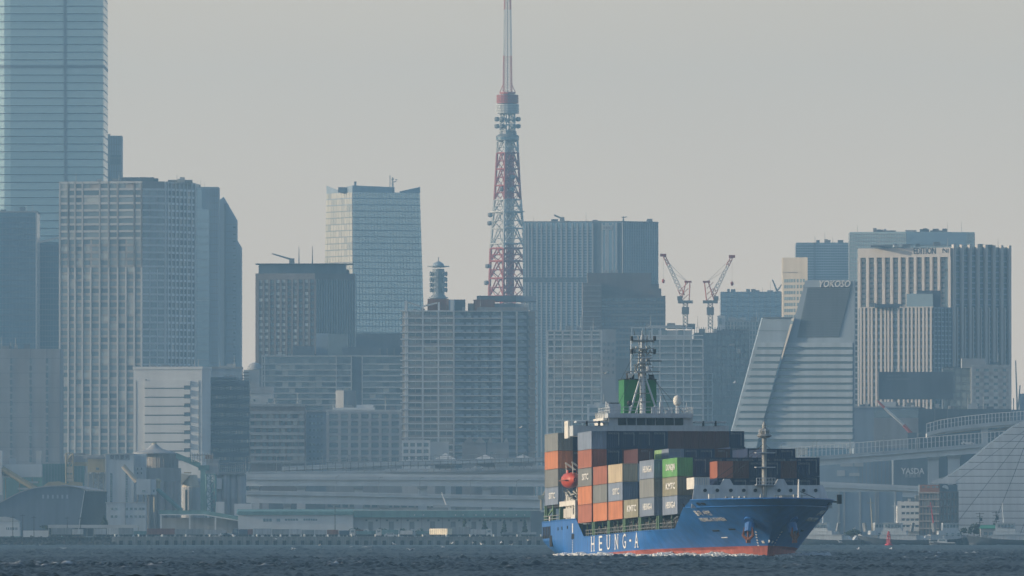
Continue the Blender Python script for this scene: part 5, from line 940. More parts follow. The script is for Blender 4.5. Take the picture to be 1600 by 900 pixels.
for i, x in enumerate((240, 252, 264, 276)): p = loc(r, x, 752, 2); MB().lathe([(1.5, 0), (1.5, p.z)], 14, (p.x, 0, 0)).build('storage_cylinder', m_silo, r, smooth=False)
r = plant('hopper_house', 'pale hopper house on legs with a sloping cream conveyor tube', 'conveyor house', 213, 3835); pbx(r, 'house', m_pale, 213, 235, 748.5, 773, 0, 6); pbx(r, 'side_bay', m_pale, 235, 244, 749, 773, .6, 6)
MB().bx(loc(r, 222, 766).x, loc(r, 227, 766).x, -.06, .05, loc(r, 0, 769).z, loc(r, 0, 765.5).z).build('window', g_dark, r); MB().bx(loc(r, 239, 766).x, loc(r, 241.5, 766).x, .54, .65, loc(r, 0, 769).z, loc(r, 0, 765).z).build('window', g_dark, r)
for x in (215, 224, 233, 242): ptube(r, 'leg', m_steel, x, 838, x, 772, .22, 1, 5); ptube(r, 'leg', m_steel, x, 838, x, 772, .22, 5, 5)
ptube(r, 'conveyor_tube', m_cream, 213.5, 752, 192, 728, .85, 1); ptube(r, 'vent_pipe', m_tan, 246.5, 763, 246.5, 752, .8, 2); ptube(r, 'lit_pipe', m_tan, 241, 800, 241, 776, .35, 0, 6); ptube(r, 'down_chute', m_teal, 245, 764, 284, 798, .75, 2)
MB().lathe([(1.25, -.05), (.9, .6), (.3, .9)], 10, loc(r, 246.5, 752, 2)).build('pipe_hood', m_tan, r)
r = plant('cement_silo', 'round cement silo with a sunlit sloping hood, right of the hopper house', 'silo', 297, 3850); p = loc(r, 298, 742, 3.2); MB().lathe([(3.2, 0), (3.2, p.z - 4.2)], 18, (p.x, 3.2, 0)).build('silo_wall', m_silo, r, smooth=False); MB().lathe([(3.2, p.z - 4.2), (3.0, p.z - 3.6), (2.0, p.z)], 18, (p.x, 3.2, 0)).build('silo_cone', m_cream, r); MB().ext([loc(r, 283, 757, -.4), loc(r, 297, 742, -.4), loc(r, 283, 740, -.4)], (0, 5, 0)).build('sloping_hood', m_cream, r); ptube(r, 'ladder', m_dark, 291, 800, 291, 765, .4, -.4, 5); pbx(r, 'roof_rail', m_tan, 287, 298, 737.5, 739.5, 1, 5)  # hood and cone coloured cream to look sunlit
p2 = loc(r, 308, 752, 4); MB().lathe([(2.6, 0), (2.6, p2.z)], 16, (p2.x, 5, 0)).build('silo_wall', m_silo, r)
r = plant('transfer_house', 'grey conveyor transfer house with a teal sloping gallery', 'conveyor house', 325, 3870); pbx(r, 'house', m_silo, 322, 341, 717, 741, 0, 6); pbx(r, 'gallery_floor', m_teal, 310, 327, 727, 735, -.5, 4); MB().ob(loc(r, 275, 716, 1), loc(r, 313, 732) - loc(r, 275, 716), (0, 3, 0), (0, 0, 1.9)).build('sloping_gallery', m_teal, r)
for x in (322, 337): ptube(r, 'leg', m_teal, x, 838, x, 740, .3, 1, 5)
rr_ = MB(); [rr_.tube(loc(r, 300 + i * 4, 722), loc(r, 300 + i * 4, 708), .12, n=4) for i in range(9)]; rr_.build('roof_pipes', m_steel, r, kind='stuff'); pbx(r, 'roof_box', m_brick, 321, 333, 711, 717, 1, 4); pbx(r, 'gantry', m_steel, 296, 334, 710, 712, 2, 3)
r = plant('lattice_stair', 'teal lattice stair tower beside a blue duct in the concrete plant', 'stair tower', 315, 3842); pbx(r, 'blue_duct', m_teal, 313, 321, 733, 800, 1, 3)
m_ = MB(); n_ = 8
for x in (322, 336):
    for o in (0, 4): m_.tube(loc(r, x, 838, o), loc(r, x, 741, o), .16, n=4)
m_.build('tower_leg', m_teal, r)
for i in range(n_): ya, yb = 838 - 97 * i / n_, 838 - 97 * (i + 1) / n_; MB().tube(loc(r, 322, ya, 0), loc(r, 336, yb, 0), .13, n=4).tube(loc(r, 336, ya, 0), loc(r, 322, yb, 0), .13, n=4).tube(loc(r, 322, yb, 0), loc(r, 336, yb, 0), .13, n=4).build('brace', m_teal, r)
r = plant('storage_silos', 'group of plain grey concrete silos left of the pale viaducts', 'silo', 352, 3890)
for i, x in enumerate((341, 353, 365, 377)): p = loc(r, x, 741, 0); MB().lathe([(1.65, 0), (1.65, p.z)], 16, (p.x, 3 - .4 * (i % 2), 0)).build('silo_wall', m_silo, r, smooth=True)
pbx(r, 'silo_top', m_silo, 335, 383, 737, 741.5, .5, 6); pbx(r, 'white_panel', m_white_w, 337, 346.5, 747, 764, .2, 1.4); pbx(r, 'white_panel', m_pale, 308, 315, 747, 763, .2, 1.4)
ff = MB(); [ff.tube(loc(r, 336 + i * 3.2, 737, 1), loc(r, 336 + i * 3.2, 726, 1), .09, n=4) for i in range(16)]; ff.tube(loc(r, 336, 727.5, 1), loc(r, 385, 727.5, 1), .1, n=4); ff.tube(loc(r, 336, 732, 1), loc(r, 385, 732, 1), .08, n=4); ff.build('roof_rail', m_steel, r, kind='stuff')
r = plant('white_shed', 'small white box shed on the warehouse roof line left of the viaduct foot', 'shed', 366, 3830); pbx(r, 'wall', m_white_w, 366, 393, 787, 838, 0, 5); pbx(r, 'annex', m_white_w, 337, 350, 784, 838, 1, 5)
# left of the lettered building
r = plant('box_house', 'tan box house on lattice legs left of the lettered building', 'conveyor house', 137, 3880); pbx(r, 'house', m_tan, 137, 163, 717, 738, 0, 6); MB().bx(loc(r, 150, 731).x, loc(r, 154.5, 731).x, -.06, .05, loc(r, 0, 734).z, loc(r, 0, 730.5).z).build('window', g_dark, r); pbx(r, 'roof_slab', m_steel, 136, 164, 715, 717, -.4, 6.4)
for x in (138, 146, 154, 162): ptube(r, 'leg', m_steel, x, 838, x, 738, .2, 1, 5)
for i in range(5): ya = 745 + i * 9; MB().tube(loc(r, 146, ya, 1), loc(r, 160, ya + 9, 1), .12, n=4).tube(loc(r, 160, ya, 1), loc(r, 146, ya + 9, 1), .12, n=4).build('brace', m_steel, r)
pbx(r, 'rear_wall', m_blwall, 131, 164, 740, 838, 6, 9); pbx(r, 'upper_gallery', m_silo, 129, 160, 711, 716, 6, 9)
r = plant('tan_tower', 'narrow tan lattice tower catching the sun behind the plant hall', 'plant tower', 103, 3900)
for x in (103, 114):
    for o in (0, 3.4): ptube(r, 'leg', m_tan, x, 838, x, 708, .22, o, 5)
for i in range(10): ya = 838 - i * 13; MB().tube(loc(r, 103, ya, 0), loc(r, 114, ya - 13, 0), .14, n=4).tube(loc(r, 114, ya, 0), loc(r, 103, ya - 13, 0), .14, n=4).tube(loc(r, 103, ya - 13, 0), loc(r, 114, ya - 13, 0), .14, n=4).build('brace', m_tan, r)
for y0, y1 in ((729, 739), (741.5, 746.5), (748, 752)): pbx(r, 'sunlit_spot', m_cream, 104, 113.5, y0, y1, -.1, .5)  # sunlit spots drawn as cream-coloured panels
pbx(r, 'top_gallery', m_silo, 104, 132, 712, 722, 1, 5); pbx(r, 'side_gallery', m_tan, 116, 136, 722, 728, 1, 4); pbx(r, 'upper_frame', m_steel, 113, 133, 708, 711, 2, 4); ptube(r, 'rising_pipe', m_tan, 104, 722, 111, 710, .3, 1, 6)
r = plant('teal_shed', 'teal ribbed shed behind the plant hall', 'shed', 65, 3930); pbx(r, 'wall', m_teal, 65, 131, 724.5, 838, 0, 8); pbx(r, 'wall_low', m_teal, 5, 66, 746, 838, 1, 8)
for i in range(14): pbx(r, 'wall_rib', m_blwall, 66 + i * 4.6, 66.6 + i * 4.6, 725, 780, -.15, .05)
r = plant('white_conveyor_house', 'white box building with a long tan conveyor tube slanting down from it', 'conveyor house', 5, 3905); pbx(r, 'house', m_white_w, 4, 65, 725.5, 745, 0, 6); pbx(r, 'roof_room', m_conc_l, 14, 25, 716, 725.5, 2, 5); pbx(r, 'roof_room', m_conc_l, 56, 64, 704.5, 725.5, 2, 5); ptube(r, 'conveyor_tube', m_tan, 3, 732, 56, 764, 1.05, -2); pbx(r, 'end_pier', m_white_w, -6, 3.2, 704, 773, -3, 3)
for x in (8, 30, 50): ptube(r, 'leg', m_tan, x, 838, x, 747, .2, 3, 5)
for x0, x1, y0 in ((6, 15, 741), (38, 60, 752), (28, 48, 762)): pbx(r, 'low_roof', m_conc_l, x0, x1, y0, y0 + 3, -1, 3)
# arched hall
m_hall = mat('hall_cladding', (.15, .19, .24), .7, var=.1, scale=.1, streak=.12); m_halld = mat('hall_dark_end', (.07, .09, .11), .75)  # shade of the open end is put into a darker cladding colour
D = 3805; r = plant('plant_hall', 'dark arched plant hall with a curved roof and open shaded end', 'hall', 15, D)
RF = [(-40, 790), (0, 786), (17, 777), (32, 769.5), (46, 765), (60, 762), (78, 760.3), (95, 760), (112, 761.5), (126, 764), (132, 766.5)]
pts = [loc(r, x, y) for x, y in RF]; MB().ext([loc(r, 121, 838), *reversed(pts), loc(r, -40, 838)], (0, 14, 0)).build('front_wall', m_hall, r)
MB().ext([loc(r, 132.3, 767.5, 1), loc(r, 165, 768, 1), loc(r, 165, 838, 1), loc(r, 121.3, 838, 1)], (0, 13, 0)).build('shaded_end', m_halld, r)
rf = MB()
for p, q in zip(pts, pts[1:]): rf.ob(p + Vector((0, -.3, 0)), q - p, (0, 15, 0), (0, 0, .35))
rf.ext([loc(r, 95, 760, -.3) + Vector((0, 0, .3)), loc(r, 132, 766.5, -.3) + Vector((0, 0, .3)), loc(r, 166.5, 768.5, -.3), loc(r, 160, 766.5, 6), loc(r, 127, 760.5, 8)], (0, 0, .25)); rf.build('curved_roof', m_conc, r)
for i in range(6): pbx(r, 'faded_mark', m_blwall, 66 + i * 7.5, 69 + i * 7.5, 773, 779, -.04, .05)
pbx(r, 'door_mark', m_dkwall, 57, 58.4, 773.5, 779, -.05, .05)
MB().ext([loc(r, 131.5, 766.5, -.15), loc(r, 132.6, 767, -.15), loc(r, 121.6, 838, -.15), loc(r, 120.5, 838, -.15)], (0, .3, 0)).build('edge_trim', m_pale, r)
r = plant('roof_mound', 'low tan roof humps behind the arched hall', 'shed', 68, 3835); MB().ext([loc(r, 66, 838), loc(r, 68, 759), loc(r, 76, 753), (loc(r, 92, 752)), loc(r, 104, 756), loc(r, 112, 752.5), loc(r, 128, 754), loc(r, 130, 838)], (0, 6, 0)).build('wall', m_tan, r)
r = plant('quay_shed', 'pale low shed with a rounded roof at the left edge of the quay', 'shed', 0, 3760); MB().ext([loc(r, -40, 838), loc(r, 31, 838), loc(r, 30, 815), loc(r, 20, 810), loc(r, 8, 808), loc(r, -40, 808)], (0, 7, 0)).build('wall', m_white_w, r)
for i in range(7): pbx(r, 'window', g_dark, 10 + i * 2.6, 11.4 + i * 2.6, 824, 828, -.05, .05)
MB().ext([loc(r, -40, 815, -.2), loc(r, 31.5, 815.5, -.2), loc(r, 20, 809.5, -.2), loc(r, 8, 807.4, -.2), loc(r, -40, 807.4, -.2)], (0, 7.4, 0)).build('roof', m_conc_l, r)
r = plant('canopy', 'long low pale canopy over parked trucks, left half of the quay', 'canopy', 75, 3745); pbx(r, 'roof', m_conc_l, 75, 215, 820, 825, 0, 5); pbx(r, 'back_wall', m_white_w, 35, 75, 829, 838, 2, 4)
for i in range(15): ptube(r, 'post', m_steel, 76 + i * 10, 838, 76 + i * 10, 824, .12, .3, 5)
# teal ramp roof and the two warehouses
r = plant('ramp_canopy', 'long teal roofed ramp sloping down to the right, on white posts', 'ramp', 250, 3790); MB().ob(loc(r, 249, 803.5), loc(r, 318, 803.5) - loc(r, 249, 803.5), (0, 5, 0), (0, 0, 1.3)).build('roof', m_teal, r); MB().ob(loc(r, 318, 803.5), loc(r, 452, 826) - loc(r, 318, 803.5), (0, 5, 0), (0, 0, 1.3)).build('roof', m_teal, r); MB().ob(loc(r, 249, 805, -.1), loc(r, 318, 805) - loc(r, 249, 805), (0, .2, 0), (0, 0, .35)).build('eaves', m_white_w, r); MB().ob(loc(r, 318, 805, -.1), loc(r, 452, 827.5) - loc(r, 318, 805), (0, .2, 0), (0, 0, .35)).build('eaves', m_white_w, r)
for x, y in ((252, 805), (297, 805), (337, 808.5), (378, 815)): MB().bx(loc(r, x, 0).x - .22, loc(r, x, 0).x + .22, 0, .4, 0, loc(r, x, y).z).build('post', m_white_w, r)
pbx(r, 'back_wall', m_silo, 250, 400, 809, 838, 4.5, 5)
b = Bld('warehouse', 'long pale warehouse with a teal roof and small dark windows above the quay', 'warehouse', (372, 552), (0,), 803.5, 3770, 16); b.body(m_white_w); MB().ext([(b.v[0].x - .5, -.5, b.H - .1), (b.v[1].x + 5, -.5, b.H - .1), (b.v[1].x + 5, 8, b.Z(797)), (b.v[0].x - .5, 8, b.Z(797))], (0, 0, .3)).build('roof', m_teal, b.root)
for x0, x1 in ((411, 425), (432, 438), (445, 466), (474, 496)):
    n_ = max(1, int((x1 - x0) / 3.6))
    for i in range(n_): b.pbox(0, 'window', g_dark, x0 + (x1 - x0) * i / n_ + .3, x0 + (x1 - x0) * (i + 1) / n_ - .3, 810.5, 813.5 if x0 > 440 else 815, 0, .05)
b.pbox(0, 'eaves', m_teal, 372, 552, 799, 804.5, 0, .7)
b = Bld('warehouse', 'long warehouse with loading doors and a deep teal canopy behind the parked trucks', 'warehouse', (552.5, 850), (0,), 808, 3772, 16); b.body(m_conc_l); b.pbox(0, 'canopy', m_teal, 552.5, 848, 798, 808.5, 0, 2.4); b.pcs(0, 'loading_door', m_steel, [(b.T(0, 575.5 + i * 32.2), 0) for i in range(9)], 1.6, b.Z(815), 0, .08); b.pcs(0, 'wall_post', m_conc, [(b.T(0, 594 + i * 32.2), 0) for i in range(8)], .25, b.H, 0, .12)
b.pcs(0, 'vent', m_dkwall, [(b.T(0, 571 + i * 16.1), b.Z(814.5)) for i in range(17)], .7, .6, 0, .1); b.pcs(0, 'canopy_lamp', m_letter, [(b.T(0, p), b.Z(805.5)) for p in (647, 661, 711, 723, 743, 756, 774, 787, 806, 819)], .35, .35, 2.4, 2.6); b.pcs(0, 'canopy_joint', m_dkwall, [(b.T(0, 560 + i * 20), b.Z(808)) for i in range(15)], .12, 1.9, 2.4, 2.44)
b.pbox(0, 'roof_edge', m_conc_l, 552, 850, 796.5, 798.2, 0, 1); rooftop(b, [(m_conc_l, 753, 768, 795, 3), (m_steel, 676, 700, 793, 4)])
b = Bld('dark_store', 'dark square store block just left of the ship\'s stern', 'store', (829, 851), (0,), 798, 3745, 8); b.body(m_dkwall); b.rbox('roof_rail', m_conc_l, 845, 858, 797, -1, 3, z=b.H - .5)
D = 3900; r = thing('harbour_crane', 'small pale harbour crane standing behind the ship\'s stern', 'crane', (WX(846, D), D, GZ)); q = lambda x, y: (WX(x, D) - WX(846, D), 0, WZ(y, D) - GZ); MB().tube(q(846, 838), q(846, 780), .5, n=6).build('post', m_tan, r); MB().tube(q(846, 781), q(854, 764), .4, n=5).build('jib', m_tan, r); MB().bx(q(841, 0)[0], q(850, 0)[0], -1.5, 1.5, q(0, 780)[2], q(0, 774)[2]).build('cab', m_tan, r)
D = 3900; r = thing('mobile_crane', 'thin white crane jib leaning left above the teal canopy', 'crane', (WX(698, D), D, GZ)); q = lambda x, y: (WX(x, D) - WX(698, D), 0, WZ(y, D) - GZ); MB().tube(q(698, 790), q(690, 769), .32, .2, n=6).build('jib', m_white_w, r); MB().bx(q(677, 0)[0], q(702, 0)[0], -1.5, 1.5, 0, q(0, 789)[2]).build('carrier', m_conc_l, r)
b = Bld('arcade_block', 'long dark block with bays of windows under the lower viaduct', 'building', (410, 700), (0,), 777, 4160, 15); b.body(m_conc); b.pcs(0, 'window', g_dark, [(b.T(0, 512 + i * 11.5), b.Z(793)) for i in range(16)], 2.0, 1.8, 0, .06); b.pbox(0, 'dark_bay', m_dkwall, 420, 508, 778, 838, 0, .1)
# small grey works in front of the balcony tower
b = Bld('white_flats', 'small white flats with open balconies at the foot of the balcony tower', 'flats', (628, 701), (0,), 690, 4180, 12); b.body(m_conc_l); b.frame(0, b.cols(0, 629, 639.5, 650, 660.5, 671), b.rows(733, 692, 4), m_white_w, m_white_w, cw=.55, bh=1.0, co=.5, bo=.4, pane=g_dark); b.rbox('roof_room', m_steel, 641, 660, 684, 3, 5)
b = Bld('gabled_works', 'pair of blank grey gabled blocks behind the viaduct fence', 'building', (722, 795), (0,), 690, 4210, 12); b.body(m_conc, z1=b.Z(692)); Xo = b.wp[-1].x
for x0, x1 in ((724, 742), (741, 759), (762, 770), (787, 795)): MB().ext([(WX(x0, 4209) - Xo, -.5, b.Z(692)), (WX(x1, 4209) - Xo, -.5, b.Z(692)), ((WX(x0, 4209) + WX(x1, 4209)) / 2 - Xo, -.5, b.Z(682.5))], (0, 12, 0)).build('gable', m_conc, b.root)
b.pbox(0, 'window', g_dark, 766, 770, 706, 709.5, 0, .08); b.pbox(0, 'gap', m_dkwall, 759.5, 761.5, 690, 735, 0, .05)
for i, (x, ap) in enumerate(((696, 708), (758, 710), (817, 710))):
    D = 4150 + 4 * i; p = at(x, 735, D); r = thing('hip_roof_hall', f'{("left", "middle", "right")[i]} of three low grey halls with pyramid roofs behind the viaduct fence', 'hall', (p.x, D, GZ)); hw = WX(x + 16, D) - p.x; z0 = WZ(717, D) - GZ; z1 = WZ(ap, D) - GZ
    MB().bx(-hw, hw, -hw, hw, 0, z0).build('wall', m_conc, r); k = MB(); k.v = [(-hw, -hw, z0), (hw, -hw, z0), (hw, hw, z0), (-hw, hw, z0), (0, 0, z1)]; k.f = [(0, 1, 4), (1, 2, 4), (2, 3, 4), (3, 0, 4)]; k.m = [0] * 4; k.build('roof', m_conc_l, r)
# ---------------------------------------------------------------- trailers, trucks and vans on the quay
TC = {'grey': (.30, .32, .33), 'pale grey': (.45, .47, .48), 'white': (.62, .62, .60), 'red brown': (.24, .10, .08), 'dark blue': (.06, .09, .14), 'orange brown': (.30, .14, .09), 'teal': (.15, .26, .27)}
tm = {k: mat('trailer_' + k.replace(' ', '_'), c, .55, var=.1, scale=.4, streak=.2) for k, c in TC.items()}
whl = MB().tube((0, -.12, 0), (0, .18, 0), .5, n=10).mesh('wheel', m_rubber)
def trailer(x0, x1, top, col, label, D=3722):
    a, b_ = WX(x0, D), WX(x1, D); L_ = b_ - a; h = WZ(top, D) - GZ; r = thing('trailer', label, 'trailer', (a, D, GZ), 0, 'trailers parked along the quay'); MB().bx(0, L_, 0, 2.45, .95, h).build('box', tm[col], r); MB().bx(.1, L_ - .1, .3, 2.1, .65, .93).build('chassis', m_dark, r)
    n_ = max(4, int(L_ / .8)); rb_ = MB().bx(-.04, .04, -.06, .0, 1.0, h - .08).mesh('side_rib', tm[col])
    for i in range(n_): link('side_rib', rb_, r, (L_ * (i + .5) / n_, 0, 0))
    MB().bx(-.02, L_ + .02, -.08, .05, h - .12, h + .04).build('top_rail', tm[col], r)
    for x in (.8, 1.9, L_ - 1.9, L_ - .8): link('wheel', whl, r, (x, .1, .5))
T_ = [(80, 112, 825, 'grey'), (113, 130, 827, 'white'), (147, 166, 826, 'pale grey'), (167, 185, 825, 'white'), (186, 208, 825, 'grey'), (209, 229, 830, 'teal'), (230, 273, 826, 'red brown'), (274, 318, 827, 'grey'), (319, 354, 828, 'pale grey'), (366, 374, 826, 'pale grey'), (375, 395, 827, 'red brown'), (396, 424, 826, 'pale grey'),
      (425, 452, 827, 'grey'), (453, 470, 827, 'pale grey'), (471, 491, 828, 'grey'), (492, 510, 828, 'pale grey'), (511, 529, 828, 'orange brown'), (530, 555, 829, 'dark blue'), (556, 573, 828, 'red brown'), (574, 592, 829, 'grey'), (701, 717, 827, 'grey'), (719, 738, 826, 'dark blue'), (752, 764, 827, 'dark blue'), (784, 812, 832, 'grey'), (814, 838, 832, 'pale grey')]
ct = {}
for x0, x1, y, c in T_: ct[c] = ct.get(c, 0) + 1
sq = {}
for x0, x1, y, c in T_:
    sq[c] = sq.get(c, 0) + 1; trailer(x0, x1, y, c, f'{ORD[sq[c] - 1]} {c} trailer from the left in the row along the quay' if ct[c] > 1 else f'only {c} trailer in the row along the quay')
def truck(x, D, label, col, box=None, flip=False, L_=7.4):
    r = thing('truck', label, 'truck', (WX(x, D), D, GZ), math.pi if flip else 0, 'trucks parked along the quay'); w_ = 2.3; y0 = -w_ / 2
    MB().ext([(0, y0, .6), (1.9, y0, .6), (1.9, y0, 2.7), (.35, y0, 2.7), (.05, y0, 1.7)], (0, w_, 0)).build('cab', tm[col], r); MB().bx(.55, 1.5, y0 - .03, y0 + w_ + .03, 1.65, 2.35).build('side_window', g_dark, r); MB().ob((.10, y0 + .2, 1.75), (.22, 0, .75), (0, w_ - .4, 0), (-.05, 0, .02)).build('windscreen', g_dark, r); MB().bx(1.9, L_, y0 + .2, y0 + w_ - .2, .6, .95).build('chassis', m_dark, r)
    if box: MB().bx(2.1, L_, y0 - .05, y0 + w_ + .05, .97, box[1]).build('cargo_box', box[0], r)
    else: MB().ext([(2.3, y0 + .1, 1), (L_ - .2, y0 + .1, 1), (L_, y0 + .1, 1.9), (2.2, y0 + .1, 2.2)], (0, w_ - .2, 0)).build('tipper_body', tm['teal'], r)
    for q in (.95, L_ - 2.2, L_ - 1.0):
        for s_ in (-1, 1): link('wheel', whl, r, (q, s_ * 1.02, .5))
    return r
truck(546, 3716, 'dark fronted tipper truck, leftmost of the parked trucks', 'white'); truck(567, 3718, 'pale tipper truck with a raised bed beside the leftmost one', 'white'); truck(587, 3716, 'white tipper truck in the middle of the parked row', 'white', (tm['teal'], 2.5)); truck(615, 3716, 'small white flatbed truck left of the glowing box truck', 'white', (tm['white'], 2.2), L_=6.2); truck(640, 3718, 'pale tipper truck just left of the glowing box truck', 'pale grey')
truck(744, 3716, 'white cab truck with a grey box, right of the glowing box truck', 'white', (tm['grey'], 3.4), True, 9); truck(769, 3716, 'white cab truck with a short box, far right of the parked row', 'white', (tm['pale grey'], 2.6), True, 7); truck(363, 3716, 'small dark truck among the trailers near the bright van', 'dark blue', (tm['dark blue'], 2.6), False, 5)
# the box truck whose polished side throws the sun back at us
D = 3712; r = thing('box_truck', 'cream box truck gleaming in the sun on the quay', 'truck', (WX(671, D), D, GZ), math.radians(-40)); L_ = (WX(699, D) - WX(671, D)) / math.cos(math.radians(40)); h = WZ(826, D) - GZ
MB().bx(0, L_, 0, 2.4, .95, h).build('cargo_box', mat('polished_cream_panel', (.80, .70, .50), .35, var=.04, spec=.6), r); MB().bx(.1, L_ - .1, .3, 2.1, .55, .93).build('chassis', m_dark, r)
for i in range(9): MB().bx(L_ * (i + .5) / 9 - .05, L_ * (i + .5) / 9 + .05, -.05, 0, 1.0, h - .05).build('side_rib', m_cream, r)
for x in (.8, L_ * .55, L_ - .9): link('wheel', whl, r, (x, .1, .5))
p = at(523.5, 838, 3735); p.z = GZ; r = thing('floodlight_mast', 'tall thin floodlight mast in front of the pale warehouse', 'floodlight', p); h = WZ(790, 3735) - GZ; MB().tube((0, 0, 0), (0, 0, h), .2, .12, n=6).build('pole', m_dark, r); MB().bx(-1.2, 1.2, -.2, .2, h, h + .5).build('lamp_bar', m_steel, r)
for i, (x, y) in enumerate(((20, 806), (35.5, 803), (53, 806), (105, 807), (126, 808))): p = at(x, 838, 3740); p.z = GZ; o = MB().tube((0, 0, 0), (0, 0, WZ(y, 3740) - GZ), .13, .09, n=5).bx(-.8, .8, -.1, .1, WZ(y, 3740) - GZ - .6, WZ(y, 3740) - GZ - .45).build('power_pole', m_dark); o.location = p; tag(o, f'{ORD[i]} thin pole from the left before the arched hall', 'pole', 'thin poles before the plant hall')
for i, (x, lab) in enumerate(((341, 'white car between the trailers, right of the grey ones'), (347, 'silver car beside the white car among the trailers'), (600, 'white car parked between the tipper trucks'), (660, 'dark car beside the glowing box truck'))): car((WX(x, 3712), 3712, GZ), lab, m_carw if 'white' in lab else m_car)
# ---------------------------------------------------------------- the container ship
YAW, TRIM = math.radians(10), math.radians(1.0)
# ship axes: x forward, y to port, z up; origin on the centreline, level with the front of the first bay before the bridge
_f = Vector((math.sin(YAW), -math.cos(YAW), 0)); _p = Vector((math.cos(YAW), math.sin(YAW), 0))
SHIP_O = Vector((24.87, 1810.1, 0.05))
SHIP_M = Matrix.Translation(SHIP_O) @ Matrix((( _f.x, _p.x, 0, 0), (_f.y, _p.y, 0, 0), (0, 0, 1, 0), (0, 0, 0, 1))) @ Matrix.Rotation(-TRIM, 4, 'Y')
def ship_thing(o, loc=(0, 0, 0), rz=0.0):
    o.matrix_world = SHIP_M @ Matrix.Translation(loc) @ Matrix.Rotation(rz, 4, 'Z'); return o
ship = thing('container_ship', 'blue hulled container ship with stacked deck cargo steaming across the bay', 'container ship')
ship.matrix_world = SHIP_M
m_code = mat('shaded_white_print', (.26, .29, .32), .7)  # white print greyed for the shade on the box ends
HB = 12.45
def hull_half(z):
    """half-breadth curve of the waterplane at height z: list of (x, b) from transom to stem"""
    t = max(0.0, min(1.0, z / 7.4)); zz = max(z, -2.5)
    stem = 80.7 + 10.5 * t ** 1.25 if z >= 0 else 80.7 + z * .4
    ent = 46.5 - 17.5 * t                      # length of the entrance
    tr = -44.4 if z >= 3.3 else -44.4 + (3.3 - zz) * .9
    sb = 12.45 if z >= 3.6 else 12.45 - 3.4 * ((3.6 - zz) / 3.6) ** 1.35 * 1.0
    sb = max(sb, 5)
    run = 6 + 26 * max(0, (3.6 - zz) / 3.6)
    return stem, ent, tr, sb, run
def hull_b(x, z):
    stem, ent, tr, sb, run = hull_half(z); t = max(0.0, min(1.0, z / 7.4))
    b = HB
    if x > stem - ent:
        u = max(0.0, (stem - x) / ent); pw = 1.6 + .95 * t
        b = HB * max(0.0, 1 - (1 - u) ** pw) ** (1 / (1.15 + .55 * t))
    if x < tr + run:
        u = (x - tr) / run; b = min(b, sb + (HB - sb) * math.sin(min(1, max(0, u)) * math.pi / 2))
    return b
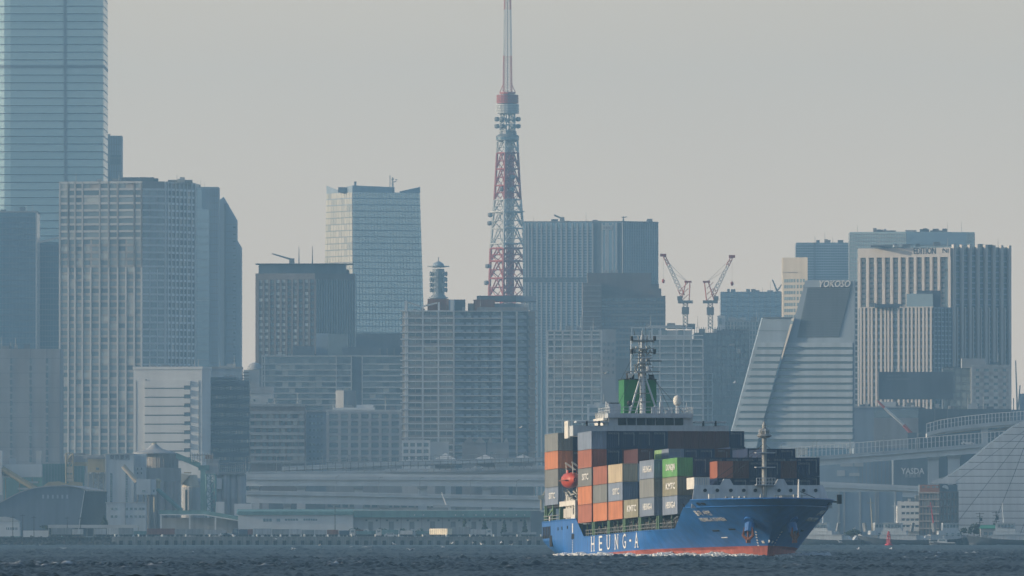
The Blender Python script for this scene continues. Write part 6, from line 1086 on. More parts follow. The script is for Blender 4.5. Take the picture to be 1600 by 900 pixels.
def make_hull():
    M_ = MB()
    zs = [-2.5, -1.0, .0, .42, .43, 1.3, 2.3, 3.25]
    nx = 64
    def ring(z, x0=None, x1=None, n=nx):
        stem, ent, tr, sb, run = hull_half(z); x0 = tr if x0 is None else x0; x1 = stem if x1 is None else x1
        out = []
        for i in range(n + 1):
            u = i / n; u = u if x1 < stem - .01 else 1 - (1 - u) ** 1.5
            x = x0 + (x1 - x0) * u; out.append((x, hull_b(x, z), z))
        return out
    def skin(rings, mis, n=nx, close0=True):
        for sgn in (-1, 1):
            k = len(M_.v)
            for r in rings: M_.v.extend((x, sgn * b, z) for x, b, z in r)
            for a in range(len(rings) - 1):
                for i in range(n):
                    q = (k + a * (n + 1) + i, k + a * (n + 1) + i + 1, k + (a + 1) * (n + 1) + i + 1, k + (a + 1) * (n + 1) + i)
                    M_.f.append(q if sgn < 0 else q[::-1]); M_.m.append(mis[a])
        if close0:
            for a in range(len(rings) - 1):
                (x0, b0, z0), (x1, b1, z1) = rings[a][0], rings[a + 1][0]
                M_.quad((x0, b0, z0), (x0, -b0, z0), (x1, -b1, z1), (x1, b1, z1), mi=mis[a])
    skin([ring(z) for z in zs], [1, 1, 1, 1, 0, 0, 0])
    # poop side, cut by a slanted end, and the forecastle with its flare
    pz = [3.25, 4.2, 5.2, 6.25]
    skin([ring(z, x1=-6.5 - (z - 3.25) * 2.33, n=20) for z in pz], [0] * 3, n=20)
    fz = [3.25, 4.0, 5.0, 6.0, 6.35, 7.4]
    skin([ring(z, x0=62 + (z - 3.25) * 3.17 if z < 6.4 else 76.6, n=40) for z in fz], [0] * 5, n=40, close0=False)
    # decks
    for z, x0, x1, n in ((3.2, -8, 69, 30), (5.3, -44, -12, 14), (6.2, 72.5, 90, 24)):
        L_ = [(x0 + (x1 - x0) * i / n) for i in range(n + 1)]
        for a, b in zip(L_, L_[1:]):
            ba, bb = max(.02, hull_b(a, z) - .1), max(.02, hull_b(b, z) - .1); M_.quad((a, -ba, z), (b, -bb, z), (b, bb, z), (a, ba, z), mi=2)
    M_.quad((-12, -12.3, 5.3), (-12, 12.3, 5.3), (-12, 12.3, 3.2), (-12, -12.3, 3.2), mi=0)
    for za, zb in ((3.2, 4.7), (4.7, 6.2)): ba, bb = hull_b(72.5, za) - .9, hull_b(72.5, zb) - .9; M_.quad((72.5, -ba, za), (72.5, ba, za), (72.5, bb, zb), (72.5, -bb, zb), mi=2)
    o = M_.build('hull', [m_hull, m_boot, m_dark], ship, fix=False)
    b = bmesh.new(); b.from_mesh(o.data); bmesh.ops.remove_doubles(b, verts=b.verts, dist=.002); b.to_mesh(o.data); b.free()
    o.data.polygons.foreach_set('use_smooth', [True] * len(o.data.polygons))
    try:
        o.data.set_sharp_from_angle(angle=math.radians(32))
    except Exception: pass
    # fender strip along the forecastle and the rails of the bulwark
    r = MB()
    for sgn in (-1, 1):
        pts = [(x, sgn * (hull_b(x, 6.35) + .03), 6.35) for x in [72 + (hull_half(6.35)[0] - 72) * (1 - (1 - i / 30) ** 1.6) for i in range(31)]]
        for p, q in zip(pts, pts[1:]): r.tube(p, q, .09, n=5)
        pts = [(x, sgn * (hull_b(x, 7.4) + .0), 7.42) for x in [76.6 + (hull_half(7.4)[0] - 76.6) * (1 - (1 - i / 30) ** 1.6) for i in range(31)]]
        for p, q in zip(pts, pts[1:]): r.tube(p, q, .12, n=5)
        r.tube((-44.3, sgn * 12.45, 6.27), (-13.5, sgn * 12.45, 6.27), .11, n=5)
        r.tube((-6.5, sgn * 12.46, 3.27), (50, sgn * 12.46, 3.27), .09, n=5); r.tube((50, sgn * 12.46, 3.27), (62, sgn * hull_b(62, 3.25), 3.27), .09, n=5)
    r.build('bulwark_rail', m_hull, ship)
make_hull()
# transom side openings, overflow marks, drain scars
for i in range(5):
    MB().bx(-43.6 + i * 1.5, -42.7 + i * 1.5, -12.52, -12.40, 3.6, 5.5).build('mooring_opening', m_black, ship)
MB().bx(-37.3, -35.2, -12.50, -12.35, 2.2, 4.0).build('stern_fairlead', m_black, ship)
for i, (x, z) in enumerate(((-30, 4.9), (-26.5, 4.95), (-21.5, 5.0))): MB().bx(x, x + .7, -12.5, -12.4, z - .2, z + .3).build('scupper', m_black, ship)
MB().bx(-17.4, -15.2, -12.5, -12.38, 3.1, 3.9).build('pilot_door', m_black, ship)
MB().bx(-16.8, -16.0, -12.5, -12.38, 4.1, 5.6).build('draught_stripe', m_letter, ship)
for i in range(9): MB().bx(-16.7, -16.35, -12.5, -12.38, .55 + i * .27, .70 + i * .27).build('draught_mark', m_letter, ship)
# the owner's name along the side: serif capitals
def hull_letter(ch, x, hgt=2.35, wid=3.0):
    me = text_mesh(ch, 3.4, depth=.02)
    xs = [v.co.x for v in me.vertices]; ys = [v.co.y for v in me.vertices]
    w0, h0 = max(xs) - min(xs), max(ys) - min(ys); cx, cy = (max(xs) + min(xs)) / 2, (max(ys) + min(ys)) / 2
    sc = Matrix.Diagonal((wid / w0, (hgt / h0) if ch != '-' else 1.0, 1, 1)) @ Matrix.Translation((-cx, -cy, 0)); me.transform(sc)
    if ch in 'HUNA':       # serifs
        b = bmesh.new(); b.from_mesh(me)
        sp = {'H': [(-1, -1), (1, -1), (-1, 1), (1, 1)], 'U': [(-1, 1), (1, 1)], 'N': [(-1, -1), (-1, 1), (1, 1)], 'A': [(-1, -1), (1, -1)]}[ch]
        for sx, sy in sp:
            r = bmesh.ops.create_cube(b, size=1, matrix=Matrix.Translation((sx * (wid / 2 - .28), sy * (hgt / 2 - .06), 0)) @ Matrix.Diagonal((1.15, .13, .035, 1)))
        b.to_mesh(me); b.free()
    me.materials.clear(); me.materials.append(m_letter)
    return link('name_letter', me, ship, (x, -12.50, 2.0), (math.pi / 2, 0, 0))
for ch, x in zip('HEUNG-A', (1.6, 8.4, 15.2, 22.2, 28.8, 34.0, 39.2)):
    hull_letter(ch, x, wid=2.8 if ch != '-' else 1.6)
def on_flare(x, z, out=.05, sgn=-1):
    """a point on the bow plating and the matrix that lays an x-y drawing on it"""
    e = .25
    p = Vector((x, sgn * hull_b(x, z), z)); tx = (Vector((x + e, sgn * hull_b(x + e, z), z)) - p).normalized(); tz = (Vector((x, sgn * hull_b(x, z + e), z + e)) - p).normalized()
    nn = tx.cross(tz).normalized()
    if nn.y * sgn < 0: nn = -nn
    if sgn > 0: tx = -tx
    tz = nn.cross(tx).normalized()
    return Matrix((( tx.x, tz.x, nn.x, p.x + nn.x * out), (tx.y, tz.y, nn.y, p.y + nn.y * out), (tx.z, tz.z, nn.z, p.z + nn.z * out), (0, 0, 0, 1)))
for sgn in (-1, 1):
    for txt, z, sz, x0, x1 in (('흥아 샤먼', 5.45, 1.25, 74.2, 78.4), ('HEUNG-A XIAMEN', 4.5, 1.2, 73.6, 79.6)):
        me = text_mesh(txt, sz, depth=.02); xs = [v.co.x for v in me.vertices]
        k = 1.0
        a, b = min(xs), max(xs)
        for v in me.vertices:                  # wrap the name round the flare
            u = (v.co.x - a) / (b - a); u = u if sgn < 0 else 1 - u
            mm = on_flare(x0 + (x1 - x0) * u, z, .06, sgn)
            tz = Vector((mm[0][1], mm[1][1], mm[2][1])); nn = Vector((mm[0][2], mm[1][2], mm[2][2])); q = Vector((mm[0][3], mm[1][3], mm[2][3]))
            v.co = q + tz * v.co.y + nn * v.co.z
        me.materials.clear(); me.materials.append(m_letter); link('bow_name', me, ship)
    # anchor pocket and anchor
    mm = on_flare(83.0 if sgn < 0 else 83.0, 3.9, 0.0, sgn)
    nn = Vector((mm[0][2], mm[1][2], mm[2][2])); q = Vector((mm[0][3], mm[1][3], mm[2][3]))
    pk = MB(); pk.tube(q - nn * 1.2 + Vector((-.4, 0, 1.2)), q + nn * 1.0 + Vector((.3, 0, .9)), .9, .8, n=12); pk.tube(q + Vector((-.3, 0, .9)) - nn * .6, q + nn * .9 + Vector((.2, 0, -.8)), .95, .75, n=12)
    pk.build('anchor_bolster', m_hull, ship, smooth=False)
    c = q + nn * 1.25 + Vector((.2, 0, -.7)); an = MB(); t = Vector((-nn.y, nn.x, 0)).normalized()
    an.tube(c + Vector((0, 0, 1.1)), c + Vector((0, 0, -.9)), .16, n=6)
    for s2 in (-1, 1):
        an.tube(c + Vector((0, 0, -1.0)), c + t * (.95 * s2) + Vector((0, 0, -.3)), .26, .2, n=6); an.tube(c + t * (.95 * s2) + Vector((0, 0, -.35)), c + t * (.75 * s2) + Vector((0, 0, 1.0)), .27, .06, n=5)
    an.ob(c + Vector((-.4, -.3, -1.4)), (.8, 0, 0), (0, .6, 0), (0, 0, .45))
    an.build('anchor', m_rust, ship)
    # bow marks and fairleads
    for x, z, ws, hs_, mt in ((78.0, 3.0, 1.5, .3, m_black), (74.0, 2.85, 1.7, .3, m_black), (79.5, 6.85, 1.0, .5, m_black), (78.2, 6.85, 1.0, .5, m_black), (74.0, 1.8, 1.6, .12, m_letter), (80.8, 1.0, .5, .42, m_letter), (82.0, 1.1, .5, .42, m_letter), (72.6, 6.7, .6, .6, m_black)):
        m2 = on_flare(x, z, .03, sgn); o = MB().bx(-ws / 2, ws / 2, -hs_ / 2, hs_ / 2, -.05, .04).build('hull_mark' if mt is m_letter else 'fairlead', mt, ship); o.matrix_local = m2
    for i in range(6):
        m2 = on_flare(hull_half(.4 + i * .42)[0] - 1.6 - .05 * i, .5 + i * .4, .03, sgn); o = MB().bx(-.14, .14, -.1, .1, -.03, .03).build('draught_mark', m_letter, ship); o.matrix_local = m2
# ------------------------------------------------ cargo deck: hatch coaming, posts, rails, lashing bridges
MB().bx(-6, 60, -9.4, 9.4, 3.2, 5.0).bx(60, 71.5, -7.4, 7.4, 3.2, 5.0).build('hatch_coaming', m_dark, ship)
post = MB().bx(-.22, .22, -.3, .3, 0, 2.28).mesh('stanchion', m_deckgreen); thin = MB().bx(-.09, .09, -.09, .09, 0, 2.2).mesh('stanchion', m_deckgreen)
BAYF = [0.0, 13.5, 26.7, 40.0, 53.3]
for f in BAYF + [65.9]:
    for x, me in ((f - 11.9, post), (f - 6.1, thin), (f - .3, post), (f + .55, post)):
        for sgn in (-1, 1): link('stanchion', me, ship, (x, sgn * min(11.95, hull_b(x, 3.25) - .5), 3.22))
for sgn in (-1, 1):
    for z in (3.75, 4.3): MB().tube((-6.3, sgn * 12.2, z), (50, sgn * 12.2, z), .05, n=5).tube((50, sgn * 12.2, z), (61, sgn * (hull_b(61, 3.25) - .25), z), .05, n=5).build('hand_rail', m_lashing, ship)
    rb = MB().bx(-.05, .05, -.05, .05, 0, 1.1).mesh('rail_post', m_lashing)
    for i in range(34): link('rail_post', rb, ship, (-5.8 + i * 2.0, sgn * min(12.2, hull_b(-5.8 + i * 2.0, 3.25) - .25), 3.22))
    fit = MB()
    for i in range(90): x = -5.5 + i * .82 + random.uniform(-.2, .2); z = random.uniform(3.6, 5.0); fit.tube((x, sgn * 10.6, z), (x + random.uniform(-.2, .2), sgn * 10.5, z + random.uniform(.2, .6)), random.uniform(.08, .2), n=5)
    fit.build('deck_fittings', m_lashing, ship, kind='stuff')
# after deck frame
for x in (-43.6, -42.2, -36.3, -29.9):
    for y in (-11.9, -9.3, 11.9): MB().bx(x - .25, x + .25, y - .25, y + .25, 5.3, 8.95).build('stern_post', m_deckgreen, ship)
for z in (6.7, 7.2): MB().tube((-44.2, -12.2, z), (-29.5, -12.2, z), .07, n=5).build('hand_rail', m_lashing, ship)
MB().bx(-43.6, -29.6, -12.0, 12.0, 8.5, 8.9).build('container_platform', m_dark, ship)
MB().bx(-41.5, -30.5, -8.5, 11.5, 5.3, 8.5).build('after_deckhouse', m_deckgreen, ship)
MB().ob((-42, -11.9, 7.2), (5, 0, 1.2), (0, .2, 0), (0, 0, .3)).build('brace', m_deckgreen, ship)
MB().bx(-40.0, -39, -12.1, -11.6, 6.3, 7.2).build('mooring_bitt', m_white, ship)
# gangway and davit frame between the after stack and the bridge front
g = MB(); g.bx(-29.0, -14.8, -12.35, -12.0, 8.5, 9.3); g.bx(-15.6, -14.8, -12.35, -11.9, 6.2, 8.5)
g.build('gangway_frame', m_white, ship)
g = MB()
for i in range(9): g.bx(-26 + i * .95, -25.3 + i * .95, -12.2, -11.6, 6.6, 8.1)
g.bx(-26, -17.5, -11.7, -11.5, 6.5, 8.2); g.build('stowed_gangway', m_white, ship)
MB().bx(-18.3, -14.6, -12.4, -11.4, 5.6, 7.0).build('deck_locker', m_white, ship)
for i, x in enumerate((-24.5, -22.0, -19.4)): MB().tube((x, -11.8, 6.2), (x, -11.8, 10.2 - .3 * i), .3, n=8).build('vent_pipe', m_white, ship)
cl = MB()
for i in range(40):
    x = random.uniform(-29, -15); z = random.uniform(8.9, 10.6); cl.tube((x, -11.2, z), (x + random.uniform(-.8, .8), -11.6, z + random.uniform(-.4, .9)), random.uniform(.08, .22), n=5)
cl.build('winch_gear', m_lashing, ship, kind='stuff')
# ------------------------------------------------ superstructure
sb = MB(); sb.bx(-27, -14.6, -9.3, 9.3, 5.3, 20.2); sb.build('accommodation', m_offw, ship)
MB().bx(-21, -14.5, -12.7, 12.7, 19.6, 21.25).build('bridge_wing', m_offw, ship)
MB().bx(-20.9, -17.7, -12.95, -12.6, 19.3, 22.1).build('wing_end', m_white, ship)
MB().bx(-24, -14.7, -6.9, 6.9, 21.25, 22.5).build('wheelhouse', m_offw, ship)
ws = MB().bx(-.08, .06, 0, 1.36, 0, 1.12).mesh('bridge_window', m_wglass)
for i in range(7): link('bridge_window', ws, ship, (-14.66, -5.35 + i * 1.545, 21.32))
MB().bx(-24.5, -14.0, -7.1, 6.8, 22.5, 23.2).build('wheelhouse_roof', m_offw, ship)
lw = MB()
for i in range(4): lw.bx(-23.2 + i * 2.1, -21.9 + i * 2.1, -7.04, -6.85, 21.5, 22.3)
lw.build('side_window', m_wglass, ship)
sw = MB(); sw.bx(-23.8, -14.9, -7.5, -6.95, 21.25, 21.9); sw.bx(-23.8, -14.9, -7.7, -7.1, 22.1, 22.5)
for i in range(6): sw.tube((-23 + i * 1.5, -7.3, 21.3), (-22.6 + i * 1.5, -7.5, 23.4), .1, n=5)
sw.build('side_platform', m_white, ship)
for sgn in (-1, 1):
    ct = MB().bx(-16.5, -14.2, sgn * 12.2 if sgn < 0 else 7.2, -7.2 if sgn < 0 else 12.2, 21.7, 21.95).build('wing_catwalk', m_offw, ship)
    for y in (8.5, 10.5): MB().tube((-14.3, sgn * y, 21.2), (-14.3, sgn * y, 22.0), .18, n=6).build('wing_lamp', m_black, ship)
mr = MB()
for sgn in (-1, 1):
    for z in (23.7, 24.2): mr.tube((-24, sgn * 6.8, z), (-14.1, sgn * 6.8, z), .045, n=4)
    for i in range(8): mr.tube((-24 + i * 1.4, sgn * 6.8, 23.2), (-24 + i * 1.4, sgn * 6.8, 24.2), .04, n=4)
for z in (23.7, 24.2): mr.tube((-14.1, -6.8, z), (-14.1, 6.8, z), .045, n=4)
for i in range(13): mr.tube((-14.1, -6.8 + i * 1.13, 23.2), (-14.1, -6.8 + i * 1.13, 24.2), .04, n=4)
mr.build('monkey_island_rail', m_offw, ship)
fn = MB(); fn.bx(-29, -24.2, -2.55, 2.75, 22.5, 28.9); fn.build('funnel', m_green, ship)
MB().bx(-29.1, -24.1, -2.6, 2.8, 28.9, 29.05).build('funnel_cap', m_black, ship)
for x, y in ((-27.5, -1.2), (-26.5, 1.2), (-25.6, 0.4)): MB().tube((x, y, 29), (x - .3, y, 30.1), .38, n=8).build('exhaust_pipe', m_black, ship)
# radar mast
ms = MB(); ms.tube((-22.3, .15, 22.5), (-22.3, .15, 30.3), .52, .45, n=10); ms.tube((-22.3, .15, 30.2), (-22.3, .15, 36.0), .42, .3, n=8)
ms.build('mast_pole', m_offw, ship)
for y in (-2.3, 2.6, ): MB().tube((-21.6, y, 22.9), (-22.2, .15 + (y - .15) * .12, 29.6), .17, n=6).build('mast_leg', m_offw, ship)
MB().tube((-20, -1.6, 22.9), (-22.1, -.1, 26.6), .12, n=6).build('mast_leg', m_offw, ship)
cr = MB()
for z, w_, d_ in ((30.1, 2.6, 1.5), (31.6, 1.6, 1.2), (33.9, .9, .9)): MB().bx(-22.3 - d_ / 2, -22.3 + d_, -w_ / 2 + .15, w_ / 2 + .15, z - .1, z).build('mast_platform', m_offw, ship)
cr.tube((-21.8, -2.7, 30.15), (-21.8, 2.9, 30.15), .1, n=5); cr.tube((-21.8, -1.9, 35.2), (-21.8, 2.2, 35.2), .09, n=5); cr.tube((-21.8, -1.7, 33.9), (-21.8, 1.9, 33.9), .08, n=5)
for i in range(9): cr.tube((-21.9, .15 - .5, 24 + i * .65), (-21.9, .15 + .5, 24 + i * .65), .05, n=4)
for sgn in (-1, 1):
    cr.tube((-22, .15 + sgn * .9, 30), (-22.1, .15 + sgn * .55, 33.9), .07, n=4); cr.tube((-22, .15 + sgn * .55, 33.9), (-22.1, .15 + sgn * .8, 36), .07, n=4)
    cr.tube((-22, .15 + sgn * .9, 30), (-22.1, .15 - sgn * .6, 32), .06, n=4); cr.tube((-22, .15 + sgn * .6, 32), (-22.1, .15 - sgn * .55, 33.9), .05, n=4)
    for z in (25.2, 26.6): cr.bx(-22, -21.6, min(.15, sgn * 1.3), max(.15, sgn * 1.3), z, z + .12)
for z in (33.2, 35.0):
    for y in (-1.6, 1.9): cr.tube((-21.9, y, z - .3), (-21.9, y, z + .9), .09, n=5)
    cr.tube((-21.9, -1.6, z), (-21.9, 1.9, z), .1, n=5)
for z in (30.8, 31.3, 32.2, 32.7): cr.tube((-21.6, -1.2, z), (-21.6, 1.5, z), .06, n=4)
for i in range(26): y, z = random.uniform(-1.3, 1.6), random.uniform(29.8, 34.2); cr.tube((-21.8, y, z), (-21.8, y + random.uniform(-.4, .4), z + random.uniform(.2, .9)), random.uniform(.06, .15), n=4)
cr.build('mast_lattice', m_lashing, ship, kind='stuff')
for x, y, z in [(-21.7, y, z) for z in (33.0, 35.1) for y in (-1.75, 2.0)] + [(-22, y, 28.9) for y in (-2.0, -1.5, 1.3, 1.7)]: MB().tube((x, y, z), (x, y, z + .75), .24, n=6).build('navigation_lamp', m_black, ship)
for y, z, w_ in ((.3, 32.3, 2.2), (1.8, 31.75, 2.4)): MB().bx(-21.2, -20.9, y - w_ / 2, y + w_ / 2, z, z + .18).build('radar_scanner', m_offw if y < 1 else m_dark, ship)
MB().lathe([(.05, 0), (.35, .1), (.4, .6), (.3, .8), (.05, .85)], 8, (-21.6, .9, 30.2)).build('searchlight', m_offw, ship)
wh = MB()
for y, z0, z1 in ((-1.2, 36, 37.2), (.1, 36, 37.0), (.7, 35.2, 37.3), (1.5, 35.2, 36.6)): wh.tube((-22, y, z0), (-22, y - .15, z1), .05, .02, n=4)
wh.build('whip_aerial', m_dark, ship)
st = MB()
for a, b in (((-22, -.6, 31.6), (-24.5, -4.2, 23.3)), ((-22, .8, 31.6), (-20, 4.5, 23.3)), ((-22, .8, 30), (-19, 6.3, 23.3)), ((-22, -1, 33.5), (-28, -2.4, 29))): st.tube(a, b, .035, n=4)
st.build('stay_wire', m_dark, ship)
fl = MB(); fl.quad((-21.5, -2.5, 29.9), (-21.7, -1.5, 29.8), (-21.9, -1.6, 29.2), (-21.4, -2.4, 29.1)); fl.ext([(-21.5, -2.5, 29.9), (-21.7, -1.5, 29.8), (-21.9, -1.6, 29.2), (-21.4, -2.4, 29.1)], (.03, 0, 0))
fl.build('signal_flag', m_white, ship)
# radome, lamps and boxes on the wheelhouse roof
MB().lathe([(.3, 0), (.62, .25), (.7, .75), (.66, 1.15), (.45, 1.5), (.18, 1.66), (.02, 1.7)], 16, (-18, 5.0, 24.55)).build('radome', m_white, ship, smooth=True)
MB().tube((-18, 5.0, 23.2), (-18, 5.0, 24.7), .28, n=8).build('radome_pedestal', m_offw, ship)
MB().lathe([(.05, 0), (.4, .3), (.4, .8), (.05, 1.0)], 10, (-17, -3.0, 24.4)).build('satellite_dome', m_black, ship, smooth=True)
MB().tube((-17, -3.0, 23.2), (-17, -3.0, 24.5), .12, n=6).build('dome_post', m_offw, ship)
eq = MB()
for x, y, w_, h_ in ((-17, 2.1, .5, 1.9), (-16, 1.0, .5, 1.2), (-16, .5, .4, 1.1), (-16, 3.4, .5, .8), (-17, -5.6, 2.0, 1.6), (-19, -6.2, .7, 2.0), (-16, 2.9, .4, .5)): eq.bx(x, x + .6, y - w_ / 2, y + w_ / 2, 23.2, 23.2 + h_)
eq.tube((-17, 2.1, 25), (-17, 2.1, 26.1), .06, n=4); eq.tube((-17, 6.2, 23.2), (-17, 6.3, 25), .05, n=4)
eq.build('roof_equipment', m_offw, ship)
MB().bx(-17.2, -16.9, -6.3, -4.7, 24.1, 25.0).build('name_board', m_dark, ship)
# ------------------------------------------------ forecastle: breakwater, foremast, winches
bw = MB()
bw.ext([(76.4, -11.0, 6.2), (76.4, 11.0, 6.2), (75.4, 9.7, 9.75), (75.4, -10.3, 9.75)], (-.18, 0, .0)); bw.build('breakwater', m_offw, ship)
for y0 in (-5.2, 3.2): MB().ext([(75.38, y0 - 1.0, 9.75), (75.38, y0 + 1.0, 9.75), (75.2, y0 + .45, 10.7), (75.2, y0 - .45, 10.7)], (-.6, 0, 0)).build('vent_hood', m_offw, ship)
lh = MB().tube((0, 0, 0), (.25, 0, 0), .27, n=10).mesh('breakwater_port', m_black)
for y in (-8.7, -6.8, -4.7, -2.7, -.9, 2.8, 4.6, 6.6, 8.5): link('breakwater_port', lh, ship, (75.65, y, 8.95))
MB().tube((75.6, .55, 6.2), (75.6, .55, 17.0), .42, .34, n=10).build('foremast', m_lashing, ship)
fm = MB()
for z, w_ in ((14.6, 1.5), (12.4, 1.5), (9.7, 1.5)): MB().bx(75.3, 76.8, .55 - w_, .55 + w_, z, z + .12).build('mast_platform', m_offw, ship)
MB().lathe([(.5, 0), (1.2, .35), (1.0, .6), (.7, .7), (.85, 1.1), (.3, 1.6), (.35, 2.0), (.05, 2.6)], 10, (75.6, .55, 16.9)).build('mast_head', m_lashing, ship)
for z in (10.2, 10.8): fm.tube((76.8, -.9, z), (76.8, 2.0, z), .05, n=4)
for i in range(7): fm.tube((76.8, -.9 + i * .48, 9.7), (76.8, -.9 + i * .48, 10.8), .05, n=4)
for i in range(6): t = i * 1.05; fm.tube((75.6 + .9 * math.cos(t), .55 + .9 * math.sin(t), 17.0), (75.6 + .8 * math.cos(t), .55 + .8 * math.sin(t), 18.3), .06, n=4)
fm.build('mast_rail', m_offw, ship, kind='stuff')
st = MB()
for a, b in (((75.5, .2, 15.8), (72, -7.5, 10)), ((75.5, .2, 14.5), (72, -6.3, 10)), ((75.5, .9, 15.8), (72, 8.5, 10)), ((76, .2, 16), (74.5, -5, 10))): st.tube(a, b, .035, n=4)
st.build('stay_wire', m_dark, ship)
wn = MB()
for y in (-6.5, -5.4, -4.4, -3.6): wn.tube((80, y, 6.2), (80, y + .3, 7.9), .25, n=6)
for y in (-.9, -.4): wn.tube((80, y, 6.2), (80, y, 8.3), .35, .1, n=6)
for i in range(9): wn.bx(80, 80.3, 1.2 + i * .52, 1.35 + i * .52, 6.2, 8.1)
wn.bx(80, 80.1, 1.2, 6.2, 8.05, 8.15); wn.bx(79, 81, 2.2, 3.8, 6.2, 8.0)
for y in (4.1, 5.0): wn.tube((81, y, 6.2), (81, y, 8.2), .22, n=6)
wn.build('windlass', m_lashing, ship)
MB().tube((86.5, 4.9 - 1.2, 6.2), (86.5, 4.9 - 1.2, 10.4), .26, .12, n=6).build('bow_light_post', m_white, ship)
MB().bx(79.2, 79.9, -8.9, -8.0, 7.0, 8.3).build('deck_box', m_white, ship)
MB().ob((79, 7.6, 7.3), (.2, 0, 0), (0, 1.3, -.7), (0, .15, .5)).build('deck_chute', m_white, ship)
MB().tube((79, 5.2, 8.8), (79, 9.4, 7.0), .05, n=4).build('mooring_line', m_dark, ship)
MB().bx(75.2, 76.0, 11.9, 12.5, 6.9, 8.3).build('side_lamp', m_black, ship)
MB().tube((75.6, 11.0, 7.2), (75.6, 12.3, 7.2), .12, n=5).build('lamp_bracket', m_black, ship)
# lifeboat hung in its davit
lb = thing('lifeboat', 'orange red enclosed lifeboat hanging beside the bridge between the container stacks', 'lifeboat')
ship_thing(lb, (-17.6, -12.6, 11.3))
LBP = [(-3.6, .15, .6), (-3.2, .75, .2), (-2, 1.2, 0), (0, 1.35, -.05), (2, 1.25, 0), (3.2, .8, .2), (3.7, .15, .7)]
k = MB(); n = 14
for x, r, dz in LBP:
    for i in range(n):
        t = 2 * math.pi * i / n; k.v.append((x, r * math.cos(t), 1.25 + (1.28 - dz) * math.sin(t) * (r / 1.35) ** .3))
for a in range(len(LBP) - 1):
    for i in range(n): j = (i + 1) % n; k.f.append((a * n + i, a * n + j, (a + 1) * n + j, (a + 1) * n + i)); k.m.append(0)
k.f += [tuple(range(n)), tuple(reversed(range((len(LBP) - 1) * n, len(LBP) * n)))]; k.m += [0, 0]
k.build('boat_hull', m_orange, lb, smooth=True)
MB().bx(-3.0, 3.0, -1.38, 1.38, 1.12, 1.26).build('fender_band', m_rust, lb)
MB().bx(.6, 1.9, -.75, .75, 2.3, 2.85).build('conning_cover', m_orange, lb)
for s_ in (-1, 1): MB().bx(1.92, 1.97, .1 if s_ > 0 else -.6, .6 if s_ > 0 else -.1, 2.4, 2.75).build('boat_window', m_black, lb)
dv = MB()
for x in (-20.5, -14.7): dv.tube((x, -10.9, 10), (x, -11.2, 14.2), .16, n=6); dv.tube((x, -11.2, 14.2), (x, -12.9, 15.4), .16, n=6); dv.tube((x, -12.8, 15.3), (x, -12.7, 13.6), .06, n=4)
dv.build('boat_davit', m_white, ship)
# ------------------------------------------------ the boxes
CB, CL = 2.44, {40: 12.19, 20: 6.06}
def corrugated(L_, H_):
    b = MB(); fr = .16
    for sgn in (-1, 1):           # corrugated side walls
        nseg = int(L_ / .55); y = sgn * CB / 2; d = -sgn * .07; k = len(b.v); xs = lin(fr - L_, -fr, nseg)
        cols = []
        for i, x in enumerate(xs): cols.append((x, y + (d if i % 2 else d * .15)))
        for x, yy in cols: b.v.append((x, yy, fr)); b.v.append((x, yy, H_ - fr * .7))
        for i in range(len(cols) - 1):
            q = (k + 2 * i, k + 2 * i + 2, k + 2 * i + 3, k + 2 * i + 1); b.f.append(q if sgn < 0 else q[::-1]); b.m.append(0)
    b.quad((-L_ + .05, -CB / 2 + .03, H_ - .03), (-.05, -CB / 2 + .03, H_ - .03), (-.05, CB / 2 - .03, H_ - .03), (-L_ + .05, CB / 2 - .03, H_ - .03))
    b.quad((-L_ + .05, -CB / 2 + .1, .1), (-L_ + .05, CB / 2 - .1, .1), (-.05, CB / 2 - .1, .1), (-.05, -CB / 2 + .1, .1))
    for x in (-L_, -.16):
        for sgn in (-1, 1): b.bx(x, x + .16, min(sgn * CB / 2, sgn * (CB / 2 - .16)), max(sgn * CB / 2, sgn * (CB / 2 - .16)), 0, H_)
        b.bx(x, x + .15, -CB / 2 + .16, CB / 2 - .16, 0, .16); b.bx(x, x + .15, -CB / 2 + .16, CB / 2 - .16, H_ - .12, H_)
    for sgn in (-1, 1): b.bx(-L_ + .16, -.16, min(sgn * CB / 2, sgn * (CB / 2 - .1)), max(sgn * CB / 2, sgn * (CB / 2 - .1)), 0, .15); b.bx(-L_ + .16, -.16, min(sgn * CB / 2, sgn * (CB / 2 - .08)), max(sgn * CB / 2, sgn * (CB / 2 - .08)), H_ - .11, H_)
    return b
BOX = {}
def box_meshes(L_, H_):
    key = (L_, H_)
    if key in BOX: return BOX[key]
    m0 = list(cont_mat.values())[0]; d = {}
    d['body'] = corrugated(CL[L_], H_).mesh('body', m0)
    e = MB(); k = 0; ys = lin(-1.06, 1.06, 12)      # corrugated front wall
    for i, y in enumerate(ys): e.v.append((-.05 - (.04 if i % 2 else 0), y, .16)); e.v.append((-.05 - (.04 if i % 2 else 0), y, H_ - .12))
    for i in range(12): e.f.append((2 * i, 2 * i + 2, 2 * i + 3, 2 * i + 1)); e.m.append(0)
    d['front'] = e.mesh('front_wall', m0)
    e = MB(); e.bx(-.07, -.04, -1.06, -.01, .16, H_ - .12); e.bx(-.07, -.04, .01, 1.06, .16, H_ - .12)
    d['door'] = e.mesh('door', m0)
    e = MB()
    for y in (-.8, -.3, .3, .8): e.tube((-.01, y, .1), (-.01, y, H_ - .06), .035, n=5); [e.bx(-.03, .02, y - .1, y + .1, z, z + .12) for z in (.5, 1.2, H_ - .6)]
    d['bar'] = e.mesh('locking_bar', m_lashing)
    e = MB().bx(-.035, -.005, .66, .74, .55, H_ - .45); d['stripe'] = e.mesh('code_stripe', m_code)
    BOX[key] = d; return d
